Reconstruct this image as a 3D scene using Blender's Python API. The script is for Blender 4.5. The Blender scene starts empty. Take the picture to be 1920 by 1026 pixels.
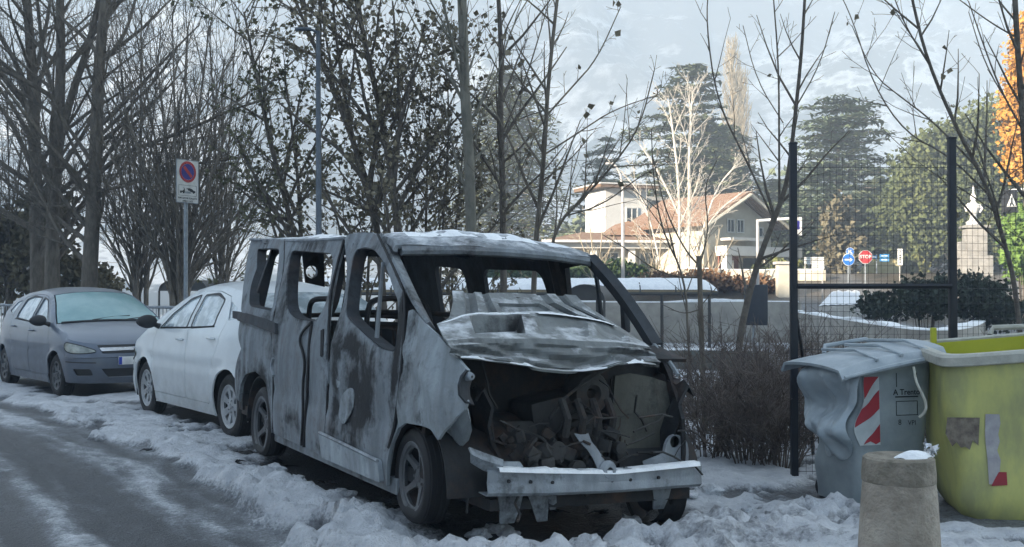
import bpy, bmesh, math, random
import numpy as np
from mathutils import Vector, Matrix, geometry, noise as mnoise
R = math.radians
SC = bpy.context.scene
COL = SC.collection
rnd = random.Random(7)

# ------------------------------------------------------------------ camera constants
CAM_H, FOC, HOR = 1.40, 2000.0, 548.0           # height (m), focal length and horizon row of the 1920 x 1026 photograph

def at(px, py, Y):
    """world point at distance Y seen at photo pixel px, py"""
    return Vector(((px-960)/FOC*Y, Y, CAM_H-(py-HOR)/FOC*Y))

# ------------------------------------------------------------------ objects
def link(o, parent=None):
    COL.objects.link(o)
    if parent is not None:
        o.parent = parent
    return o

def tag(o, label=None, cat=None, group=None, kind=None):
    if label: o['label'] = label
    if cat: o['category'] = cat
    if group: o['group'] = group
    if kind: o['kind'] = kind
    return o

def empty(name, loc=(0, 0, 0), rot=(0, 0, 0), label=None, cat=None, group=None):
    o = bpy.data.objects.new(name, None)
    o.empty_display_size = .2
    o.location = loc; o.rotation_euler = rot
    link(o)
    return tag(o, label, cat, group)

class Geo:
    """collects shapes, then links them as ONE mesh object"""
    def __init__(self):
        self.v = []; self.f = []; self.m = []; self.attr = {}
    def add(self, verts, faces, mi=0):
        b = len(self.v)
        self.v.extend([tuple(p) for p in verts])
        for f in faces:
            self.f.append(tuple(i+b for i in f)); self.m.append(mi)
        return b
    def box(self, c, s, rot=None, mi=0, bev=0.0):
        x, y, z = s[0]/2, s[1]/2, s[2]/2
        if bev <= 0:
            vs = [Vector((i*x, j*y, k*z)) for i in (-1, 1) for j in (-1, 1) for k in (-1, 1)]
            fs = [(0, 1, 3, 2), (4, 6, 7, 5), (0, 4, 5, 1), (2, 3, 7, 6), (0, 2, 6, 4), (1, 5, 7, 3)]
        else:
            bm = bmesh.new()
            bmesh.ops.create_cube(bm, size=1)
            bmesh.ops.scale(bm, vec=s, verts=bm.verts)
            bmesh.ops.bevel(bm, geom=bm.edges[:], offset=bev, segments=2, affect='EDGES', profile=.6)
            bm.verts.index_update()
            vs = [v.co.copy() for v in bm.verts]; fs = [tuple(v.index for v in f.verts) for f in bm.faces]
            bm.free()
        if rot is not None:
            vs = [rot @ v for v in vs]
        c = Vector(c)
        return self.add([c+v for v in vs], fs, mi)
    def tube(self, path, rad, n=6, mi=0, cap=True):
        P = [Vector(p) for p in path]
        if len(P) < 2: return
        if not hasattr(rad, '__len__'): rad = [rad]*len(P)
        t0 = (P[1]-P[0]).normalized()
        up = Vector((0, 0, 1)) if abs(t0.z) < .9 else Vector((1, 0, 0))
        a = t0.cross(up).normalized()
        vs = []
        cs = [(math.cos(2*math.pi*i/n), math.sin(2*math.pi*i/n)) for i in range(n)]
        for k, p in enumerate(P):
            t = (P[min(k+1, len(P)-1)]-P[max(k-1, 0)])
            if t.length < 1e-9: t = t0.copy()
            t.normalize()
            a = (a-t*a.dot(t))
            if a.length < 1e-6: a = t.orthogonal()
            a.normalize()
            b = t.cross(a)
            r = rad[k]
            for c, s in cs:
                vs.append(p+a*(c*r)+b*(s*r))
        fs = []
        for k in range(len(P)-1):
            for i in range(n):
                j = (i+1) % n
                fs.append((k*n+i, k*n+j, (k+1)*n+j, (k+1)*n+i))
        if cap:
            fs.append(tuple(range(n-1, -1, -1)))
            fs.append(tuple((len(P)-1)*n+i for i in range(n)))
        self.add(vs, fs, mi)
    def lathe(self, prof, n=32, axis='z', c=(0, 0, 0), mi=0, close=False, wob=None):
        """prof: list of (r, h)"""
        vs = []
        c = Vector(c)
        for (r, h) in prof:
            for i in range(n):
                a = 2*math.pi*i/n
                rr = r*(1+(wob(a, h) if wob else 0))
                u, w = rr*math.cos(a), rr*math.sin(a)
                p = Vector((u, w, h)) if axis == 'z' else (Vector((u, h, w)) if axis == 'y' else Vector((h, u, w)))
                vs.append(c+p)
        fs = []
        for k in range(len(prof)-1):
            for i in range(n):
                j = (i+1) % n
                q = (k*n+i, k*n+j, (k+1)*n+j, (k+1)*n+i)
                fs.append(q if axis != 'y' else q[::-1])
        if close:
            fs.append(tuple(range(n-1, -1, -1)) if axis != 'y' else tuple(range(n)))
            fs.append(tuple((len(prof)-1)*n+i for i in range(n)))
        self.add(vs, fs, mi)
    def prism(self, poly, d, f, mi=0, capf=True):
        """poly 2-D, extruded from 0 to d; f(u, v, w) -> 3-D"""
        n = len(poly)
        vs = [f(u, v, 0) for u, v in poly]+[f(u, v, d) for u, v in poly]
        fs = [(i, (i+1) % n, n+(i+1) % n, n+i) for i in range(n)]
        if capf:
            fs += [tuple(range(n-1, -1, -1)), tuple(range(n, 2*n))]
        self.add(vs, fs, mi)
    def sheet(self, rows, mi=0, thick=0.0, close=False):
        """rows: equal-length lists of points"""
        m = len(rows[0]); vs = [Vector(p) for r in rows for p in r]
        fs = []
        for i in range(len(rows)-1):
            for j in range(m-1 if not close else m):
                k = (j+1) % m
                fs.append((i*m+j, i*m+k, (i+1)*m+k, (i+1)*m+j))
        if thick: self.shell(vs, fs, thick, mi)
        else: self.add(vs, fs, mi)
    def shell(self, vs, fs, t, mi=0):
        """thickness t to the back of the faces, rim with its own vertices"""
        vs = [Vector(v) for v in vs]
        nrm = [Vector() for _ in vs]
        for f in fs:
            a, b, c = vs[f[0]], vs[f[1]], vs[f[2]]
            nn = (b-a).cross(c-a)
            for i in f: nrm[i] += nn
        back = [v-(n.normalized() if n.length > 0 else n)*t for v, n in zip(vs, nrm)]
        n = len(vs)
        self.add(vs, fs, mi)
        self.add(back, [f[::-1] for f in fs], mi)
        ed = {}
        for f in fs:
            for i in range(len(f)):
                a, b = f[i], f[(i+1) % len(f)]
                if (b, a) in ed: del ed[(b, a)]
                else: ed[(a, b)] = 1
        rv, rf = [], []
        for (a, b) in ed:
            k = len(rv)
            rv += [vs[b], vs[a], back[a], back[b]]; rf.append((k, k+1, k+2, k+3))
        self.add(rv, rf, mi)
    def build(self, name, mat, parent=None, smooth=35, attr=None, recalc=False):
        me = bpy.data.meshes.new(name)
        me.from_pydata(self.v, [], self.f)
        mats = mat if isinstance(mat, (list, tuple)) else [mat]
        for m in mats: me.materials.append(m)
        if len(mats) > 1:
            me.polygons.foreach_set('material_index', self.m)
        if smooth:
            me.polygons.foreach_set('use_smooth', [True]*len(me.polygons))
            if smooth < 180: me.set_sharp_from_angle(angle=R(smooth))
        if recalc:
            bm = bmesh.new(); bm.from_mesh(me)
            bmesh.ops.recalc_face_normals(bm, faces=bm.faces[:]); bm.to_mesh(me); bm.free()
        if attr:
            for k, fn in attr.items():
                a = me.attributes.new(k, 'FLOAT', 'POINT')
                a.data.foreach_set('value', [float(fn(Vector(p))) for p in self.v])
        me.update()
        return link(bpy.data.objects.new(name, me), parent)

def inside(p, poly):
    x, y = p; c = False; n = len(poly); j = n-1
    for i in range(n):
        xi, yi = poly[i]; xj, yj = poly[j]
        if (yi > y) != (yj > y) and x < (xj-xi)*(y-yi)/(yj-yi)+xi: c = not c
        j = i
    return c

def smooth_poly(poly, it=2):
    """Chaikin corner cutting, keeps the shape and rounds the corners"""
    for _ in range(it):
        q = []
        n = len(poly)
        for i in range(n):
            a, b = poly[i], poly[(i+1) % n]
            q.append((a[0]*.75+b[0]*.25, a[1]*.75+b[1]*.25)); q.append((a[0]*.25+b[0]*.75, a[1]*.25+b[1]*.75))
        poly = q
    return poly

def smooth_line(pts, it=2):
    for _ in range(it):
        q = [pts[0]]
        for a, b in zip(pts[:-1], pts[1:]):
            q.append(tuple(x*.75+y*.25 for x, y in zip(a, b))); q.append(tuple(x*.25+y*.75 for x, y in zip(a, b)))
        q.append(pts[-1]); pts = q
    return pts

def round_poly(poly, r, n=5):
    out = []
    m = len(poly)
    for i in range(m):
        p = Vector(poly[i]); a = Vector(poly[i-1])-p; b = Vector(poly[(i+1) % m])-p
        k = min(r, a.length*.48, b.length*.48)
        p0, p1 = p+a.normalized()*k, p+b.normalized()*k
        for t in range(n+1):
            t /= n
            q = p0*(1-t)**2+p*2*t*(1-t)+p1*t*t
            out.append((q.x, q.y))
    return out

def resample(poly, s):
    out = []
    n = len(poly)
    for i in range(n):
        a, b = poly[i], poly[(i+1) % n]
        d = math.hypot(b[0]-a[0], b[1]-a[1])
        k = max(1, int(math.ceil(d/s)))
        for t in range(k):
            out.append((a[0]+(b[0]-a[0])*t/k, a[1]+(b[1]-a[1])*t/k))
    return out

def cdt(outline, holes=(), s=.05):
    """triangulated 2-D region with holes and inner points -> verts, faces"""
    loops = [resample(outline, s)]+[resample(h, s) for h in holes]
    vs, es = [], []
    for lp in loops:
        b = len(vs); vs += lp
        es += [(b+i, b+(i+1) % len(lp)) for i in range(len(lp))]
    x0 = min(p[0] for p in outline); x1 = max(p[0] for p in outline)
    y0 = min(p[1] for p in outline); y1 = max(p[1] for p in outline)
    nx, ny = int((x1-x0)/s)+1, int((y1-y0)/s)+1
    for i in range(nx+1):
        for j in range(ny+1):
            p = (x0+(i+.5*(j % 2))*s, y0+j*s)
            if inside(p, outline) and not any(inside(p, h) for h in holes):
                vs.append(p)
    r = geometry.delaunay_2d_cdt([Vector(v) for v in vs], es, [], 0, 1e-6)
    V = [(v.x, v.y) for v in r[0]]
    F = []
    for f in r[2]:
        c = (sum(V[i][0] for i in f)/3, sum(V[i][1] for i in f)/3)
        if inside(c, outline) and not any(inside(c, h) for h in holes):
            F.append(tuple(f))
    return V, F

def patch(g, outline, holes, s, fn, thick=0.0, mi=0, flip=False):
    V, F = cdt(outline, holes, s)
    P = [Vector(fn(u, v)) for u, v in V]
    if flip: F = [f[::-1] for f in F]
    if thick: g.shell(P, F, thick, mi)
    else: g.add(P, F, mi)

def interp(x, xs, ys):
    return float(np.interp(x, xs, ys))

# ------------------------------------------------------------------ numpy value noise
def vnoise(x, y, seed=0):
    xi = np.floor(x).astype(np.int64); yi = np.floor(y).astype(np.int64)
    fx = x-xi; fy = y-yi
    fx = fx*fx*(3-2*fx); fy = fy*fy*(3-2*fy)
    def h(a, b):
        n = (a*374761393+b*668265263+seed*1442695041) & 0xffffffff
        n = ((n ^ (n >> 13))*1274126177) & 0xffffffff
        n = n ^ (n >> 16)
        return (n & 0xffff)/65535.0
    return (h(xi, yi)*(1-fx)+h(xi+1, yi)*fx)*(1-fy)+(h(xi, yi+1)*(1-fx)+h(xi+1, yi+1)*fx)*fy

def fbm(x, y, oct=4, seed=0, gain=.5):
    s = np.zeros_like(x, dtype=float); a = 1.0; t = 0
    for o in range(oct):
        s += a*vnoise(x*2**o, y*2**o, seed+o*17); t += a; a *= gain
    return s/t

def sst(a, b, x):
    t = np.clip((x-a)/(b-a), 0, 1)
    return t*t*(3-2*t)

# ------------------------------------------------------------------ materials
def mat(name, col, rough=.6, metal=0.0, var=.15, scale=6.0, bump=0.0, bscale=None, col2=None, spec=.5, coat=0, detail=6, alpha=None, trans=0.0, ior=1.45, stretch=None, contrast=(.35, .65), emit=None):
    m = bpy.data.materials.new(name); m.use_nodes = True
    nt = m.node_tree; b = nt.nodes['Principled BSDF']
    b.inputs['Roughness'].default_value = rough; b.inputs['Metallic'].default_value = metal
    b.inputs['Specular IOR Level'].default_value = spec; b.inputs['IOR'].default_value = ior
    if coat: b.inputs['Coat Weight'].default_value = coat
    if trans: b.inputs['Transmission Weight'].default_value = trans
    tc = nt.nodes.new('ShaderNodeTexCoord')
    src = tc.outputs['Object']
    if stretch:
        mp = nt.nodes.new('ShaderNodeMapping'); mp.inputs['Scale'].default_value = stretch
        nt.links.new(src, mp.inputs['Vector']); src = mp.outputs['Vector']
    no = nt.nodes.new('ShaderNodeTexNoise'); no.inputs['Scale'].default_value = scale; no.inputs['Detail'].default_value = detail
    no.inputs['Roughness'].default_value = .62
    nt.links.new(src, no.inputs['Vector'])
    rp = nt.nodes.new('ShaderNodeValToRGB')
    c2 = col2 if col2 else tuple(min(1, c*(1+var)) for c in col)
    c1 = col if col2 else tuple(c*(1-var) for c in col)
    rp.color_ramp.elements[0].color = (*c1, 1); rp.color_ramp.elements[1].color = (*c2, 1)
    rp.color_ramp.elements[0].position, rp.color_ramp.elements[1].position = contrast
    nt.links.new(no.outputs['Fac'], rp.inputs['Fac']); nt.links.new(rp.outputs['Color'], b.inputs['Base Color'])
    if bump:
        bn = nt.nodes.new('ShaderNodeTexNoise'); bn.inputs['Scale'].default_value = bscale or scale*3; bn.inputs['Detail'].default_value = 5
        nt.links.new(src, bn.inputs['Vector'])
        bp = nt.nodes.new('ShaderNodeBump'); bp.inputs['Strength'].default_value = bump; bp.inputs['Distance'].default_value = .02
        nt.links.new(bn.outputs['Fac'], bp.inputs['Height']); nt.links.new(bp.outputs['Normal'], b.inputs['Normal'])
    return m

def burnt(name, ash, soot=(.012, .013, .015), rust=(.09, .045, .026), bias=0.0, rough=.75, rusty=.5, frost=0.0):
    """burnt steel: ash-grey bare metal, soot where the 'soot' attribute or noise says so, rust blooms"""
    m = bpy.data.materials.new(name); m.use_nodes = True
    nt = m.node_tree; N = nt.nodes; L = nt.links
    b = N['Principled BSDF']; b.inputs['Roughness'].default_value = rough; b.inputs['Specular IOR Level'].default_value = .35
    tc = N.new('ShaderNodeTexCoord')
    def noise(s, d=6, r=.65, st=None):
        n = N.new('ShaderNodeTexNoise'); n.inputs['Scale'].default_value = s; n.inputs['Detail'].default_value = d; n.inputs['Roughness'].default_value = r
        src = tc.outputs['Object']
        if st:
            mp = N.new('ShaderNodeMapping'); mp.inputs['Scale'].default_value = st; L.new(src, mp.inputs['Vector']); src = mp.outputs['Vector']
        L.new(src, n.inputs['Vector']); return n.outputs['Fac']
    def math_(op, a, c=None, clamp=False):
        n = N.new('ShaderNodeMath'); n.operation = op; n.use_clamp = clamp
        for i, v in enumerate((a, c)):
            if v is None: continue
            if isinstance(v, (int, float)): n.inputs[i].default_value = v
            else: L.new(v, n.inputs[i])
        return n.outputs[0]
    def mix(f, a, c):
        n = N.new('ShaderNodeMix'); n.data_type = 'RGBA'
        L.new(f, n.inputs[0])
        for i, v in ((6, a), (7, c)):
            if isinstance(v, tuple): n.inputs[i].default_value = (*v, 1)
            else: L.new(v, n.inputs[i])
        return n.outputs[2]
    at_ = N.new('ShaderNodeAttribute'); at_.attribute_name = 'soot'
    big = noise(1.7, 7, .66); fine = noise(14, 6, .7); streak = noise(5, 5, .6, (1.6, 1.6, .35))
    ashv = mix(math_('MULTIPLY', math_('SUBTRACT', streak, .36), 3.2, True), tuple(c*.72 for c in ash), tuple(min(1, c*1.22) for c in ash))
    ashv = mix(math_('MULTIPLY', math_('SUBTRACT', fine, .52), 4.0, True), ashv, tuple(c*.6 for c in ash))
    rf = math_('MULTIPLY', math_('SUBTRACT', noise(3.3, 7, .72), .50), 7.0*rusty, True)
    c = mix(math_('MULTIPLY', rf, .55), ashv, rust)
    k = math_('ADD', math_('MULTIPLY', math_('SUBTRACT', big, .5), 4.4), math_('MULTIPLY', math_('SUBTRACT', fine, .5), 1.9))
    k = math_('ADD', k, math_('MULTIPLY', math_('SUBTRACT', noise(6, 5, .6, (1.3, 1.3, .3)), .5), 2.6))
    k = math_('ADD', k, math_('ADD', math_('MULTIPLY', at_.outputs['Fac'], 1.7), bias-.36))
    k = math_('MULTIPLY', k, 1.0, True)
    c = mix(k, c, soot)
    if frost:                                    # thin snow caught on the upward-facing sheet
        ge = N.new('ShaderNodeNewGeometry'); sx = N.new('ShaderNodeSeparateXYZ'); L.new(ge.outputs['Normal'], sx.inputs[0])
        f = math_('MULTIPLY', math_('SUBTRACT', math_('ADD', sx.outputs['Z'], math_('MULTIPLY', math_('SUBTRACT', noise(6, 6, .7), .5), 1.6)), 1.15-frost), 3.0, True)
        c = mix(math_('MULTIPLY', f, .85), c, (.62, .64, .67))
    L.new(c, b.inputs['Base Color'])
    bp = N.new('ShaderNodeBump'); bp.inputs['Strength'].default_value = .35; bp.inputs['Distance'].default_value = .012
    L.new(math_('ADD', noise(26, 5, .6), math_('MULTIPLY', big, 1.5)), bp.inputs['Height']); L.new(bp.outputs['Normal'], b.inputs['Normal'])
    return m

def copy_tree(o, parent=None):
    c = o.copy(); COL.objects.link(c)
    if parent is not None: c.parent = parent
    for ch in list(o.children): copy_tree(ch, c)
    return c

FONT_CACHE = {}
def text_geo(g, s, size, fn, mi=0, thick=.002, bold=0.0):
    """lettering as flat mesh, mapped by fn(u, v, w); centred on u"""
    cu = bpy.data.curves.new('t', 'FONT'); cu.body = s; cu.size = size; cu.align_x = 'CENTER'; cu.align_y = 'CENTER'; cu.resolution_u = 3; cu.offset = bold
    o = bpy.data.objects.new('t', cu); COL.objects.link(o)
    dg = bpy.context.evaluated_depsgraph_get(); dg.update()
    me = bpy.data.meshes.new_from_object(o.evaluated_get(dg))
    vs = [Vector(fn(v.co.x, v.co.y, thick)) for v in me.vertices]
    g.add(vs, [tuple(p.vertices) for p in me.polygons], mi)
    bpy.data.objects.remove(o); bpy.data.curves.remove(cu); bpy.data.meshes.remove(me)
# ================================================================== camera, world, sun
cam = bpy.data.cameras.new('camera'); camo = link(bpy.data.objects.new('camera', cam))
cam.sensor_width = 36; cam.lens = FOC/1920*36; cam.clip_start = .1; cam.clip_end = 8000
camo.location = (0, 0, CAM_H); camo.rotation_euler = (R(90)+math.atan((HOR-513)/FOC), 0, 0)
SC.camera = camo

SUN_EL, SUN_S = R(16.7), Vector((-.80, -.60, .30)).normalized()
wd = bpy.data.worlds.new('World'); SC.world = wd; wd.use_nodes = True
bg = wd.node_tree.nodes['Background']; sky = wd.node_tree.nodes.new('ShaderNodeTexSky')
sky.sky_type = 'NISHITA'; sky.sun_disc = False; sky.sun_elevation = SUN_EL
sky.sun_rotation = math.atan2(SUN_S.x, SUN_S.y) % (2*math.pi); sky.air_density = 1.2; sky.dust_density = .5; sky.ozone_density = 2.0
wd.node_tree.links.new(sky.outputs[0], bg.inputs[0]); bg.inputs[1].default_value = .050
sl = bpy.data.lights.new('sun', 'SUN'); sl.energy = 5; sl.angle = R(.5); sl.color = (1, .87, .70)
so = link(bpy.data.objects.new('sun', sl)); so.rotation_euler = (-SUN_S).to_track_quat('-Z', 'Y').to_euler()
so.location = SUN_S*200
SC.view_settings.view_transform = 'Standard'; SC.view_settings.look = 'None'; SC.view_settings.gamma = 1
SC.view_settings.exposure = 2.36
SC.render.engine = 'CYCLES'; SC.cycles.use_denoising = True
SC.cycles.max_bounces = 6; SC.cycles.diffuse_bounces = 3; SC.cycles.transparent_max_bounces = 8; SC.cycles.volume_bounces = 1
SC.cycles.use_adaptive_sampling = True; SC.cycles.adaptive_threshold = .02

# ================================================================== terrain
VAN = dict(loc=(.1423, 6.4695), hd=-1.0798, roll=-.0371)
GREY = dict(loc=(-5.4945, 14.789), hd=-.872)
WHITE = dict(loc=(-3.525, 12.734), hd=2.2008)

def local(X, Y, loc, hd):
    dx, dy = X-loc[0], Y-loc[1]
    return dx*math.cos(hd)+dy*math.sin(hd), -dx*math.sin(hd)+dy*math.cos(hd)

def polydist(X, Y, pts):
    """signed distance to a polyline, positive on its left; and the run along it"""
    best = np.full(X.shape, 1e9); sg = np.ones(X.shape); run = np.zeros(X.shape); acc = 0
    for (ax, ay), (bx, by) in zip(pts[:-1], pts[1:]):
        vx, vy = bx-ax, by-ay; l2 = vx*vx+vy*vy
        t = np.clip(((X-ax)*vx+(Y-ay)*vy)/l2, 0, 1)
        d = np.hypot(X-ax-t*vx, Y-ay-t*vy)
        s = np.sign(vx*(Y-ay)-vy*(X-ax))
        k = d < best
        best = np.where(k, d, best); sg = np.where(k, s, sg); run = np.where(k, acc+t*math.sqrt(l2), run)
        acc += math.sqrt(l2)
    return best*sg, run

EDGE = [(-60, 62), (-22, 30), (-12, 19.6), (-6.75, 13.9), (-4.6, 11.2), (-2.9, 9.0), (-2.08, 7.5), (-1.52, 6.6), (-.70, 5.45), (1.1, 4.0), (4.6, 2.1), (30, -9)]
PLAT = [(-80, 60), (-16, 27), (-7.2, 20.2), (-2.6, 15.0), (1.0, 10.4), (3.2, 9.0), (6.5, 8.7), (30, 7)]

def grow(a, b, s, out, f=1.16):
    mid = list(np.arange(a, b+1e-6, s)); lo = []; hi = []; st = s
    x = a
    while x > -out: st *= f; x -= st; lo.append(x)
    x = b; st = s
    while x < out: st *= f; x += st; hi.append(x)
    return np.array(lo[::-1]+mid+hi)

def terrain(X, Y):
    """height, snow cover, soot, road mask"""
    de, run = polydist(X, Y, EDGE)          # >0 : verge side, <0 : road
    dp, _ = polydist(X, Y, PLAT)            # >0 : behind the plateau
    n1 = fbm(X*1.3, Y*1.3, 4, 1); n2 = fbm(X*5, Y*5, 4, 2); n3 = fbm(X*14, Y*14, 3, 3)
    base = -.42*sst(.2, 5.0, dp)
    dist = np.hypot(X, Y)
    hillr = sst(40, 60, Y+.15*X)*sst(-14, 6, X-.05*Y)*2.9+sst(60, 120, Y)*sst(-20, 30, X)*3.5
    base = base+hillr-6*sst(40, 260, Y-.9*X)*sst(30, -25, X)
    base = base+sst(60, 400, dist)*4*(fbm(X*.01, Y*.01, 3, 9)-.5)
    ej = de+.45*(n1-.5)+.30*(n2-.5)
    road = sst(.07, -.07, ej)
    near = sst(30, 16, dist)
    # verge: lumpy trodden snow
    n4 = fbm(X*9, Y*9, 5, 12, .62)
    lump = np.clip(n2-.40, 0, 1)*.07+np.clip(n4-.42, 0, 1)*.10+.02*(n1-.5)
    berm = np.exp(-((de-.22-.3*(n1-.5))/.26)**2)*np.clip(fbm(X*3.2, Y*3.2, 5, 23, .6)-.42, 0, 1)*.24
    # road: slush with wheel tracks along the run of the road
    st = fbm(run*.55, de*7.5, 4, 5); st2 = fbm(run*.25, de*2.6, 3, 6); cr = fbm(run*3, de*9, 4, 8)
    track = np.exp(-((de+.75)/.22)**2)+.9*np.exp(-((de+1.45)/.16)**2)+np.exp(-((de+2.25)/.28)**2)+.8*np.exp(-((de+3.6)/.3)**2)
    ridge = np.exp(-((de+1.1)/.13)**2)+.8*np.exp(-((de+1.85)/.12)**2)+np.exp(-((de+2.9)/.22)**2)
    slush = np.clip(.30+1.5*(st-.5)+1.4*(st2-.5)+.7*(cr-.5)-.22*track+.2*ridge, 0, 1)
    slush = np.clip(slush+.35*sst(-2.6, -4.5, de), 0, 1)
    slush = np.clip(slush+.55*(fbm(run*5, de*14, 4, 88)-.5)+.10, 0, 1)
    snow_r = slush*.60
    h_r = .030*(st-.5)+.02*(cr-.5)-.018*track+.03*ridge*(st2+.2)
    # bare ground where the cars stood and where the fire burned
    soot = np.zeros_like(X); bare = np.zeros_like(X)
    lx, ly = local(X, Y, VAN['loc'], VAN['hd'])
    q = np.hypot(np.maximum(np.abs(lx+1.55)-2.2, 0), np.maximum(np.abs(ly)-.64, 0))
    q = q+.45*(n1-.5)+.28*(n2-.5)
    bare = np.maximum(bare, sst(.24, .02, q)); soot = np.maximum(soot, sst(.55, .05, q))
    front = sst(1.0, .45, np.hypot((lx-.45)/.62, ly/1.25)+.7*(n2-.5)); soot = np.maximum(soot, front); bare = np.maximum(bare, front*.75)
    pile = sst(.74, .98, lx+.30*(n2-.5))*sst(2.9, 1.9, lx)*sst(2.1, 1.3, np.abs(ly+.2))+.7*sst(.9, .2, np.hypot((X-1.95)/.9, (Y-6.35)/.7))
    side = sst(-.88, -1.06, ly)*sst(1.5, 1.0, lx)*sst(-2.9, -1.7, lx)*sst(-2.3, -1.7, ly+.25*(n1-.5))
    for c, L in ((GREY, 2.49), (WHITE, 2.51)):
        lx, ly = local(X, Y, c['loc'], c['hd'])
        q = np.hypot(np.maximum(np.abs(lx+L/2)-L/2-.25, 0), np.maximum(np.abs(ly)-.62, 0))+.3*(n2-.5)+.2*(n1-.5)
        bare = np.maximum(bare, sst(.22, .0, q))
    for cx, cy, r in ((2.35, 7.15, .55), (2.9, 6.75, .5), (3.6, 6.9, .5)):
        bare = np.maximum(bare, sst(.25, -.1, np.hypot(X-cx, Y-cy)-r+.3*(n2-.5))*.8)
    gaps = sst(.55, .66, fbm(X*2.6, Y*3.4, 5, 31, .62)+.25*(n3-.5))
    snow_v = np.clip((1-.92*bare)*(1-.8*gaps)-.10*(n3-.5), 0, 1)*(.86+.2*(n1-.5))
    # low ground behind: patchy snow between brown plants; the lit hill: mostly grass
    back = sst(-.6, 1.2, dp)
    patch_ = sst(.36, .60, fbm(X*.35, Y*.35, 5, 41)+.3*(n1-.5)+.2*(n2-.5))
    snow_b = np.clip(patch_*.95+.12, 0, 1)
    snow_b = snow_b*(1-.75*sst(2.2, .4, dp))*(1-.72*sst(41, 47, Y+.15*X)*sst(300, 100, dist))
    snow_v = snow_v*(1-back)+snow_b*back
    snow = snow_v*(1-road)+snow_r*road
    snow_v = np.maximum(snow_v, np.clip(pile, 0, 1)*(.90-.7*sst(.46, .64, fbm(X*3.1, Y*3.1, 5, 77))))
    snow_v = np.maximum(snow_v, side*(.90-.75*sst(.46, .62, fbm(X*3.4, Y*3.4, 5, 79, .6))))
    snow = snow_v*(1-road)+snow_r*road
    soot = soot*(1-.85*side)*(1-.9*np.clip(pile, 0, 1))+.55*np.clip(pile, 0, 1)*sst(.52, .66, fbm(X*4.2, Y*4.2, 5, 78, .62))
    hv = np.clip(snow_v, 0, 1)*(.045+side*(.02+.09*n2+.06*np.clip(n4-.40, 0, 1))+np.clip(pile, 0, 1)*(.055+.15*np.clip(n4-.40, 0, 1)+.09*n2)+lump+berm*(1-bare))+.012*(n3-.5)
    h = hv*(1-road)+h_r*road
    return base+h*(near+.6*(1-near)*(1-sst(40, 120, dist))), snow, soot*(1-.25*n2), road, back

gx = grow(-8.4, 6.0, .032, 480); gy = grow(3.6, 12.6, .032, 480); gy = gy[gy > -116]
GX, GY = np.meshgrid(gx, gy)
GZ, GS, GSOOT, GROAD, GBACK = terrain(GX, GY)
far_mask = GY > 420
GZ = np.where(far_mask, -14, GZ)
def ground_z(x, y):
    return float(terrain(np.array([[x]], float), np.array([[y]], float))[0][0, 0])

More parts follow.
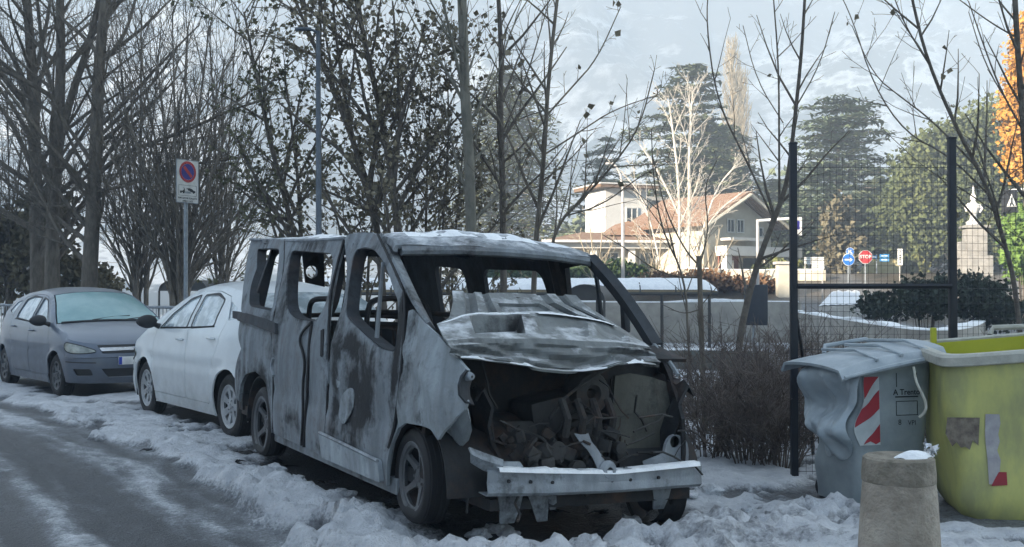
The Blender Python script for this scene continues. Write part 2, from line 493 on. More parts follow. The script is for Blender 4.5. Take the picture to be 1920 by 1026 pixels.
def ground_material():
    m = bpy.data.materials.new('snowy_ground'); m.use_nodes = True
    nt = m.node_tree; N = nt.nodes; L = nt.links; b = N['Principled BSDF']
    tc = N.new('ShaderNodeTexCoord')
    def noise(s, d=6, r=.6):
        n = N.new('ShaderNodeTexNoise'); n.inputs['Scale'].default_value = s; n.inputs['Detail'].default_value = d; n.inputs['Roughness'].default_value = r
        L.new(tc.outputs['Object'], n.inputs['Vector']); return n.outputs['Fac']
    def M(op, a, c, cl=False):
        n = N.new('ShaderNodeMath'); n.operation = op; n.use_clamp = cl
        for i, v in enumerate((a, c)):
            if isinstance(v, (int, float)): n.inputs[i].default_value = v
            else: L.new(v, n.inputs[i])
        return n.outputs[0]
    def mix(f, a, c):
        n = N.new('ShaderNodeMix'); n.data_type = 'RGBA'
        if isinstance(f, float): n.inputs[0].default_value = f
        else: L.new(f, n.inputs[0])
        for i, v in ((6, a), (7, c)):
            if isinstance(v, tuple): n.inputs[i].default_value = (*v, 1)
            else: L.new(v, n.inputs[i])
        return n.outputs[2]
    def at_(k):
        n = N.new('ShaderNodeAttribute'); n.attribute_name = k; return n.outputs['Fac']
    fine, mid, grit = noise(30, 6, .65), noise(7, 6, .6), noise(95, 4, .6)
    snow = M('ADD', at_('snow'), M('MULTIPLY', M('SUBTRACT', fine, .5), .55))
    snow = M('ADD', snow, M('MULTIPLY', M('SUBTRACT', mid, .5), .35))
    snow = M('ADD', snow, M('MULTIPLY', M('SUBTRACT', noise(62, 5, .7), .5), .65))
    sm = M('MULTIPLY', M('SUBTRACT', snow, .12), 1.55, True)
    tarmac = mix(M('MULTIPLY', M('SUBTRACT', grit, .4), 3.0, True), (.055, .058, .064), (.125, .128, .134))
    earth = mix(mid, (.045, .034, .022), (.13, .10, .06))
    low = mix(at_('back'), tarmac, earth)
    slush = mix(fine, (.15, .16, .175), (.33, .345, .365))
    white = mix(M('MULTIPLY', M('SUBTRACT', mid, .35), 2.2, True), (.47, .485, .515), (.72, .735, .76))
    dirt = M('MULTIPLY', M('SUBTRACT', M('ADD', noise(46, 5, .7), M('MULTIPLY', mid, .5)), .86), 5.0, True)
    white = mix(M('MULTIPLY', dirt, .75), white, (.16, .155, .15))
    c = mix(M('MULTIPLY', sm, 2.0, True), low, slush)
    c = mix(M('MULTIPLY', M('SUBTRACT', sm, .42), 2.3, True), c, white)
    sk = M('MULTIPLY', M('ADD', M('SUBTRACT', at_('soot'), .25), M('MULTIPLY', M('SUBTRACT', fine, .5), 1.3)), 1.5, True)
    c = mix(M('MULTIPLY', sk, .97), c, (.010, .010, .012))
    L.new(c, b.inputs['Base Color'])
    rg = M('SUBTRACT', .85, M('MULTIPLY', M('SUBTRACT', 1.0, sm, True), .38)); L.new(rg, b.inputs['Roughness'])
    b.inputs['Specular IOR Level'].default_value = .4
    bp = N.new('ShaderNodeBump'); bp.inputs['Strength'].default_value = 1.0; bp.inputs['Distance'].default_value = .03
    L.new(M('ADD', fine, M('MULTIPLY', grit, .35)), bp.inputs['Height']); L.new(bp.outputs['Normal'], b.inputs['Normal'])
    return m
M_GROUND = ground_material()

def grid_object(name, keep, kind):
    """faces of the one terrain grid that keep() accepts, as an object of its own: ground and road share their border"""
    ny, nx = GX.shape
    idx = np.arange(ny*nx).reshape(ny, nx)
    q = np.stack([idx[:-1, :-1], idx[:-1, 1:], idx[1:, 1:], idx[1:, :-1]], -1).reshape(-1, 4)
    k = keep.reshape(-1)
    q = q[k]
    used = np.unique(q); remap = -np.ones(ny*nx, int); remap[used] = np.arange(len(used))
    q = remap[q]
    co = np.stack([GX, GY, GZ], -1).reshape(-1, 3)[used]
    me = bpy.data.meshes.new(name)
    me.vertices.add(len(co)); me.vertices.foreach_set('co', co.ravel())
    me.loops.add(q.size); me.loops.foreach_set('vertex_index', q.ravel())
    me.polygons.add(len(q)); me.polygons.foreach_set('loop_start', np.arange(0, q.size, 4)); me.polygons.foreach_set('loop_total', np.full(len(q), 4))
    me.polygons.foreach_set('use_smooth', np.ones(len(q), bool))
    for nm, arr in (('snow', GS), ('soot', GSOOT), ('back', GBACK)):
        a = me.attributes.new(nm, 'FLOAT', 'POINT'); a.data.foreach_set('value', arr.reshape(-1)[used].astype(np.float32))
    me.materials.append(M_GROUND); me.update(calc_edges=True); me.validate()
    o = link(bpy.data.objects.new(name, me)); tag(o, kind='structure'); return o
cr_ = (GROAD[:-1, :-1]+GROAD[1:, 1:]+GROAD[:-1, 1:]+GROAD[1:, :-1])/4 > .5
grid_object('ground', ~cr_, 'structure'); grid_object('road', cr_, 'structure')

# ---- mountain across the valley, and an unseen hill added behind the road to keep the sun off it
def build_mountain():
    xs = np.linspace(-620, 620, 230); ys = np.linspace(340, 1040, 150)
    X, Y = np.meshgrid(xs, ys)
    X, Y = X/.6, Y/.6                       # noise scales below are in a larger frame
    t = (Y-567)/(1733-567)
    rd = 1-np.abs(2*fbm(X*.0042, Y*.0025, 5, 51)-1)
    Z = -14+560*np.clip(t, 0, 1)**1.12+150*(rd-.55)*sst(.06, .5, t)+34*(fbm(X*.02, Y*.02, 4, 52)-.5)*sst(.02, .3, t)
    # a nearer shoulder on the right whose crest stands against the snowfield
    az = X/Y*FOC+960
    Z += 50*np.exp(-((az-1620)/330)**2)*np.exp(-((Y-930)/170)**2)
    el = HOR-(Z-CAM_H)/Y*FOC
    band = fbm(az*.006, el*.055, 5, 53)
    sn = sst(.50, .72, fbm(X*.012, Z*.022, 5, 54)+.30*(band-.5)+.22*sst(150, 0, el)+.10*sst(.3, .75, t)-.02)
    def blob(cx, cy, rx, ry, s=1.0):
        return s*np.exp(-(((az-cx)/rx)**2+((el-cy)/ry)**2))
    extra = blob(1390, 20, 95, 75)+blob(1350, 115, 50, 32, .9)+blob(600, 10, 150, 45)+blob(1430, 215, 28, 26, .8)+blob(1600, 146, 60, 7, .9)+blob(1840, 140, 90, 9, .9)+blob(1085, 262, 30, 5, .8)+blob(1720, 120, 16, 14)+blob(250, 330, 160, 60, .7)+blob(330, 480, 150, 40, .7)
    sn = np.clip(sn*.8+extra*(.6+.8*fbm(X*.05, Z*.05, 4, 55)), 0, 1)
    X, Y, Z = X*.6, Y*.6, Z*.6
    me = bpy.data.meshes.new('mountain'); ny, nx = X.shape
    idx = np.arange(ny*nx).reshape(ny, nx)
    q = np.stack([idx[:-1, :-1], idx[:-1, 1:], idx[1:, 1:], idx[1:, :-1]], -1).reshape(-1, 4)
    me.from_pydata(np.stack([X, Y, Z], -1).reshape(-1, 3).tolist(), [], q.tolist())
    me.polygons.foreach_set('use_smooth', [True]*len(me.polygons))
    a = me.attributes.new('snow', 'FLOAT', 'POINT'); a.data.foreach_set('value', sn.reshape(-1).astype(np.float32))
    m = bpy.data.materials.new('mountain'); m.use_nodes = True
    nt = m.node_tree; N = nt.nodes; L = nt.links; b = N['Principled BSDF']; b.inputs['Roughness'].default_value = .95; b.inputs['Specular IOR Level'].default_value = .1
    tc = N.new('ShaderNodeTexCoord')
    def noise(s):
        n = N.new('ShaderNodeTexNoise'); n.inputs['Scale'].default_value = s; n.inputs['Detail'].default_value = 8; n.inputs['Roughness'].default_value = .7
        L.new(tc.outputs['Object'], n.inputs['Vector']); return n.outputs['Fac']
    at_ = N.new('ShaderNodeAttribute'); at_.attribute_name = 'snow'
    ad = N.new('ShaderNodeMath'); ad.operation = 'MULTIPLY_ADD'; L.new(noise(.11), ad.inputs[0]); ad.inputs[1].default_value = 1.5; L.new(at_.outputs['Fac'], ad.inputs[2])
    rp = N.new('ShaderNodeValToRGB'); rp.color_ramp.elements[0].position = .80; rp.color_ramp.elements[1].position = 1.40
    rp.color_ramp.elements[0].color = (.045, .058, .062, 1); rp.color_ramp.elements[1].color = (.74, .75, .76, 1)
    e = rp.color_ramp.elements.new(1.0); e.color = (.14, .15, .155, 1)
    L.new(ad.outputs[0], rp.inputs['Fac'])
    rp.color_ramp.elements[0].position = .50; rp.color_ramp.elements[1].position = .64; rp.color_ramp.elements[2].position = .95
    sc_ = N.new('ShaderNodeMath'); sc_.operation = 'MULTIPLY'; sc_.inputs[1].default_value = .62; L.new(ad.outputs[0], sc_.inputs[0]); L.new(sc_.outputs[0], rp.inputs['Fac'])
    L.new(rp.outputs['Color'], b.inputs['Base Color'])
    me.materials.append(m)
    tag(link(bpy.data.objects.new('mountain', me)), kind='structure')
build_mountain()

def build_shade_hill():
    d = np.linspace(-84, -34, 40); t = np.linspace(-84, 130, 90)
    D, T = np.meshgrid(d, t)
    top = 32+1.6*(fbm(T*.06, T*0+.5, 3, 61)-.5)*2
    Z = top*np.clip(1-np.abs(D+60)/(np.where(D < -60, 25, 27)), 0, 1)**.9-1
    X, Y = .8*D-.6*T, .6*D+.8*T
    ny, nx = X.shape; idx = np.arange(ny*nx).reshape(ny, nx)
    q = np.stack([idx[:-1, :-1], idx[:-1, 1:], idx[1:, 1:], idx[1:, :-1]], -1).reshape(-1, 4)
    me = bpy.data.meshes.new('shade_hill'); me.from_pydata(np.stack([X, Y, Z], -1).reshape(-1, 3).tolist(), [], q.tolist())
    me.polygons.foreach_set('use_smooth', [True]*len(me.polygons))
    me.materials.append(mat('hill_snow', (.45, .46, .48), .9, var=.3, scale=.05, col2=(.8, .81, .82)))
    tag(link(bpy.data.objects.new('shade_hill', me)), kind='structure')
build_shade_hill()

HAZE = .0021
def build_haze():
    g = Geo(); z0, z1 = -30, 520
    g.box((0, 475, (z0+z1)/2), (1300, 1200, z1-z0))
    m = bpy.data.materials.new('haze'); m.use_nodes = True; nt = m.node_tree
    nt.nodes.remove(nt.nodes['Principled BSDF'])
    v = nt.nodes.new('ShaderNodeVolumePrincipled'); v.inputs['Color'].default_value = (.66, .81, 1, 1); v.inputs['Density'].default_value = HAZE; v.inputs['Anisotropy'].default_value = -.25
    nt.links.new(v.outputs[0], nt.nodes['Material Output'].inputs['Volume'])
    tag(g.build('haze', m, smooth=0), kind='stuff')
build_haze()
# ================================================================== wheels (shared by van and cars)
def wheel(parent, loc, side, tr, tw, rr, holes, m_tyre, m_rim, dish=.03, flat=0.0, name='wheel', tyre=True, steer=0.0, m_hub=None):
    """hub (part) > tyre, rim; side -1 = right of the vehicle, +1 = left; holes: list of 2-D outlines in the rim's face"""
    g = Geo(); s = side
    g.lathe([(.001, -.06*s), (.13, -.06*s), (.13, -.035*s), (.05, -.03*s), (.05, .02*s), (.001, .02*s)], 24, 'y')
    hub = g.build(name, m_hub or MV['black'], parent, recalc=True)
    hub.location = loc; hub.rotation_euler = (0, 0, steer)
    w = tw/2
    if tyre:
        g = Geo()
        def wob(a, h): return -flat*max(0, math.cos(a+math.pi/2))**6
        P = [(rr*.98, -w*.8), (rr+.012, -w*.92), ((tr+rr)/2, -w), (tr-.03, -w*.97), (tr-.006, -w*.78), (tr, -w*.4), (tr, w*.4), (tr-.006, w*.78), (tr-.03, w*.97), ((tr+rr)/2, w), (rr+.012, w*.92), (rr*.98, w*.8)]
        g.lathe(P, 48, 'y', wob=wob)
        for k in range(4):                                   # tread grooves as thin raised ribs between
            y = (-.6+.4*k)*w
            g.lathe([(tr-.001, y-.008), (tr+.004, y-.006), (tr+.004, y+.006), (tr-.001, y+.008)], 48, 'y', wob=wob)
        g.build('tyre', m_tyre, hub, recalc=True)
    g = Geo()
    out = [(rr*.93*math.cos(2*math.pi*i/64), rr*.93*math.sin(2*math.pi*i/64)) for i in range(64)]
    def fn(u, v):
        r = math.hypot(u, v)/rr
        return (u, s*(w*.80-dish*(1-r)**.8*(1.2)+.012*(r < .28)), v)
    patch(g, out, holes, rr/9, fn, .022, flip=(s > 0))
    g.lathe([(rr*.86, w*.5*s), (rr*.90, w*.78*s), (rr*.95, w*.86*s), (rr*1.0, w*.90*s), (rr*1.03, w*.86*s)], 56, 'y')
    g.lathe([(rr*1.03, w*.86*s), (rr*.99, w*.6*s), (rr*.88, 0), (rr*.88, -w*.8*s), (rr*1.0, -w*.85*s)], 56, 'y', mi=1)
    g.lathe([(.001, s*(w*.80-dish*1.15+.022)), (.028, s*(w*.80-dish*1.15+.022)), (.034, s*(w*.80-dish*1.2+.006))], 20, 'y')
    for k in range(5):
        a = 2*math.pi*(k+.5)/5
        g.lathe([(.001, s*(w*.8-dish+.02)), (.009, s*(w*.8-dish+.018)), (.010, s*(w*.8-dish-.01))], 8, 'y', (.055*math.cos(a), 0, .055*math.sin(a)))
    g.build('rim', [m_rim, MV['black']], hub, recalc=False)
    return hub

def spoke_windows(n, r0, r1, frac, rot=0, ro=None):
    """n trapezoid openings between spokes"""
    hs = []
    for k in range(n):
        a = 2*math.pi*k/n+rot; h = math.pi/n*frac
        P = []
        for t in np.linspace(-1, 1, 7): P.append((r1*math.cos(a+h*t*1.08), r1*math.sin(a+h*t*1.08)))
        for t in np.linspace(.55, -.55, 3): P.append((r0*math.cos(a+h*t), r0*math.sin(a+h*t)))
        hs.append(smooth_poly(P, 1))
    return hs

# ================================================================== burnt-out van
MV = {}
MV['black'] = burnt('charred_black', (.018, .019, .021), bias=.05, rusty=.8)
MV['panel'] = burnt('scorched_panel', (.195, .218, .238), rust=(.11, .060, .038), bias=.20, rusty=.5)
MV['pale'] = burnt('pale_scorched_wing', (.255, .285, .305), rust=(.13, .09, .06), bias=-.14, rusty=.3)
MV['hood'] = burnt('ashen_bonnet', (.165, .178, .18), bias=.02, rusty=.25, rough=.6, frost=.30)
MV['inner'] = burnt('sooty_inside', (.035, .04, .047), bias=.08, rusty=.5)
MV['bay'] = burnt('charred_engine_metal', (.038, .037, .036), bias=.40, rusty=1.0)
MV['alu'] = burnt('bare_crossbeam_metal', (.26, .285, .31), bias=-.12, rusty=.35, rough=.5)
MV['rim'] = burnt('sooted_alloy', (.105, .112, .12), bias=.12, rusty=.4, rough=.5)
MV['roof'] = burnt('scorched_roof', (.20, .22, .24), bias=-.1, rusty=.3, frost=.3)
MV['wire'] = mat('charred_wire', (.012, .012, .014), .7)
M_SNOW = mat('fresh_snow', (.74, .755, .78), .9, scale=9, col2=(.86, .87, .88), bump=.6, bscale=40)

VROT = Matrix.Rotation(VAN['hd'], 4, 'Z') @ Matrix.Rotation(VAN['roll'], 4, 'X')
VMAT = Matrix.Translation((*VAN['loc'], 0)) @ VROT
VINV = VMAT.inverted()
def inset(z):
    return 0.0 if z < .95 else .235*min(1.15, (z-.95)/.88)**1.3
def ys(x, z):
    y = .93-inset(z)
    if x > .45: y -= .11*min(1.3, (x-.45)/.45)**2
    if x < -3.45: y -= .05*min(1.5, (-3.45-x)/.5)**2
    y -= .020*math.exp(-((z-.62)/.05)**2)*(1 if x > -3.4 else 0)*.6      # crease along the flank
    if z < .40: y -= .10*(.40-z)
    return y
def vray(px, py):
    a = math.atan((HOR-513)/FOC); u = -(py-513)/FOC; x = (px-960)/FOC
    d = Vector((x, math.cos(a)-u*math.sin(a), math.sin(a)+u*math.cos(a)))
    return VINV @ Vector((0, 0, CAM_H)), VINV.to_3x3() @ d
def vx(px, py, x):
    """van-local point seen at px,py on the cross plane at x"""
    o, d = vray(px, py); return o+d*((x-o.x)/d.x)
def vy(px, py, y):
    o, d = vray(px, py); return o+d*((y-o.y)/d.y)
def S(px, py, off=0.0):
    """x, z on the near flank of the van"""
    o, d = vray(px, py); y = .93; p = o
    for _ in range(25):
        p = o+d*((-y-o.y)/d.y); y = .5*y+.5*(ys(p.x, p.z)-off)
    return (p.x, p.z)
def SP(L): return [S(*q) for q in L]

van = empty('burnt_van', (*VAN['loc'], 0), (VAN['roll'], 0, VAN['hd']), 'burnt-out grey van with its windows gone and bonnet buckled', 'van')

BL = [(*S(668, 715), .10, .12, .9), (*S(672, 790), .14, .06, .8), (*S(632, 760), .05, .14, .8), (*S(655, 640), .16, .05, .8), (*S(545, 780), .2, .06, .9), (*S(683, 735), .17, .20, .9), (*S(668, 655), .30, .05, .8), (*S(742, 660), .05, .30, .75), (*S(700, 790), .22, .08, .35),
      (*S(560, 795), .30, .10, .55), (*S(480, 715), .42, .14, .85), (*S(590, 460), .55, .07, .5), (*S(700, 455), .3, .05, .1), (*S(520, 640), .12, .4, .35),
      (*S(570, 600), .30, .05, .6), (*S(640, 500), .07, .35, .45), (*S(500, 590), .3, .06, .5), (*S(625, 690), .10, .35, .4), (*S(756, 580), .08, .14, .7), (*S(600, 840), .5, .06, .6)]
def soot(p):
    k = 0
    for (x, z, rx, rz, s) in BL:
        k = max(k, s*math.exp(-((p.x-x)/rx)**2-((p.z-z)/rz)**2))
    return k
SA = {'soot': soot}

# ---- window openings on the flank (traced, then mirrored for the far flank)
RWIN = round_poly(SP([(482, 466), (525, 466), (519, 520), (511, 584), (467, 574), (474, 520)]), .10)
MWIN = round_poly(SP([(545, 469), (627, 475), (621, 530), (610, 577), (592, 604), (552, 598), (537, 580), (538, 530)]), .13)
FWIN = round_poly(SP([(661, 487), (668, 468), (684, 463), (703, 468), (716, 486), (735, 528), (751, 565), (747, 610), (740, 661), (716, 655), (690, 634), (660, 606), (648, 590), (652, 540)]), .06)

def flank(name, px, holes=(), m='panel', off=0.0, s=.06, thick=.028, parent=van, attr=SA, flare=None):
    g = Geo()
    out = SP(px)
    def fn(u, v):
        y = ys(u, v)+off
        if flare: y += flare(u, v)
        return (u, -y, v)
    patch(g, out, list(holes), s, fn, thick)
    return g.build(name, MV[m], parent, smooth=40, attr=attr)

ARCH_R = [(509, 812), (507, 775), (502, 738), (492, 708), (477, 696), (461, 702), (451, 722), (447, 752)]
flank('rear_quarter_panel', [(472, 447), (533, 450), (531, 508), (512, 600), (512, 700), (512, 790)]+ARCH_R+[(442, 745), (440, 700), (452, 654), (452, 580), (458, 522), (467, 464)], [RWIN])
door2 = flank('sliding_door', [(535, 450), (646, 448), (630, 508), (619, 566), (616, 700), (610, 857), (514, 813), (514, 700), (514, 602), (533, 508)], [MWIN], off=.004)
def wx(u, v):                               # the fire-warped door skin
    return .012*math.sin(u*9+v*5)*math.sin(v*7+1.3)
door1 = flank('front_door', [(649, 446), (659, 439), (677, 436), (697, 436), (709, 442), (732, 490), (757, 545), (757, 600), (753, 689), (740, 795), (728, 840), (723, 909), (613, 859), (618, 718), (628, 625), (643, 566), (650, 500)], [FWIN], off=.002, flare=wx)
def wf(u, v):
    return .010*math.sin(u*14+v*9)+.03*max(0, 1-abs(v-(1.02-.45*(u-.1)))/.05)*.5
flank('front_wing', [(772, 580), (783, 588), (800, 607), (820, 630), (849, 661), (879, 694), (872, 700), (861, 716), (860, 742), (873, 752), (868, 768), (848, 792), (822, 825), (806, 806), (789, 799), (764, 793), (744, 803), (731, 838), (727, 912), (725, 908), (730, 838), (743, 793), (756, 689), (760, 610), (763, 583)], m='pale', s=.05, thick=.02, attr={'soot': lambda p: .5*math.exp(-((p.x-.1)/.12)**2-((p.z-1.18)/.12)**2)+.35*math.exp(-((p.x-.05)/.08)**2)}, flare=wf)
# window frame returns: dark inner reveals
for H, nm in ((RWIN, 'rear_window_reveal'), (MWIN, 'door_window_reveal'), (FWIN, 'front_window_reveal')):
    g = Geo(); P = resample(H, .05)
    rows = [[(u, -(ys(u, v)-d), v) for u, v in P] for d in (.004, .05, .09)]
    g.sheet(rows, close=True, thick=.008); g.build(nm, MV['inner'], van)
# mullion post in the front window, leaning
g = Geo(); p0 = vy(718, 492, -.80); p1 = vy(706, 640, -.86); g.tube([p0, (p0+p1)/2, p1], [.012, .014, .016], 6); g.build('window_mullion', MV['panel'], van)
# guide rail of the sliding door
g = Geo()
pr = [S(442, 583), S(470, 588), S(500, 597), S(522, 606), S(523, 626), S(500, 618), S(470, 606), S(442, 597)]
patch(g, pr, [], .05, lambda u, v: (u, -(ys(u, v)+.03), v), .03); g.build('slide_rail', MV['inner'], van)
# dark seams at the doors as real gaps are too thin: weather strips
def strip_on(name, px, r, off=.0, m='wire', wob=0):
    g = Geo(); P = []
    for k, q in enumerate(px):
        u, v = S(*q); P.append((u, -(ys(u, v)+off), v))
    g.tube(smooth_line([tuple(p) for p in P], 2), r, 5); return g.build(name, MV[m], van)
strip_on('door_seam', [(535, 450), (534, 508), (514, 601), (513, 700), (512, 805)], .009, .0)
strip_on('door_seam', [(647, 447), (630, 508), (618, 568), (617, 700), (611, 857)], .010, .004)
strip_on('door_seam', [(709, 440), (734, 492), (759, 547), (759, 600), (754, 690), (742, 795), (729, 840)], .011, .0)
strip_on('gutter', [(470, 449), (533, 452), (600, 451), (648, 447)], .014, .004, 'roof')
strip_on('hanging_cable', [(590, 604), (572, 622), (566, 640), (575, 664), (577, 690), (573, 720), (574, 780), (570, 835)], .011, .02)
strip_on('hanging_cable', [(588, 606), (583, 640), (581, 700), (578, 760), (573, 838)], .012, .012)
strip_on('door_handle', [(607, 620), (607, 645), (606, 668)], .022, .0)
strip_on('trim_strip', [(516, 705), (511, 688), (515, 672)], .012, .012, 'alu')
# door handle pit + peeled skin on the front door
g = Geo(); patch(g, round_poly(SP([(631, 680), (643, 690), (640, 720), (634, 730)]), .03), [], .03, lambda u, v: (u, -(ys(u, v)+.008), v), .006); g.build('handle_plate', MV['pale'], van)
g = Geo(); patch(g, smooth_poly(SP([(640, 742), (662, 722), (668, 748), (655, 782), (645, 800), (634, 775)]), 2), [], .04, lambda u, v: (u, -(ys(u, v)+.006), v), .004); g.build('skin_patch', MV['pale'], van)
g = Geo()
def mould(u, v): return (u, -(ys(u, v)+.034), v)
patch(g, round_poly(SP([(606, 811), (717, 864), (722, 905), (612, 858)]), .02), [], .05, mould, .03); g.build('sill_moulding', burnt('pale_moulding', (.30, .335, .36), bias=-.55, rusty=.1), van, attr={'soot': lambda p: .1})
strip_on('moulding_edge', [(607, 811), (660, 836), (717, 864)], .012, .03, 'alu')
# sills, floor, inner shell
for yy in (-.82, .82):
    g = Geo(); g.box((-1.35, yy, .25), (2.55, .12, .10), bev=.02); g.build('sill', MV['panel'], van)
g = Geo(); g.box((-1.9, 0, .33), (4.0, 1.64, .08)); g.box((-1.9, 0, .24), (3.6, .9, .10)); g.tube([(-3.6, .35, .2), (-1.5, .35, .17), (.1, .3, .2)], .035, 8); g.tube([(-3.03, -.7, .27), (-3.03, .7, .27)], .05, 8); g.build('floor_pan', MV['black'], van)
# far flank in one sheet, seen through the openings
g = Geo()
zt = lambda x: interp(x, [-3.9, -3, -1.3, -.6], [1.83, 1.77, 1.70, 1.66])
far = [(-3.85, .35), (-3.35, .35), (-3.3, .62), (-3.05, .72), (-2.75, .62), (-2.65, .30), (-.15, .28), (-.12, .42), (-.05, .59), (.02, .80), (.05, .98), (.05, 1.02)]
far += [(-.25, 1.03), (-.98, 1.15), (-1.02, 1.40), (-.97, 1.61), (-.62, 1.64), (-.62, 1.67), (-1.0, 1.69), (-1.5, 1.70), (-2.5, 1.74), (-3.86, 1.80)]
MWF = round_poly([(-1.26, 1.20), (-1.34, 1.60), (-2.30, 1.63), (-2.38, 1.20)], .10)
RWF = round_poly([(-2.68, 1.20), (-2.66, 1.64), (-3.25, 1.68), (-3.35, 1.20)], .10)
FWF = round_poly([(-.98, 1.18), (-.93, 1.60), (-.66, 1.60), (-.40, 1.475), (-.14, 1.32), (-.01, 1.22), (-.02, 1.0), (-.3, 1.03)], .05)
patch(g, far, [MWF, RWF], .08, lambda u, v: (u, ys(u, v), v), .04, flip=True)
g.build('far_side_panel', MV['inner'], van, attr={'soot': lambda p: .3})
# roof: rows along the van, crowned, nose turned down into the screen header
g = Geo()
def roofpt(x, t):
    z0 = interp(x, [-3.95, -3.0, -1.4, -1.1, -.85, -.72, -.62, -.575], [1.855, 1.795, 1.74, 1.755, 1.745, 1.72, 1.685, 1.66])
    y0 = .93-inset(z0)+.004
    cr = interp(x, [-3.95, -3.7, -1, -.75, -.575], [.03, .075, .06, .035, .02])
    z = z0+cr*(1-abs(t)**2.6)-.035*(abs(t) > .985)
    xx = x+.09*(1-t*t)*interp(x, [-1.2, -.6], [0, 1])
    z += .008*math.sin(x*5+t*3)+.006*math.sin(t*11+x*2)
    return (xx, y0*t, z)
XS = list(np.linspace(-3.95, -1.3, 22))+list(np.linspace(-1.2, -.575, 12))
TS = [-1, -.985, -.95]+list(np.linspace(-.88, .88, 21))+[.95, .985, 1]
g.sheet([[roofpt(x, t) for t in TS] for x in XS][::-1], thick=.03); g.build('roof', MV['roof'], van, attr={'soot': lambda p: .35*(abs(p.y) > .66)})
g = Geo(); g.tube([(-.58, -.70, 1.635), (-.52, -.35, 1.655), (-.50, 0, 1.66), (-.52, .35, 1.655), (-.58, .70, 1.635)], .032, 8); g.build('screen_header', MV['panel'], van)
for x in (-1.3, -2.45, -3.4):
    g = Geo(); z = zt(x); g.tube([(x, -.66, z-.02), (x, -.3, z+.03), (x, .3, z+.03), (x, .66, z-.02)], .03, 6); g.build('roof_bow', MV['inner'], van)
# rear end
g = Geo()
ro = round_poly([(-.83, .35), (-.85, 1.0), (-.74, 1.42), (-.62, 1.82), (.62, 1.82), (.74, 1.42), (.85, 1.0), (.83, .35)], .06)
patch(g, ro, [round_poly([(-.70, 1.14), (-.59, 1.75), (.59, 1.75), (.70, 1.14)], .09)], .09, lambda u, v: (-3.84-.07*(1-(u/.9)**2)+.05*max(0, v-1), u, v), .04, flip=True)
g.build('rear_door', MV['inner'], van, attr={'soot': lambda p: .2})
g = Geo(); g.box((-3.86, 0, .40), (.14, 1.70, .16), bev=.04); g.build('rear_bumper', MV['inner'], van)
# windscreen pillars
g = Geo()
outr = [(711, 440), (735, 490), (759, 543), (777, 578), (800, 606)]
inn = [(731, 456), (752, 500), (776, 553), (793, 588), (812, 622)]
A = []; B = []
for q in outr:
    u, v = S(*q); A.append(Vector((u, -ys(u, v), v)))
for q, a in zip(inn, A):
    B.append(vy(*q, a.y+.055))
Cc = [b+Vector((-.05, .03, -.02)) for b in B]
rowsA = [smooth_line([tuple(p) for p in r], 2) for r in (A, B, Cc)]
g.sheet(rowsA[::-1], thick=.02); g.build('windscreen_pillar', MV['panel'], van, attr={'soot': lambda p: .25})
g = Geo(); g.tube(smooth_line([tuple(b+Vector((.006, -.006, .006))) for b in B], 2), .012, 6); g.build('pillar_seal', MV['wire'], van)
g = Geo()
FP = [vx(1104, 483, -.60), vx(1138, 520, -.42), vx(1170, 560, -.24), vx(1200, 604, -.06), vx(1228, 650, .14)]
FP = [Vector(p) for p in smooth_line([tuple(p) for p in FP], 2)]
g.sheet([[p+Vector((.03, .035, .012)) for p in FP], [p+Vector((.01, -.015, .01)) for p in FP], [p+Vector((-.05, .01, -.03)) for p in FP]], thick=.015); g.build('windscreen_pillar', MV['inner'], van)
g = Geo(); g.tube([vy(1116, 505, .80), vy(1122, 545, .85), vy(1128, 600, .88)], .018, 6); g.build('window_mullion', MV['inner'], van)
g = Geo(); g.box(vy(1172, 590, .95), (.06, .05, .26), Matrix.Rotation(.1, 3, 'X'), bev=.02); g.build('mirror_stub', MV['inner'], van)

# ---- cab and load bay, all charred
g = Geo()
patch(g, round_poly([(-.86, .35), (-.84, 1.02), (-.5, 1.07), (.5, 1.07), (.84, 1.02), (.86, .35)], .05), [], .12, lambda u, v: (.22+.08*math.sin(u*4), u, v+.015*math.sin(u*9)), .03); g.build('bulkhead', MV['black'], van)
g = Geo(); g.tube([(.10, -.8, 1.02), (.12, -.3, 1.0), (.10, .3, .98), (.10, .8, 1.02)], .03, 8); g.tube([(.0, -.2, .55), (.06, -.15, 1.0)], .02, 6); g.tube([(.0, .2, .55), (.06, .15, 1.0)], .02, 6); g.build('dash_rail', MV['inner'], van)
def seat(x, y, w, nm='seat_frame', h=.72):
    g = Geo(); z = .62
    L = [(x-.02, y-w/2, z-.1), (x-.10, y-w/2, z+.25), (x-.18, y-w/2+.02, z+h-.08), (x-.19, y-w/2+.08, z+h), (x-.19, y+w/2-.08, z+h), (x-.18, y+w/2-.02, z+h-.08), (x-.10, y+w/2, z+.25), (x-.02, y+w/2, z-.1)]
    g.tube(smooth_line(L, 2), .020, 6)
    for k in range(4):
        zz = z+.05+k*.15; o = -.04-.035*k
        g.tube([(x+o, y-w/2, zz), (x+o-.01, y-w/6, zz+.02), (x+o-.01, y+w/6, zz-.02), (x+o, y+w/2, zz)], .009, 5)
    n = max(3, int(w/.13))
    for k in range(n):
        yy = y-w/2+w*(k+.5)/n
        g.tube([(x-.03, yy, z), (x-.09, yy+.02*math.sin(k*2), z+.3), (x-.165, yy, z+h-.1)], .011, 5)
    g.tube(smooth_line([(x, y-w/2, z-.1), (x+.45, y-w/2, z-.06), (x+.48, y, z-.05), (x+.45, y+w/2, z-.06), (x, y+w/2, z-.1)], 1), .02, 6)
    for yy in (-w/2+.05, w/2-.05):
        g.tube([(x+.02, y+yy, .36), (x+.02, y+yy, z-.1)], .02, 5); g.tube([(x+.4, y+yy, .36), (x+.42, y+yy, z-.06)], .02, 5)
    g.build(nm, MV['black'], van)
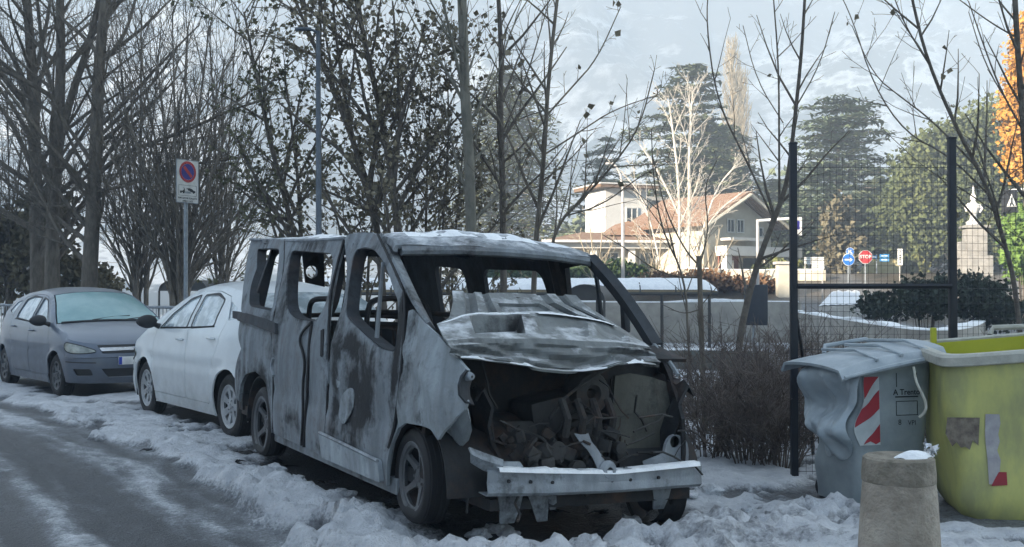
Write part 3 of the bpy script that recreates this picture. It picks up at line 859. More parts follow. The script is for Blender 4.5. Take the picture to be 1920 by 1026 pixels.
seat(-.95, -.48, .50); seat(-.95, .40, .85); seat(-1.95, .05, 1.25, h=.62); seat(-2.95, .0, 1.25, h=.58)
g = Geo()
h0 = [vy(579, 612, -.55), vy(580, 575, -.55), vy(586, 563, -.55), vy(600, 560, -.55), vy(622, 561, -.55)]
g.tube(smooth_line([tuple(p) for p in h0], 2), .022, 8); g.build('grab_rail', MV['black'], van)
# dark plate with a round port on the far pillar
g = Geo()
pp = [vx(*q, -3.80) for q in ((566, 466), (607, 468), (609, 538), (573, 530))]
cc = vx(585, 510, -3.80); rr_ = (vx(597, 510, -3.80)-cc).length*.95
po = [(p.y, p.z) for p in pp][::-1]
patch(g, po, [[(cc.y+rr_*math.cos(a), cc.z+rr_*math.sin(a)) for a in np.linspace(0, 2*math.pi, 24, endpoint=False)]], .04, lambda u, v: (-3.80, u, v), .02); g.build('pillar_plate', MV['black'], van)
g = Geo(); g.tube([(-1.02, .70, .4), (-1.06, .84, 1.2), (-1.1, .72, 1.68)], .06, 8); g.build('door_pillar', MV['black'], van)
g = Geo(); g.tube([(-1.14, -.80, .4), (-1.22, -.84, 1.05), (-1.35, -.70, 1.70)], .045, 8); g.build('door_pillar', MV['black'], van)

# ---- bonnet, buckled: swept rows from the scuttle to the crumpled lip
HR = [(.00, [(848, 545), (900, 548), (960, 550), (1020, 551), (1080, 553)]),
      (.10, [(850, 566), (900, 566), (960, 566), (1030, 566), (1098, 572)]),
      (.20, [(842, 596), (885, 587), (960, 584), (1040, 584), (1112, 590), (1150, 606)]),
      (.28, [(819, 607), (850, 600), (872, 590), (905, 587), (970, 587), (1040, 589), (1115, 600), (1160, 617), (1205, 640)]),
      (.42, [(824, 618), (872, 606), (915, 603), (975, 602), (1040, 606), (1120, 614), (1165, 628), (1208, 642)]),
      (.56, [(832, 632), (880, 628), (920, 625), (975, 624), (1040, 628), (1120, 634), (1170, 640), (1212, 646)]),
      (.63, [(838, 638), (890, 635), (960, 634), (1040, 636), (1120, 640), (1175, 644), (1218, 650)]),
      (.66, [(842, 652), (900, 650), (960, 652), (1040, 656), (1120, 658), (1180, 656), (1226, 658)]),
      (.66, [(846, 660), (900, 662), (960, 668), (1040, 676), (1100, 676), (1160, 664), (1230, 668)]),
      (.71, [(852, 666), (900, 671), (960, 678), (1040, 690), (1110, 692), (1170, 676), (1234, 680)]),
      (.69, [(853, 670), (900, 676), (960, 684), (1040, 696), (1110, 698), (1172, 680), (1236, 685)])]
def respan(pts, n):
    L = smooth_line(pts, 1); d = [0]
    for a, b in zip(L[:-1], L[1:]): d.append(d[-1]+math.hypot(b[0]-a[0], b[1]-a[1]))
    return [(float(np.interp(k/(n-1)*d[-1], d, [p[0] for p in L])), float(np.interp(k/(n-1)*d[-1], d, [p[1] for p in L]))) for k in range(n)]
NB = 90
def hoodrows():
    base = [[vx(*q, x) for q in respan(L, NB)] for x, L in HR]
    rows = []
    for i in range(len(base)-1):
        sub = 9 if i in (3, 4) else (6 if i < 6 else 4)
        for s in range(sub):
            t = s/sub
            row = []
            for j in range(NB):
                p = base[i][j].lerp(base[i+1][j], t); v = i+t; u = j/(NB-1)
                dz = 0
                if 3.3 < v < 4.95:                                   # pressed pocket and ribs
                    if .16 < u < .40: dz -= .085*min(1, (u-.16)/.02, (.40-u)/.02, (v-3.3)/.12, (4.95-v)/.12)
                    if .22 < u < .34 and 4.0 < v < 4.25: dz += .02
                    if .47 < u < .72: dz -= .03*min(1, (u-.47)/.03, (.72-u)/.03, (v-3.3)/.3, (4.95-v)/.3)
                    if .76 < u < .92: dz -= .025*min(1, (u-.76)/.03, (.92-u)/.03, (v-3.3)/.3)
                if v < 2.6:
                    for a, b in ((.10, .17), (.24, .29), (.68, .76), (.84, .90)):
                        if a < u < b: p = p+Vector((-.055*min(1, (u-a)/.012, (b-u)/.012), 0, -.01))
                    if .33 < u < .62 and 1.2 < v < 1.9: p = p+Vector((-.03, 0, -.01))
                if v > 6.5:
                    wv = math.sin(u*9+v*2)+.7*math.sin(u*21-v*4+2*math.sin(u*5))+.4*math.sin(u*47+v*3)
                    p = p+Vector((.020*wv, 0, .003*wv))
                else: dz += .002*math.sin(u*17+v*2)
                row.append(p+Vector((0, 0, dz)))
            rows.append(row)
    rows.append(base[-1])
    return rows
HROWS = hoodrows()
g = Geo(); g.sheet(HROWS, thick=-.012)
def hood_soot_shade(p):  # soot on the lip; the pocket's recess shade is put into the same mask
    return .5*max(0, min(1, (p.x-.6)/.06))*(.6+.4*math.sin(p.y*7))+.75*math.exp(-((p.y+.42)/.15)**4-((p.x-.42)/.12)**4)
g.build('bonnet', MV['hood'], van, smooth=22, attr={'soot': hood_soot_shade})
g = Geo(); hp = vx(960, 563, .02); g.box(hp, (.05, .10, .03), Matrix.Rotation(.15, 3, 'X'), bev=.006); g.tube([hp+Vector((.01, -.12, -.01)), hp+Vector((.03, .02, .01)), hp+Vector((.01, .14, .0))], .009, 6); g.build('bonnet_latch', MV['bay'], van)
# scuttle below the screen
g = Geo(); g.sheet([[(-.02, -.80+1.6*k/20, 1.10-.02*math.sin(k)) for k in range(21)], [(.18, -.82+1.64*k/20, 1.08+.02*math.sin(k*2.1)) for k in range(21)], [(.34, -.84+1.68*k/20, 1.02) for k in range(21)]][::-1], thick=.02); g.build('scuttle_panel', MV['black'], van)

# ---- far wing edge, engine bay
g = Geo()
rows = []
for k in range(13):
    t = k/12
    p = vx(1224+t*54, 648+t*64+t*t*74, .15+.50*t)
    rows.append([p, p+Vector((-.02, .03, -.10-.1*t)), p+Vector((-.08, .06, -.32-.1*t)), p+Vector((-.16, .05, -.52))])
g.sheet(rows, thick=.02); g.build('front_wing', MV['black'], van)
g = Geo(); P = [vx(1226, 648, .15), vx(1250, 672, .3), vx(1272, 704, .42)]
g.tube([tuple(p) for p in P], [.018, .016, .014], 6); g.build('wing_flange', MV['pale'], van)
rb = random.Random(11)
g = Geo()
for sd in (-1, 1):
    g.sheet([[(.18+.40*k/8+.015*math.sin(k*2.3+m), sd*(.70-.03*m+.025*math.sin(k*1.7+m*2)), .98-.10*m-.02*k*(m == 0)+.012*math.sin(k*3)) for k in range(9)] for m in range(7)], thick=.02)
g.tube([(.05, -.50, .36), (.70, -.50, .38)], .05, 8); g.tube([(.05, .50, .36), (.70, .50, .38)], .05, 8); g.box((.30, 0, .26), (.7, 1.3, .06))
g.build('inner_wing', MV['black'], van)
g = Geo()
g.box((.30, -.05, .62), (.30, .46, .40), Matrix.Rotation(.2, 3, 'X'), bev=.04)
g.lathe([(.001, -.16), (.11, -.15), (.12, -.05), (.12, .05), (.09, .08), (.001, .08)], 20, 'x', (.46, -.02, .56))
g.box((.36, -.36, .52), (.24, .20, .26), Matrix.Rotation(-.3, 3, 'Y'), bev=.03)
for k in range(4): g.tube([(.56, -.18+.1*k, .80), (.62, -.17+.1*k, .70), (.58, -.16+.1*k, .60)], .022, 7)
for k in range(5): g.lathe([(.001, 0), (.05-.004*k, .005), (.055-.005*k, .05), (.001, .055)], 14, 'x', (.6+.01*k, -.38+.13*k, .48+.06*math.sin(k*2)))
g.build('engine_block', MV['bay'], van)
g = Geo()
for k in range(60):
    p = Vector((rb.uniform(.40, .70), rb.uniform(-.60, .55), rb.uniform(.34, .78)))
    L = [p]
    d = Vector((rb.uniform(-.2, .2), rb.uniform(-1, 1), rb.uniform(-.8, .5))).normalized()
    for s in range(rb.randint(2, 5)):
        d = (d+Vector((rb.uniform(-.5, .5), rb.uniform(-.6, .6), rb.uniform(-.7, .5)))).normalized(); L.append(L[-1]+d*rb.uniform(.04, .10))
    g.tube(L, rb.uniform(.003, .008), 5)
tagw = g.build('burnt_wiring', MV['bay'], van); tagw['kind'] = 'stuff'
g = Geo()
for k in range(90):
    p = Vector((rb.uniform(.45, .68), rb.uniform(-.58, .2), rb.uniform(.32, .62)))
    g.box(p, (rb.uniform(.015, .07), rb.uniform(.02, .09), rb.uniform(.01, .07)), Matrix.Rotation(rb.uniform(-1, 1), 3, 'X') @ Matrix.Rotation(rb.uniform(-1, 1), 3, 'Z'), bev=.006)
o = g.build('charred_debris', MV['bay'], van); o['kind'] = 'stuff'
# strut tower disc, the far inner panel, the pale plate
g = Geo(); c = vx(1112, 738, .50); g.lathe([(.03, -.02), (.05, .01), (.11, .0), (.125, -.03), (.13, -.12)], 22, 'x', c); g.build('strut_tower', MV['bay'], van)
g = Geo(); rows = [[vx(*q, .46) for q in L] for L in ([(1150, 705), (1180, 700), (1215, 706), (1245, 716)], [(1146, 760), (1180, 752), (1215, 756), (1256, 772)], [(1150, 812), (1185, 806), (1225, 812), (1262, 830)], [(1160, 868), (1190, 862), (1230, 868), (1268, 876)])]
g.sheet(rows, thick=.02); g.build('inner_panel', burnt('greenish_inner_panel', (.075, .075, .064), bias=.12, rusty=.6), van)
g = Geo()
p = [vx(*q, .60) for q in ((1245, 872), (1246, 838), (1256, 820), (1272, 815), (1286, 824), (1290, 846), (1288, 872))]
c = vx(1267, 829, .60)
patch(g, smooth_poly([(q.y, q.z) for q in p], 1), [[(c.y+.035*math.cos(a), c.z+.035*math.sin(a)) for a in np.linspace(0, 2*math.pi, 20, endpoint=False)]], .03, lambda u, v: (.60+.01*math.sin(u*30), u, v), .02)
g.build('lamp_bracket', MV['alu'], van, attr={'soot': lambda p: .12})
g = Geo(); g.sheet([[vx(*q, x) for q in L] for x, L in ((.58, [(1205, 868), (1230, 858), (1248, 850)]), (.66, [(1208, 876), (1232, 872), (1250, 872)]), (.66, [(1216, 886), (1236, 884), (1252, 882)]))], thick=.012); g.build('tray', MV['alu'], van)
g = Geo(); g.tube([tuple(vx(*q, .55)) for q in ((1175, 668), (1120, 702), (1090, 722), (1060, 745), (1030, 785))], .009, 6); g.build('bonnet_stay', MV['bay'], van)
# crossbeam with bolt holes, feet, torn strip
g = Geo()
def beam(px, top):
    yt = interp(px, [912, 1010, 1150, 1312], [879, 882, 884, 868]); yb = interp(px, [912, 1010, 1150, 1312], [929, 928, 922, 910])
    return yt if top else yb
rows = []
for k in range(25):
    px = 912+400*k/24; X = .70+.05*math.sin(math.pi*k/24)
    a, b = vx(px, beam(px, True), X), vx(px, beam(px, False), X)
    h = a.z-b.z
    rows.append([a+Vector((-.09, 0, -.004)), a, a+Vector((.012, 0, -h*.12)), a+Vector((.012, 0, -h*.40)), a+Vector((.009, 0, -h*.5)), a+Vector((.012, 0, -h*.60)), b+Vector((.012, 0, h*.1)), b, b+Vector((-.09, 0, .004))])
g.sheet(rows, thick=-.006)
bo = g.build('crossbeam', MV['alu'], van, smooth=30, attr={'soot': lambda p: .30*math.exp(-((p.y+.05)/.1)**2)+.25*math.exp(-((p.y-.42)/.06)**2)+.2*math.exp(-((p.y+.35)/.05)**2)})
g = Geo()
for px, py in ((955, 903), (996, 904), (1037, 905), (1112, 904), (1148, 902), (1183, 900), (1236, 896)):
    c = vx(px, py, .764); g.lathe([(.001, .0), (.009, .0), (.010, -.01)], 10, 'x', c)
o = g.build('bolt_hole', MV['wire'], bo); o['kind'] = 'stuff'
g = Geo(); p = [vx(*q, .69) for q in ((946, 866), (975, 866), (985, 880), (938, 882))]
patch(g, [(q.y, q.z) for q in p][::-1], [], .05, lambda u, v: (.69, u, v), .02); g.build('beam_bracket', MV['alu'], van)
for q0, q1, w in (((958, 928), (950, 982), .075), ((1008, 926), (1016, 978), .06), ((1034, 930), (1036, 956), .03), ((1242, 914), (1234, 955), .065)):
    g = Geo(); a, b = vx(*q0, .66), vx(*q1, .62)
    g.sheet([[a+Vector((0, -w, 0)), a+Vector((.01, 0, 0)), a+Vector((0, w, 0))], [(a+b)/2+Vector((.01, -w*.8, 0)), (a+b)/2+Vector((.02, 0, 0)), (a+b)/2+Vector((.01, w*.8, 0))], [b+Vector((0, -w*.5, 0)), b, b+Vector((0, w*.6, 0))]][::-1], thick=.015)
    g.build('mounting_bracket', MV['alu'], van, attr={'soot': lambda p: .3})
g = Geo()
L = [(1090, 814), (1098, 830), (1112, 846), (1124, 866), (1135, 884)]
rows = []
for k, q in enumerate(L):
    p = vx(*q, .62+.03*k); w = [.045, .038, .034, .034, .045][k]
    rows.append([p+Vector((0, -w, .006)), p+Vector((.014, -w*.4, 0)), p+Vector((.014, w*.4, 0)), p+Vector((0, w, .006))])
g.sheet(rows, thick=-.01); g.build('torn_metal_strip', MV['alu'], van)
g = Geo(); p = vx(1140, 882, .75); g.lathe([(.03, -.03), (.05, -.02), (.055, .0), (.04, .02), (.02, .022)], 14, 'x', p); g.build('buckled_ring', MV['alu'], van)
# torn lower edge of the near wing and its bumper mount
def torn(name, rows, m, th=.012, a=None):
    g = Geo(); g.sheet(rows, thick=th); return g.build(name, MV[m], van, smooth=30, attr=a)
W1 = []
for i, (L, x) in enumerate((([(858, 758), (850, 772), (834, 796), (821, 822)], .84), ([(872, 768), (862, 786), (846, 812), (826, 836)], .88), ([(878, 790), (872, 806), (858, 828), (832, 852)], .82), ([(884, 806), (878, 826), (862, 846), (840, 850)], .74))):
    W1.append([vy(px, py, -.84+.03*i)+Vector((.012*math.sin(i*3+j*2), .015*math.sin(j*4+i), 0)) for j, (px, py) in enumerate(L)])
torn('torn_wing_edge', W1, 'pale', .012, {'soot': lambda p: .45*max(0, math.sin(p.x*40)*math.sin(p.z*37))})
W2 = [[vx(*q, .70) for q in ((880, 838), (900, 846), (928, 856), (944, 862))], [vx(*q, .74) for q in ((884, 852), (904, 862), (930, 870), (944, 874))], [vx(*q, .70) for q in ((882, 868), (905, 882), (928, 890), (940, 896))]]
torn('torn_bumper_mount', W2, 'alu', -.012, {'soot': lambda p: .3})
torn('torn_headlamp_frame', [[vx(*q, .80) for q in ((876, 694), (866, 706), (861, 722), (862, 740), (874, 754))], [vx(*q, .76) for q in ((884, 700), (876, 710), (872, 724), (872, 740), (882, 756))], [vx(*q, .66) for q in ((888, 706), (884, 716), (881, 728), (882, 742), (890, 760))]], 'inner', .01)
g = Geo(); g.lathe([(.006, .02), (.018, .015), (.026, -.03)], 12, 'x', vx(882, 706, .80)); g.build('lamp_stud', MV['panel'], van)
# wheel housings
for (x, y, r) in ((.21, -.60, .40), (.21, .52, .34), (-3.03, -.62, .38), (-3.03, .62, .38)):
    g = Geo(); rows = []
    for k in range(15):
        a = math.pi*k/14; rows.append([(x+r*math.cos(a), y-.28, .30+r*math.sin(a)), (x+r*math.cos(a), y+.28, .30+r*math.sin(a))])
    g.sheet(rows, thick=.01); g.build('wheel_housing', MV['black'], van)
vh2 = spoke_windows(5, .066, .163, .80, math.pi/2+.3)
vh = spoke_windows(5, .075, .185, .80, math.pi/2+.3)
wheel(van, (.11, -.80, .335), -1, .275, .16, .195, vh2, MV['wire'], MV['rim'], dish=.05, flat=.10, steer=-.04)
wheel(van, (.235, .70, .215), 1, .30, .18, .222, vh, MV['black'], MV['black'], dish=.05, tyre=False)  # both far rims black: the shade hiding them is put into their colour
wheel(van, (-3.03, -.80, .29), -1, .30, .18, .222, vh, MV['wire'], MV['rim'], dish=.05, flat=.18)
wheel(van, (-3.03, .80, .29), 1, .30, .18, .222, vh, MV['black'], MV['black'], dish=.05, flat=.18)
# ---- snow lying on the wreck (loose, not part of it)
def van_loose(g, name, m, label, cat):
    o = g.build(name, m); o.location = (*VAN['loc'], 0); o.rotation_euler = (VAN['roll'], 0, VAN['hd']); return tag(o, label, cat)
g = Geo(); rows = []
for x in np.linspace(-3.8, -.66, 46):
    row = []
    for t in np.linspace(-.90, .92, 42):
        p = Vector(roofpt(x, t)); n = math.sin(x*9+t*4)*math.sin(t*13-x*5)+.6*math.sin(x*23+t*31)
        e = min((x+3.8)/.2, (-.66-x)/.06, (t+.90)/.1, (.92-t)/.1, 1)
        row.append(p+Vector((0, 0, -.012+.013*max(0, e)+.003*n*max(0, e))))
    rows.append(row)
g.sheet(rows[::-1]); van_loose(g, 'roof_snow', M_SNOW, 'thin crust of snow on the roof of the burnt van', 'snow')['kind'] = 'stuff'
g = Geo()
def ridge_snow(row_i, j0, j1, w, h, seed):
    r = random.Random(seed); rows = []
    for j in range(j0, j1):
        p = HROWS[row_i][j]; e = min(1, (j-j0)/4, (j1-1-j)/4); k = .6+.8*r.random()
        rows.append([p+Vector((w*.6, 0, -.004)), p+Vector((w*.45, 0, h*e*k*.7)), p+Vector((0, 0, h*e*k)), p+Vector((-w*.4, 0, h*e*k*.6)), p+Vector((-w*.6, 0, -.006))])
    g.sheet(rows)
nr = len(HROWS)
ridge_snow(nr-3, 2, 30, .026, .008, 1); ridge_snow(nr-3, 26, 66, .026, .009, 2); ridge_snow(nr-3, 74, 88, .045, .016, 3)
ridge_snow(18, 2, 40, .03, .004, 4); ridge_snow(17, 42, 78, .10, .006, 5)
van_loose(g, 'bonnet_snow', M_SNOW, 'snow lines along the folds of the buckled bonnet', 'snow')['kind'] = 'stuff'
g = Geo(); rows = []; r = random.Random(5)
for k in range(40):
    px = 930+375*k/39; p = vx(px, beam(px, True)-1, .73); k_ = .4+.9*r.random()
    if 1015 < px < 1050: k_ *= 1.6
    rows.append([p+Vector((.045, 0, -.012)), p+Vector((.035, 0, .008*k_)), p+Vector((-.02, 0, .009*k_)), p+Vector((-.08, 0, 0))])
g.sheet(rows); van_loose(g, 'beam_snow', M_SNOW, 'snow along the top of the bare front crossbeam', 'snow')['kind'] = 'stuff'
# ================================================================== parked hatchbacks
M_TYRE = mat('tyre_rubber', (.014, .014, .015), .8, var=.3, scale=20, bump=.3, bscale=60)
M_TRIM = mat('black_plastic', (.02, .021, .023), .55)
M_DARK = mat('dark_void', (.006, .006, .007), .9)
M_CHROME = mat('chrome_strip', (.55, .57, .6), .25, metal=1)
M_LAMP = mat('headlamp_lens', (.20, .22, .20), .12, col2=(.42, .44, .40), scale=9, coat=.6)
M_PLATE = mat('plate_white', (.7, .7, .68), .5)
M_BLUE = mat('plate_blue', (.02, .05, .35), .5)

def coons(F, B, Lc, Rc, nu, nv, bulge=0.0, bz=Vector((0, 0, 1))):
    """rows from front curve F(t) to rear curve B(t), side curves Lc(v), Rc(v)"""
    rows = []
    for i in range(nv+1):
        v = i/nv; row = []
        for j in range(nu+1):
            t = j/nu
            p = F(t)*(1-v)+B(t)*v+Lc(v)*(1-t)+Rc(v)*t-(F(0)*(1-t)*(1-v)+F(1)*t*(1-v)+B(0)*(1-t)*v+B(1)*t*v)
            k = (1-abs(2*t-1)**3)*math.sin(math.pi*min(1, max(0, v)))**.7
            row.append(p+bz*(bulge*k))
        rows.append(row)
    return rows

def hatchback(name, P, loc, hd, paint, glass, screen, rimmat, label, cat, holes):
    car = empty(name, (*loc, 0), (0, 0, hd), label, cat)
    W = P['w']; sF, sR = P['sF'], P['sR']; wb = P['wb']; tr = P['tr']
    rx, rz = P['rail']
    rail = lambda x: interp(x, rx, rz)
    def ysd(x, z):
        y = W*interp(z, P['pz'], P['py'])
        y -= .03*min(1.5, max(0, (x+.1)/.6))**2+.05*min(1.6, max(0, (-(wb-.2)-x)/.6))**2
        y -= .012*math.exp(-((z-P['crease'])/.03)**2)
        dz = rail(x)-z
        if dz < .05: y -= .03*(1-max(0, dz)/.05)**2
        for ax in (0, -wb):                                   # flared arches
            r = math.hypot(x-ax, z-tr)
            y += .018*math.exp(-((r-tr-.05)/.03)**2)
        return y
    def wrap(s, z, off=0.0, side=-1):
        if s > sF: e, x0, xe = min(1, (s-sF)), sF, interp(z, P['nz'], P['nx'])
        elif s < sR: e, x0, xe = min(1, (sR-s)), sR, interp(z, P['tz'], P['tx'])
        else: return Vector((s, side*(ysd(s, z)+off), z))
        th = e*math.pi/2; n = 2.5; c = max(0, math.cos(th))**(2/n); q = max(0, math.sin(th))**(2/n)
        y = (ysd(x0, z)+off)*c; x = x0+(xe-x0+(off if xe > x0 else -off))*q
        return Vector((x, side*y, z))
    FC, RC = sF+1, sR-1
    both = (-1, 1)
    def skin(nm, outline, hs, m, off=0.0, s=.05, thick=.015, sides=both, parent=car, smooth=40):
        g = Geo()
        for sd in sides:
            patch(g, outline, hs, s, lambda u, v: wrap(u, v, off, sd), thick, flip=(sd > 0))
        return g.build(nm, m, parent, smooth=smooth)
    arch = lambda cx, r: [(cx+r*math.cos(a), tr+r*math.sin(a)) for a in np.linspace(math.pi+.35, -.35, 19)]
    zb = P['zb']; ra = tr+.055
    toprail = [(x, z) for x, z in sorted(zip(rx, rz)) if sR <= x <= sF]
    body = [(sR, zb+.1)]+arch(-wb, ra)+arch(0, ra)+[(sF, zb+.06), (sF, rail(sF))]+toprail[::-1]+[(sR, rail(sR))]
    body = [p for k, p in enumerate(body) if k == 0 or math.hypot(p[0]-body[k-1][0], p[1]-body[k-1][1]) > 1e-4]
    fd, rd = P['fdoor'], P['rdoor']; wn = P['wins']
    for sd in both: skin('body_side', body, [fd, rd]+wn[2:], paint, sides=(sd,))
    def shrink(poly, d):
        c = Vector((sum(p[0] for p in poly)/len(poly), sum(p[1] for p in poly)/len(poly)))
        return [tuple(Vector(p)-(Vector(p)-c).normalized()*d) for p in poly]
    for nm, dr, win, hx in (('door', fd, wn[0], P['handles'][0]), ('door', rd, wn[1], P['handles'][1])):
        for sd in both:
            d = skin(nm, shrink(dr, .006), [win], paint, sides=(sd,))
            big = shrink(win, -.032)
            skin('window_frame', big, [shrink(win, -.002)], M_TRIM, off=.003, sides=(sd,), parent=d, thick=.004)
            skin('window', win, [], glass, off=-.012, sides=(sd,), parent=d, thick=.004)
            g = Geo(); h = wrap(*hx, .03, sd); g.tube([h+Vector((-.09, -.022*sd, 0)), h+Vector((-.06, 0, .004)), h+Vector((.05, 0, .006)), h+Vector((.085, -.022*sd, .004))], [.010, .014, .014, .010], 6); g.build('handle', paint, d)
            g = Geo(); L = [tuple(wrap(u, v, .002, sd)) for u, v in P['belt']]; g.tube(L, .009, 5); g.build('window_trim', M_TRIM, d)
    for sd in both: skin('quarter_window', wn[2], [], glass, off=-.012, thick=.004, sides=(sd,))
    # dark shell behind the gaps
    g = Geo()
    for sd in both:
        patch(g, body, [], .09, lambda u, v: wrap(u, v, -.05, sd), 0, flip=(sd > 0))
    g.box((-wb/2, 0, zb+.05), (wb-.9, W*1.7, .12)); g.box((.35, 0, .42), (.5, W*1.3, .3)); g.box((-wb-.2, 0, .42), (.6, W*1.3, .3))
    g.build('inner_shell', M_DARK, car)
    # nose between bonnet edge and bumper, bumper, lamps, grille
    zh = lambda s: interp(s, P['hs'], P['hz'])
    ss = list(np.linspace(sF, FC, 22))
    skin('nose_panel', [(s, P['zbump']) for s in ss]+[(s, zh(s)) for s in ss[::-1]], [], paint, s=.05)
    lowb = [(s, zb+.02*(1-(s-sF))) for s in ss]
    bh = [P['grille_low'], P['fog']]
    skin('front_bumper', lowb+[(s, P['zbump']-.006) for s in ss[::-1]], bh, paint, off=.008, s=.05)
    for h, nm in zip(bh, ('lower_grille', 'fog_recess')):
        for sd in both:
            g = Geo(); patch(g, h, [], .05, lambda u, v: wrap(u, v, -.02, sd), .0, flip=(sd > 0)); g.build(nm, M_TRIM, car)
    for sd in both:
        lp = skin('headlight', smooth_poly(P['lamp'], 2), [], M_LAMP, off=.006, sides=(sd,), s=.04)
        g = Geo(); L = [tuple(wrap(u, v, .007, sd)) for u, v in smooth_poly(P['lamp'], 2)]; g.tube(L+L[:1], .006, 4); g.build('lamp_seal', M_TRIM, lp)
    g = Geo()
    for sd in both: patch(g, P['grille'], [], .05, lambda u, v: wrap(u, v, .006, sd), .008, flip=(sd > 0))
    gr = g.build('grille', M_TRIM, car)
    g = Geo()
    for sd in both: patch(g, P['gbar'], [], .05, lambda u, v: wrap(u, v, .018, sd), .012, flip=(sd > 0))
    g.build('chrome_bar', M_CHROME, gr)
    for sd in both: skin('bumper_trim', P['btrim'], [], M_TRIM, off=.012, s=.05, sides=(sd,))
    g = Geo(); xn = interp(P['plate'], P['nz'], P['nx'])+.022; g.box((xn, 0, P['plate']), (.012, .48, .105), bev=.004); pl = g.build('licence_plate', M_PLATE, car)
    for yy in (-.218, .218):
        g = Geo(); g.box((xn+.007, yy, P['plate']), (.004, .04, .099)); g.build('plate_band', M_BLUE, pl)
    # bonnet, screens, roof, tail as swept sheets
    def rp(x, sd, dy=0.0): return Vector((x, sd*(ysd(x, rail(x))-dy), rail(x)))
    xa = P['xa']; xt = P['xt']; xr = P['xr']
    def front(t):
        a = abs(2*t-1); s = sF+1-a; sd = -1 if t < .5 else 1
        p = wrap(s, zh(s), 0, sd); p.z += .004; return p
    def base(t, d=0.0):
        a = 2*t-1; p = rp(xa, -1 if a < 0 else 1)
        return Vector((xa+P['bow']*(1-a*a)+d, p.y*abs(a), p.z+.035*(1-a*a)))
    def rooff(t, d=0.0):
        a = 2*t-1; p = rp(xt, 1)
        return Vector((xt+.10*(1-a*a)+d, p.y*a, p.z+P['rc']*(1-abs(a)**2.5)))
    def roofr(t):
        a = 2*t-1; p = rp(xr, 1)
        return Vector((xr-.03*(1-a*a), p.y*a, p.z+P['rc']*.8*(1-abs(a)**2.5)))
    def tail(t):
        a = 2*t-1; p = rp(sR, 1)
        return Vector((sR-.16*(1-a*a), p.y*a, p.z-.02))
    run = lambda x0, x1, sd: (lambda v: rp(x0+(x1-x0)*v, sd))
    g = Geo(); g.sheet(coons(front, base, run(sF, xa, -1), run(sF, xa, 1), 28, 16, P['hb']), thick=.012); g.build('bonnet', paint, car, smooth=60)
    g = Geo(); g.sheet(coons(lambda t: base(t, -.02), lambda t: rooff(t, .02), lambda v: rp(xa-.02+(xt-xa+.04)*v, -1, .02), lambda v: rp(xa-.02+(xt-xa+.04)*v, 1, .02), 24, 12, .02), thick=.006); ws = g.build('windscreen', screen, car, smooth=60)
    g = Geo(); L = [base(t, .0)+Vector((0, 0, .012)) for t in np.linspace(.04, .96, 22)]; g.tube(L, .016, 5); g.build('scuttle', M_TRIM, car)
    for t0, t1 in ((.30, .66), (.62, .95)):
        g = Geo(); a, b = base(t0, -.03), base(t1, -.10); b.z += .06; g.tube([a+Vector((0, 0, .02)), (a+b)/2+Vector((.0, 0, .028)), b+Vector((.0, 0, .014))], [.012, .009, .007], 5); g.build('wiper', M_TRIM, ws)
    g = Geo(); g.sheet(coons(rooff, roofr, run(xt, xr, -1), run(xt, xr, 1), 24, 16, .015), thick=.015); g.build('roof', paint, car, smooth=60)
    g = Geo(); g.sheet(coons(roofr, tail, run(xr, sR, -1), run(xr, sR, 1), 20, 8, .0), thick=.01); g.build('rear_window', glass, car, smooth=60)
    st = list(np.linspace(sR, RC, 18))
    skin('tailgate', [(s, .55) for s in st]+[(s, rail(sR)-.02) for s in st[::-1]], [], paint, s=.07)
    skin('rear_bumper', [(s, zb+.1) for s in st]+[(s, .545) for s in st[::-1]], [], paint, off=.012, s=.07)
    for sd in both:
        m0 = wrap(P['mir'][0], P['mir'][1], 0, sd)
        g = Geo(); bm = bmesh.new(); bmesh.ops.create_icosphere(bm, subdivisions=3, radius=1)
        for v in bm.verts:
            v.co = Vector((v.co.x*.055*(1.3 if v.co.x > 0 else .7), v.co.y*.115, v.co.z*.075*(1-.15*v.co.y*sd)))
        bm.verts.index_update(); g.add([m0+Vector((.0, sd*.15, .045))+v.co for v in bm.verts], [tuple(v.index for v in f.verts) for f in bm.faces]); bm.free()
        g.tube([m0+Vector((.02, -.02*sd, -.02)), m0+Vector((.01, .06*sd, .01)), m0+Vector((0, .10*sd, .03))], [.035, .026, .03], 8); mi = g.build('side_mirror', P['mirmat'], car)
    for ax in (0, -wb):
        for sd in both:
            h = wheel(car, (ax, sd*(W-.115), tr), sd, tr, .185, P['rr'], holes, M_TYRE, rimmat, dish=P.get('dish', .02), m_hub=M_DARK)
        for sd in both:
            g = Geo(); g.sheet([[(ax+(ra+.005)*math.cos(a), sd*(W-yy), tr+(ra+.005)*math.sin(a)) for a in np.linspace(-.3, math.pi+.3, 17)] for yy in (.03, .30)], thick=.004)
            g.build('wheel_housing', M_DARK, car)
    return car

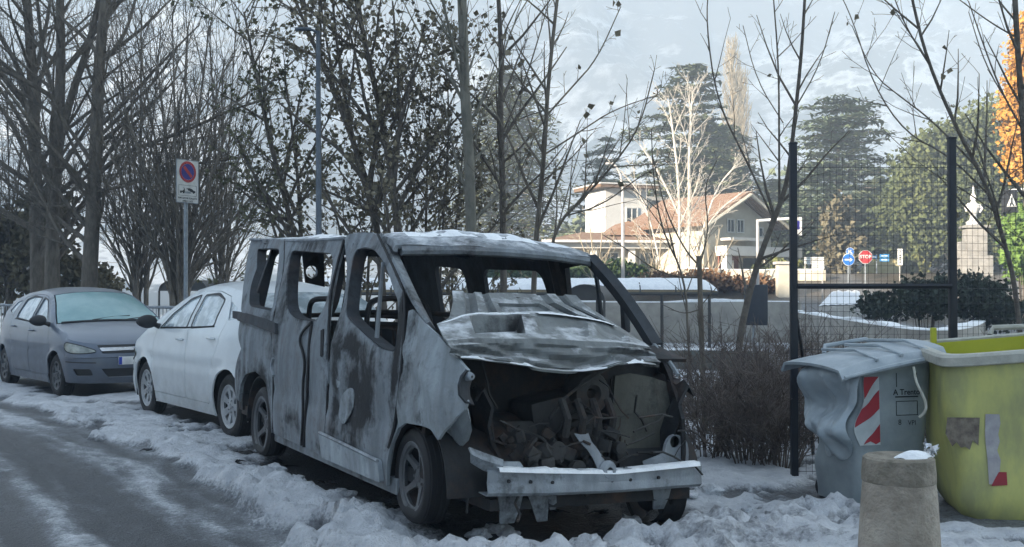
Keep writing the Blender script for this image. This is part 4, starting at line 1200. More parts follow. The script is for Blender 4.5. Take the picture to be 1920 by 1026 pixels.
def paint(name, col, dirt=(.10, .095, .09), frost=.0, metal=.0, rough=.32):
    """car paint with road film low down and a breath of frost on the top faces"""
    m = mat(name, col, rough, metal=metal, var=.06, scale=3, coat=.5)
    nt = m.node_tree; N = nt.nodes; L = nt.links; b = N['Principled BSDF']
    b.inputs['Coat Roughness'].default_value = .12
    src = b.inputs['Base Color'].links[0].from_socket
    tc = N.new('ShaderNodeTexCoord'); sx = N.new('ShaderNodeSeparateXYZ'); L.new(tc.outputs['Object'], sx.inputs[0])
    no = N.new('ShaderNodeTexNoise'); no.inputs['Scale'].default_value = 5; no.inputs['Detail'].default_value = 7; no.inputs['Roughness'].default_value = .7; L.new(tc.outputs['Object'], no.inputs['Vector'])
    a = N.new('ShaderNodeMapRange'); a.inputs[1].default_value = .75; a.inputs[2].default_value = .22; a.inputs[3].default_value = 0; a.inputs[4].default_value = 1; L.new(sx.outputs['Z'], a.inputs[0])
    k = N.new('ShaderNodeMath'); k.operation = 'MULTIPLY'; L.new(a.outputs[0], k.inputs[0]); L.new(no.outputs['Fac'], k.inputs[1])
    k2 = N.new('ShaderNodeMath'); k2.operation = 'MULTIPLY_ADD'; k2.use_clamp = True; L.new(no.outputs['Fac'], k2.inputs[0]); k2.inputs[1].default_value = .12; L.new(k.outputs[0], k2.inputs[2])
    mx = N.new('ShaderNodeMix'); mx.data_type = 'RGBA'; L.new(k2.outputs[0], mx.inputs[0]); L.new(src, mx.inputs[6]); mx.inputs[7].default_value = (*dirt, 1)
    out = mx.outputs[2]
    if frost:
        ge = N.new('ShaderNodeNewGeometry'); sz = N.new('ShaderNodeSeparateXYZ'); L.new(ge.outputs['Normal'], sz.inputs[0])
        f = N.new('ShaderNodeMapRange'); f.inputs[1].default_value = .75; f.inputs[2].default_value = 1.0; f.inputs[4].default_value = frost; L.new(sz.outputs['Z'], f.inputs[0])
        m2 = N.new('ShaderNodeMix'); m2.data_type = 'RGBA'; L.new(f.outputs[0], m2.inputs[0]); L.new(out, m2.inputs[6]); m2.inputs[7].default_value = (.6, .62, .65, 1); out = m2.outputs[2]
    L.new(out, b.inputs['Base Color'])
    r = N.new('ShaderNodeMath'); r.operation = 'MULTIPLY_ADD'; r.use_clamp = True; L.new(k2.outputs[0], r.inputs[0]); r.inputs[1].default_value = .5; r.inputs[2].default_value = rough; L.new(r.outputs[0], b.inputs['Roughness'])
    return m
M_GREY = paint('grey_blue_paint', (.11, .137, .185), frost=.45, metal=.35, dirt=(.09, .09, .095))
M_WHITE = paint('dirty_white_paint', (.66, .70, .72), frost=.3, dirt=(.20, .205, .205))
M_GLASS_F = mat('frost_sky_glass', (.24, .30, .33), .16, scale=4, col2=(.55, .63, .68), spec=.8, coat=.6, contrast=(.42, .60))  # frost plus the sky's pale reflections, both put into the pane colour
M_SCREEN = mat('rimed_windscreen', (.17, .32, .335), .25, scale=3, col2=(.25, .40, .41), spec=.7, coat=.4)
M_SCREEN2 = mat('misted_windscreen', (.10, .13, .15), .15, scale=3, spec=.8, coat=.5)
M_CAP = mat('hubcap_silver', (.30, .315, .33), .4, metal=.3, scale=12)
M_CAPD = mat('hubcap_dark', (.06, .065, .07), .45, scale=12)

GP = dict(w=.815, wb=2.491, sF=.36, sR=-2.66, tr=.285, zb=.20, crease=.60, rr=.185, dish=.012,
    rail=([-2.95, -2.66, -2.45, -2.1, -1.6, -1.15, -.88, -.62, -.38, -.14, .05, .22, .36], [.98, 1.20, 1.315, 1.385, 1.42, 1.405, 1.355, 1.245, 1.11, .955, .905, .86, .81]),
    pz=[.15, .25, .40, .60, .75, .92, 1.1, 1.3, 1.44], py=[.93, .955, .985, 1.0, .995, .965, .885, .755, .66],
    nz=[.18, .28, .42, .56, .66, .76, .86], nx=[.70, .76, .785, .77, .715, .62, .5], tz=[.3, .5, .6, 1.0, 1.25], tx=[-3.02, -3.06, -3.02, -2.95, -2.80],
    hs=[.36, .6, .85, 1.1, 1.36], hz=[.81, .775, .74, .715, .705], zbump=.545,
    fdoor=round_poly([(-.30, .27), (-.24, .62), (-.30, .90), (-.52, 1.10), (-.86, 1.31), (-1.14, 1.365), (-1.20, .90), (-1.18, .27)], .04),
    rdoor=round_poly([(-1.20, .27), (-1.22, .90), (-1.17, 1.365), (-1.62, 1.375), (-2.02, 1.33), (-2.20, 1.12), (-2.15, .80), (-2.02, .60), (-1.98, .27)], .04),
    wins=[round_poly([(-.42, .955), (-.60, 1.10), (-.90, 1.275), (-1.10, 1.315), (-1.13, .985)], .035),
          round_poly([(-1.25, .99), (-1.24, 1.32), (-1.62, 1.325), (-1.90, 1.29), (-1.97, 1.03)], .035),
          round_poly([(-2.28, 1.08), (-2.10, 1.29), (-2.30, 1.25), (-2.48, 1.12)], .03)],
    belt=[(-.42, .95), (-.8, .965), (-1.2, .98), (-1.6, .995), (-2.0, 1.01)], handles=((-1.06, .86), (-1.98, .90)),
    lamp=[(.36, .665), (.40, .735), (.52, .745), (.75, .715), (.97, .655), (1.0, .615), (.8, .598), (.5, .605)],
    grille=[(1.02, .705), (1.36, .708), (1.36, .60), (1.06, .60)], gbar=[(1.04, .672), (1.36, .676), (1.36, .636), (1.06, .628)],
    btrim=[(.42, .500), (.98, .485), (.98, .472), (.42, .484)], plate=.50,
    grille_low=[(1.04, .40), (1.36, .40), (1.36, .285), (1.12, .285)], fog=round_poly([(.60, .40), (.90, .40), (.94, .31), (.68, .31)], .03),
    xa=-.16, xt=-.90, xr=-2.35, bow=.17, rc=.05, hb=.045, mir=(-.36, .97), mirmat=M_TRIM)
h6 = spoke_windows(7, .10, .165, .62)
hatchback('grey_hatchback', GP, GREY['loc'], GREY['hd'], M_GREY, M_GLASS_F, M_SCREEN, M_CAPD, 'grey-blue hatchback facing the camera with a rimed windscreen', 'car', h6)

WP = dict(GP, w=.855, wb=2.511, sF=.36, sR=-2.75, tr=.305, zb=.21, crease=.66, rr=.205,
    rail=([-3.05, -2.75, -2.5, -2.2, -1.75, -1.30, -1.0, -.7, -.4, -.06, .10, .24, .36], [1.02, 1.20, 1.335, 1.415, 1.465, 1.465, 1.425, 1.315, 1.185, 1.015, .965, .915, .86]),
    pz=[.15, .25, .40, .60, .75, .98, 1.15, 1.35, 1.49], nz=[.18, .28, .42, .56, .70, .80, .92], nx=[.74, .81, .83, .81, .76, .66, .52], tx=[-3.14, -3.17, -3.14, -3.06, -2.9],
    hs=[.36, .6, .85, 1.1, 1.36], hz=[.86, .83, .80, .775, .765], zbump=.58,
    fdoor=round_poly([(-.34, .29), (-.26, .68), (-.34, .98), (-.60, 1.17), (-1.0, 1.36), (-1.30, 1.415), (-1.36, .95), (-1.33, .29)], .04),
    rdoor=round_poly([(-1.35, .29), (-1.38, .95), (-1.33, 1.415), (-1.75, 1.415), (-2.12, 1.36), (-2.34, 1.15), (-2.22, .84), (-2.07, .62), (-2.02, .29)], .04),
    wins=[round_poly([(-.48, 1.01), (-.70, 1.16), (-1.02, 1.315), (-1.26, 1.365), (-1.27, 1.035)], .04),
          round_poly([(-1.42, 1.04), (-1.40, 1.365), (-1.75, 1.365), (-1.98, 1.32), (-2.02, 1.07)], .04),
          round_poly([(-2.36, 1.12), (-2.18, 1.31), (-2.42, 1.25), (-2.56, 1.15)], .03)],
    belt=[(-.48, 1.005), (-.9, 1.02), (-1.3, 1.03), (-1.7, 1.045), (-2.05, 1.06)], handles=((-1.18, .90), (-2.08, .94)),
    xa=-.08, xt=-1.02, xr=-2.4, mir=(-.42, 1.03), mirmat=M_TRIM, dish=.02)
h7 = spoke_windows(7, .085, .160, .46)
hatchback('white_hatchback', WP, WHITE['loc'], WHITE['hd'], M_WHITE, M_GLASS_F, M_SCREEN2, M_CAP, 'white hatchback parked between the grey-blue car and the burnt van', 'car', h7)
# ================================================================== bins, bollard, fence, signs
M_BIN = mat('grey_bin_plastic', (.20, .235, .25), .5, scale=4, col2=(.29, .33, .345), bump=.15)
M_BINL = mat('grey_bin_lid', (.24, .285, .315), .5, scale=5, col2=(.38, .42, .45), bump=.2)
M_MELT = mat('melted_plastic', (.26, .31, .345), .4, scale=3, col2=(.40, .45, .48), bump=.3, bscale=8)
M_YEL = mat('yellow_bin_plastic', (.30, .305, .135), .6, scale=3.0, col2=(.46, .455, .15), bump=.25, stretch=(1.2, 1.2, .5), contrast=(.40, .58), detail=9)
M_YELI = mat('yellow_bin_inside', (.36, .37, .02), .5, scale=2, col2=(.46, .46, .03))
M_RIM = mat('dirty_rim_plastic', (.30, .30, .26), .6, scale=8, col2=(.44, .43, .38), bump=.3)
M_RED = mat('sticker_red', (.30, .022, .035), .45)
M_WHT = mat('sticker_white', (.42, .46, .47), .5)
M_INK = mat('print_ink', (.02, .025, .03), .6)
M_CONC = mat('cast_concrete', (.21, .18, .145), .9, scale=5, col2=(.40, .355, .295), bump=.6, bscale=60, detail=9)
M_CONCD = mat('stained_concrete', (.13, .115, .09), .95, scale=9, col2=(.27, .24, .195), bump=.6, bscale=50, detail=9)
M_POST = mat('black_steel', (.010, .013, .02), .5, scale=20)
M_GALV = mat('galvanised_steel', (.20, .225, .25), .5, metal=.2, scale=14, col2=(.30, .33, .355))
M_SIGNW = mat('sign_white', (.62, .62, .60), .5)
M_SIGNB = mat('sign_blue', (.02, .10, .42), .45)
M_SIGNBD = mat('sign_dark_blue', (.035, .03, .22), .5)
M_SIGNR = mat('sign_red', (.38, .03, .035), .45)

def rrect(w, d, r, n=5):
    return round_poly([(-w/2, -d/2), (w/2, -d/2), (w/2, d/2), (-w/2, d/2)], r, n)

def bin_frame(corner, a):
    a = Vector((a[0], a[1], 0)).normalized(); b = Vector((-a.y, a.x, 0))
    return Vector((corner[0], corner[1], 0)), a, b

# ---- grey bin, half melted on its left
gb = empty('waste_bin', (2.16, 6.78, 0), (0, 0, R(15)), 'grey lidded waste bin with a melted left side and red-white striped sticker', 'waste bin')
GW, GD, GH = .62, .62, 1.0
def gsc(z): return .80+.20*z/GH
def melt(p):
    k = max(0, 1-(p.x)/.16)*max(0, min(1, (p.z-.15)/.3))
    p.x += k*(.05*math.sin(p.z*9+p.y*7)+.03*math.sin(p.z*21)); p.y += k*.03*math.sin(p.z*13+p.x*9)
    return p
def gz(x): return GH-.01-.10*max(0, (GW-x)/GW)
g = Geo(); rows = []
for k in range(24):
    t = k/23; row = []
    for (u, v) in resample(rrect(GW, GD, .09), .05):
        z = .02+(gz(u+GW/2)-.02)*t; s = gsc(z)
        row.append(melt(Vector((GW/2+u*s, GD/2+v*s, z))))
    rows.append(row)
g.sheet(rows, close=True, thick=.012); n0 = len(rows[0]); g.add(rows[0], [tuple(range(n0-1, -1, -1))])
g.build('bin_body', M_BIN, gb)
g = Geo(); rows = []
for i in range(30):
    x = -.11+(GW+.15)*i/29; row = []
    for j in range(17):
        y = -.07+.78*j/16
        z = gz(x)+.045+.04*math.sin(math.pi*(j/16))**.7*(.6+.4*min(1, max(0, (x+.15)/.5)))-.02*max(0, (.08-x)/.23)**1.5+.006*math.sin(x*9+y*5)
        if j == 0 or j == 16: z -= .045
        row.append((x+.01*math.sin(y*9), y, z))
    rows.append(row)
g.sheet(rows[::-1], thick=.02)
for x in (.15, .33, .52): g.tube([(x, -.05, gz(x)+.055), (x, .2, gz(x)+.105), (x, .6, gz(x)+.09)], .012, 5)
g.build('lid', M_BINL, gb)
g = Geo(); g.tube([(-.10, -.075, gz(-.10)-.01), (.2, -.07, gz(.2)+.0), (.4, -.07, gz(.4)+.0), (GW+.035, -.07, gz(GW))], [.012, .017, .018, .018], 7); g.build('lid_rim', M_BINL, gb)
g = Geo(); g.tube([(.20, .66, gz(.2)+.05), (.23, .70, gz(.2)+.10), (.56, .70, gz(.6)+.08), (.60, .66, gz(.6)+.04)], .016, 7); g.build('lid_handle', M_BINL, gb)
def gface(u, z, off=.006):
    s = gsc(z); p = melt(Vector((GW/2-GW/2*s+u, GD/2-GD/2*s, z))); return Vector((p.x, p.y-off, p.z))
g = Geo(); patch(g, [(.045, .42), (.185, .42), (.185, .86), (.045, .86)], [], .04, lambda u, v: gface(u, v), .002); stk = g.build('reflective_sticker', M_WHT, gb)
g = Geo()
for z0, h, cut in ((.70, .13, 1), (.52, .17, 0), (.42, .10, 2)):
    P = [(.048, z0), (.182, z0+.14), (.182, z0+.14+h*.55), (.048, z0+h*.55)]
    P = {1: [(.048, .72), (.182, .86), (.048, .86)], 0: [(.048, .535), (.182, .655), (.182, .775), (.048, .655)], 2: [(.07, .425), (.115, .445), (.15, .425), (.182, .44), (.182, .555)]}[cut]
    patch(g, P, [], .03, lambda u, v: gface(u, v, .0095), .001)
g.build('red_stripe', M_RED, stk)
g = Geo()
tf = lambda cu, cz: (lambda u, v, w: gface(cu+u, cz+v, .008))
text_geo(g, 'A Trento', .052, tf(.385, .755), bold=.001)
text_geo(g, '8', .05, tf(.33, .56)); text_geo(g, 'VPI', .045, tf(.42, .555))
def barf(x0, x1, z0, z1): patch(g, [(x0, z0), (x1, z0), (x1, z1), (x0, z1)], [], .1, lambda u, v: gface(u, v, .008), .001)
barf(.30, .47, .722, .730); barf(.31, .315, .79, .88); barf(.46, .465, .79, .88)
for a in ((.305, .465, .605, .609), (.305, .465, .695, .699), (.305, .309, .609, .695), (.461, .465, .609, .695)): barf(*a)
g.build('printed_text', M_INK, gb)
g = Geo()
out = smooth_poly([(-.02, .93), (-.03, .80), (-.02, .62), (-.035, .48), (.02, .40), (.08, .33), (.17, .30), (.25, .345), (.33, .30), (.42, .36), (.50, .42), (.585, .50), (.60, .66), (.59, .80), (.58, .90), (.3, .92)], 1)
def edge_d(u, v):
    p = Vector((u, v)); return min((p-geometry.intersect_point_line(p, Vector(a), Vector(b))[0].to_2d()).length if 0 <= geometry.intersect_point_line(p, Vector(a), Vector(b))[1] <= 1 else min((p-Vector(a)).length, (p-Vector(b)).length) for a, b in zip(out, out[1:]+out[:1]))
def drip(u, v):
    n = mnoise.fractal(Vector((u*5, v*2.2, 1.7)), .9, 2.1, 5); f = min(1, edge_d(u, v)/.07)**.6
    b = .015+.042*(.5+.5*math.cos(u*27+1.6*n+.8*math.sin(v*4)))**1.5*min(1, max(.25, (.98-v)/.25))+.05*math.exp(-((v-.50)/.09)**2)+.035*n+.014*mnoise.fractal(Vector((u*22, v*12, 5)), 1, 2, 3)
    s_ = gsc(v); x0 = GW/2-GW/2*s_; p = melt(Vector((x0, u, v)))
    return (p.x-.008-max(0, b)*f, GD/2+(p.y-GD/2)*s_, v)
patch(g, out, [], .016, drip, .012, flip=True); g.build('melted_drip', M_MELT, gb, smooth=60)
for x, y in ((.14, .12), (.48, .12), (.14, .5), (.48, .5)):
    g = Geo(); g.lathe([(.001, -.02), (.07, -.022), (.08, -.012), (.08, .012), (.07, .022), (.001, .02)], 18, 'y', (x, y+.04, .075)); g.tube([(x, y+.04, .08), (x, y+.04, .12)], .03, 6); g.build('castor', M_TYRE, gb)

# ---- yellow bin, lid gone
yb = empty('waste_bin', (2.70, 6.50, 0), (0, 0, R(-7)), 'yellow open waste bin without its lid, torn stickers on the front', 'waste bin')
YW, YD = 1.25, .78
def ytop(x, y): return 1.0+.075*min(1, max(0, x/.8))+.05*(y/YD)
def ysurf(u, v, z):
    t = z/1.0; s = .93+.07*t; lean = -.06*t*max(0, 1-(u+YW/2)/.5)
    r = 1-.10*max(0, (.16-z)/.16)**2
    return Vector((YW/2+u*s*r+lean+.012*math.sin(z*9+v*5), YD/2+v*s*r+.010*math.sin(u*6+z*7), z))
g = Geo(); rows = []
PP = resample(rrect(YW, YD, .13), .05)
for k in range(26):
    t = k/25; rows.append([ysurf(u, v, -.01+(ytop(u+YW/2, v+YD/2)+.01)*t) for u, v in PP])
g.sheet(rows, close=True); n0 = len(PP); g.add(rows[0], [tuple(range(n0-1, -1, -1))]); g.build('bin_body', M_YEL, yb)
g = Geo(); c0 = Vector((YW/2, YD/2, 0))
inr = [[Vector((c0.x+(p.x-c0.x)*(1-.03/.6), c0.y+(p.y-c0.y)*(1-.03/.35), p.z-.004)) for p in r] for r in rows]
g.sheet(inr[4:][::-1], close=True); g.add(inr[4], [tuple(range(n0))]); g.build('inner_wall', M_YELI, yb)
def rimrow(sc, dz): return [Vector((c0.x+(p.x-c0.x)*(1+sc/.6), c0.y+(p.y-c0.y)*(1+sc/.38), p.z+dz)) for p in rows[-1]]
g = Geo(); g.sheet([rimrow(-.03, -.03), rimrow(-.03, .008), rimrow(-.012, .018), rimrow(.03, .012), rimrow(.042, -.005), rimrow(.040, -.055), rimrow(.028, -.062), rimrow(.0, -.05)], close=True)
g.build('bin_rim', M_RIM, yb)
g = Geo(); g.tube([(.45, YD+.03, ytop(.5, YD)+.01), (.48, YD+.06, ytop(.5, YD)+.06), (1.1, YD+.06, ytop(1, YD)+.06), (1.13, YD+.03, ytop(1, YD))], .02, 7); g.build('rear_handle', M_RIM, yb)
g = Geo(); g.box((.06, YD-.05, 1.08), (.035, .05, .16), bev=.008); g.build('hinge_post', M_YELI, yb)
g = Geo(); L = [at(1712, 688, 6.5), at(1716, 715, 6.47), at(1726, 735, 6.46), at(1735, 755, 6.47), at(1734, 772, 6.48), at(1722, 782, 6.5)]
YI = (Matrix.Translation(yb.location) @ Matrix.Rotation(R(-7), 4, 'Z')).inverted(); g.tube(smooth_line([tuple(YI @ p) for p in L], 2), .008, 6); g.build('hanging_strap', M_RIM, yb)
def yf(px, py):
    """front-face u, z of the yellow bin seen at a photo pixel"""
    p = YI @ at(px, py, 6.52-.0); return (p.x, p.z)
def yface(u, v, off=.006):
    p = ysurf(-YW/2+u, -YD/2, v); t = v; s = .93+.07*t
    return Vector((u, p.y-off, v))
for nm, px, m in (('torn_sticker', [(1774, 782), (1833, 782), (1830, 834), (1820, 824), (1814, 842), (1806, 836), (1798, 838), (1790, 828), (1782, 836), (1770, 812)], mat('brown_sticker', (.085, .065, .05), .6, scale=25, col2=(.19, .16, .125))),
                  ('torn_sticker', [(1843, 775), (1868, 775), (1870, 792), (1866, 812), (1869, 826), (1864, 842), (1870, 860), (1868, 880), (1862, 905), (1848, 905), (1846, 860), (1842, 815)], mat('faded_sticker', (.26, .25, .27), .6, scale=12, col2=(.38, .37, .37))),
                  ('torn_sticker', [(1866, 882), (1880, 882), (1881, 906), (1852, 908), (1858, 896)], M_RED)):
    g = Geo(); P = [yf(*q) for q in px]
    if sum(P[i][0]*P[(i+1) % len(P)][1]-P[(i+1) % len(P)][0]*P[i][1] for i in range(len(P))) < 0: P = P[::-1]
    patch(g, P, [], .04, lambda u, v: yface(u, v, .006 if m is not M_RED else .009), .002); g.build(nm, m, yb)

# ---- concrete bollard in front of the bins
bl = empty('concrete_bollard', (1.663, 4.60, 0), (0, 0, 0), 'round beige concrete bollard with a dark stained collar in front of the bins', 'bollard')
wb_ = lambda a, h: .006*math.sin(a*3+h*9)+.004*math.sin(a*7+h*31)
g = Geo(); g.lathe([(.185, -.02), (.178, .15), (.168, .33), (.158, .50), (.150, .59)], 48, wob=lambda a, h: .003*math.sin(a*5+h*20)); g.build('shaft', M_CONC, bl)
g = Geo(); g.lathe([(.148, .585), (.153, .592), (.153, .625), (.150, .66), (.147, .688), (.135, .697), (.10, .694), (.05, .690), (.001, .690)], 48, wob=wb_); g.build('collar', M_CONCD, bl)
g = Geo(); rows = []
for k in range(9):
    t = k/8; rows.append([(1.663+.055+.080*t*math.cos(a)*(1+.2*math.sin(a*3)), 4.60-.03+.055*t*math.sin(a), .690+.034*(1-t*t)+.005*math.sin(a*4)*t) for a in np.linspace(0, 2*math.pi, 25)[:-1]])
g.sheet(rows[::-1], close=True); tag(g.build('snow_patch', M_SNOW), 'small patch of snow on top of the concrete bollard', 'snow', kind='stuff')
g = Geo(); rf = random.Random(2)
for k in range(9):
    c = Vector((1.663+.135+rf.uniform(-.02, .02), 4.59+rf.uniform(-.03, .03), .715+rf.uniform(-.01, .02))); P = [c+Vector((rf.uniform(-.03, .03), rf.uniform(-.03, .03), rf.uniform(-.03, .03))) for _ in range(4)]
    g.add(P, [(0, 1, 2), (0, 2, 3)])
tag(g.build('crumpled_foil', mat('foil', (.6, .62, .64), .25, metal=.8), smooth=0), 'crumpled silver foil lying on the rim of the concrete bollard', 'litter')

# ---- mesh fence behind the bins
fx0, fx1, FY = at(1488, 600, 7.85).x, at(1786, 600, 7.85).x, 7.85
fn = empty('mesh_fence', (fx0, FY, 0), (0, 0, 0), 'black steel mesh fence with tall square posts behind the bins', 'fence')
dx = fx1-fx0; ang = R(14); e2 = Vector((math.cos(ang), math.sin(ang), 0))
p2 = Vector((dx, 0, 0)); p3 = p2+e2*1.5
for p, h in ((Vector((0, 0, 0)), 2.49), (p2, 2.53), (p3, 2.53)):
    g = Geo(); g.box(p+Vector((0, 0, h/2-.1)), (.052, .052, h+.2), bev=.006); g.box(p+Vector((0, 0, h+.006)), (.058, .058, .016), bev=.005); g.build('post', M_POST, fn)
for a, d, z in ((Vector((0, 0, 0)), p2, 1.445),):
    g = Geo(); g.tube([a+Vector((.02, -.03, z)), d+Vector((-.02, -.03, z))], .021, 6); g.build('rail', M_POST, fn)
def meshpanel(a, d):
    g = Geo(); L = (d-a).length; e = (d-a)/L; n = int(L/.046); m = int(2.3/.056)
    for i in range(1, n): g.tube([a+e*(L*i/n)+Vector((0, .03, .06)), a+e*(L*i/n)+Vector((0, .03, 2.40+.012*(i % 2)))], .0015, 3, cap=False)
    for j in range(m+1): g.tube([a+Vector((0, .032, .08+2.3*j/m)), d+Vector((0, .032, .08+2.3*j/m))], .0015 if j % 8 else .0024, 3, cap=False)
    g.build('mesh_panel', M_POST, fn, smooth=0)
meshpanel(Vector((0, 0, 0)), p2); meshpanel(p2, p3)
for p, s in ((Vector((0, 0, 0)), 1), (p2, 1)):
    g = Geo(); g.tube([p+Vector((.02, .0, 1.20 if p.x == 0 else 1.27)), p+Vector((.18*s, .45, .95)), p+Vector((.42, 1.0, .05))], .014, 6); g.build('brace', M_POST, fn)

# ---- no-parking sign
SX = at(350, 500, 15.5)
sg = empty('parking_sign', (SX.x, 15.5, 0), (0, 0, R(58)), 'no-parking tow-away sign on a slim grey pole behind the white car', 'road sign')
g = Geo(); g.tube([(0, .03, -.3), (0.01, .03, 1.6), (.0, .03, 3.30)], .030, 12); g.box((0, .015, 3.15), (.12, .05, .03)); g.box((0, .015, 2.85), (.12, .05, .03)); g.build('pole', M_GALV, sg)
g = Geo(); patch(g, rrect(.40, .62, .02), [], .2, lambda u, v: (u, -.008, 3.01+v), .006); pn = g.build('sign_panel', M_SIGNW, sg)
g = Geo(); 
for q in (((-.2, 2.70), (.2, 2.70)), ((.2, 2.70), (.2, 3.32)), ((.2, 3.32), (-.2, 3.32)), ((-.2, 3.32), (-.2, 2.70))): g.tube([(q[0][0], -.006, q[0][1]), (q[1][0], -.006, q[1][1])], .007, 5)
g.build('panel_edge', M_GALV, pn)
circ = lambda cx, cz, r, n=40: [(cx+r*math.cos(2*math.pi*i/n), cz+r*math.sin(2*math.pi*i/n)) for i in range(n)]
pl2 = lambda off: (lambda u, v: (u, -.008-off, v))
g = Geo(); patch(g, circ(0, 3.15, .155), [circ(0, 3.15, .118)], .05, pl2(.004), .001)
patch(g, [(-.088, 3.205), (-.055, 3.238), (.088, 3.095), (.055, 3.062)][::-1], [], .05, pl2(.006), .001); g.build('red_ring', M_SIGNR, pn)
g = Geo(); patch(g, circ(0, 3.15, .116), [], .05, pl2(.003), .001); g.build('blue_disc', M_SIGNBD, pn)
g = Geo()
for b_ in ((-.165, .165, 2.950, 2.954), (-.165, .165, 2.80, 2.804), (-.165, -.161, 2.804, 2.95), (.161, .165, 2.804, 2.95)): patch(g, [(b_[0], b_[2]), (b_[1], b_[2]), (b_[1], b_[3]), (b_[0], b_[3])], [], .2, pl2(.003), .001)
patch(g, [(-.14, 2.85), (-.06, 2.85), (-.05, 2.865), (-.055, 2.90), (-.07, 2.92), (-.078, 2.918), (-.066, 2.895), (-.085, 2.872), (-.14, 2.868)], [], .03, pl2(.003), .001)
patch(g, [(-.03, 2.905), (.0, 2.895), (.06, 2.862), (.13, 2.848), (.145, 2.86), (.14, 2.878), (.11, 2.885), (.08, 2.905), (.03, 2.915)], [], .03, pl2(.003), .001)
for cx, cz in ((-.125, 2.845), (-.075, 2.845), (.02, 2.89), (.11, 2.852)): patch(g, circ(cx, cz, .014, 14), [], .02, pl2(.0045), .001)
text_geo(g, 'RIMOZIONE FORZATA', .034, lambda u, v, w: (u, -.013, 2.765+v), bold=.0008); text_geo(g, 'AMBO I LATI', .034, lambda u, v, w: (u, -.013, 2.722+v), bold=.0008)
g.build('sign_lettering', M_INK, pn)

# ---- street lamp
LX = at(600, 400, 12.3)
lp = empty('street_lamp', (LX.x, 12.3, .529), (0, 0, 0), 'tall grey street lamp behind the burnt van among the leafy trees', 'street lamp')
M_LAMPP = mat('painted_lamp_post', (.085, .105, .13), .5, scale=8)
g = Geo(); g.tube([(.0, 0, -2.0), (.0, 0, 1.3), (-.02, 0, 1.35), (-.06, 0, 7.6)], [.10, .10, .075, .05], 14); g.build('pole', M_LAMPP, lp)
g = Geo(); g.tube([(-.06, 0, 7.55), (-.18, 0, 7.62), (-.30, -.02, 7.63)], .03, 8); g.build('arm', M_LAMPP, lp)
g = Geo(); rows = []
for k in range(9):
    x = -.22-.36*k/8; w = .10*math.sin(math.pi*(.12+.8*k/8))**.6; rows.append([(x, w*math.cos(a), 7.63+.055*math.sin(a)*(1 if math.sin(a) > 0 else .5)) for a in np.linspace(0, 2*math.pi, 14)[:-1]])
g.sheet(rows, close=True); g.build('lamp_head', M_LAMPP, lp, recalc=True)

lp.scale = (.5125, .5125, .5125)
# ---- small lamp by the house
LX = at(1168, 400, 50)
l2 = empty('street_lamp', (LX.x, 50, 0), (0, 0, 0), 'thin pale lamp post with a curved top in front of the white tower', 'street lamp')
M_PALEPOST = mat('pale_post', (.42, .40, .38), .6)
g = Geo(); g.tube([(0, 0, 0), (0, 0, 4.9), (0, 0, 6.2), (-.10, 0, 6.9), (-.30, 0, 7.3), (-.5, 0, 7.45)], [.09, .08, .06, .05, .045, .04], 8); g.build('pole', M_PALEPOST, l2)
g = Geo(); g.box((-.62, 0, 7.44), (.36, .16, .10), bev=.03); g.build('lamp_head', M_PALEPOST, l2)

# ---- distant signs and boards
def pole_sign(name, px, py0, Y, label, cat='road sign', pole_m=None, r=.03, dx=0.0, side=0):
    p = at(px, py0, Y); gz_ = ground_z(p.x, Y)
    e = empty(name, (p.x, Y, gz_), (0, 0, 0), label, cat)
    g = Geo(); g.tube([(dx, .04, -.3), (dx, .04, p.z-gz_+.2)], r, 8); g.build('pole', pole_m or M_GALV, e)
    return e, p.z-gz_
def disc(e, z, r, m, nm, off=0.0, x=0, holes=()):
    g = Geo(); patch(g, circ(x, z, r, 32), holes, r/3, lambda u, v: (u, -.01-off, v), .008); return g.build(nm, m, e)
e, z = pole_sign('arrow_sign', 1591, 487, 52, 'round blue sign with a white arrow pointing right, before the stop sign')
M_SKYB = mat('sign_bright_blue', (.02, .14, .5), .45)
disc(e, z, .30, M_SIGNW, 'rim'); d = disc(e, z, .275, M_SKYB, 'blue_disc', .012)
g = Geo(); patch(g, [(-.19, z-.035), (.05, z-.035), (.05, z-.11), (.20, z), (.05, z+.11), (.05, z+.035), (-.19, z+.035)], [], .1, lambda u, v: (u, -.032, v), .004); g.build('white_arrow', M_SIGNW, d)
e, z = pole_sign('arrow_sign', 1594, 472, 56, 'small blue round sign half hidden above the right-arrow sign')
disc(e, z, .22, M_SIGNW, 'rim'); d = disc(e, z, .20, M_SKYB, 'blue_disc', .012)
g = Geo(); patch(g, [(-.10, z-.10), (-.02, z-.04), (.10, z-.12), (.13, z-.08), (.03, z+.01), (.10, z+.08), (-.12, z+.10)], [], .1, lambda u, v: (u, -.032, v), .004); g.build('white_arrow', M_SIGNW, d)
e, z = pole_sign('stop_sign', 1623, 482, 50, 'red octagonal STOP sign across the junction')
oc = lambda r: [(r*math.cos(math.pi/8+math.pi/4*i), z+r*math.sin(math.pi/8+math.pi/4*i)) for i in range(8)]
g = Geo(); patch(g, oc(.34), [], .2, lambda u, v: (u, -.01, v), .008); g.build('rim', M_SIGNW, e)
g = Geo(); patch(g, oc(.315), [], .2, lambda u, v: (u, -.022, v), .004); d = g.build('red_octagon', M_SIGNR, e)
g = Geo(); text_geo(g, 'STOP', .24, lambda u, v, w: (u*.92, -.03, z+v), bold=.006); g.build('lettering', M_SIGNW, d)
e, z = pole_sign('direction_sign', 1653, 484, 58, 'pair of small blue direction boards beside the stop sign', dx=-.25)
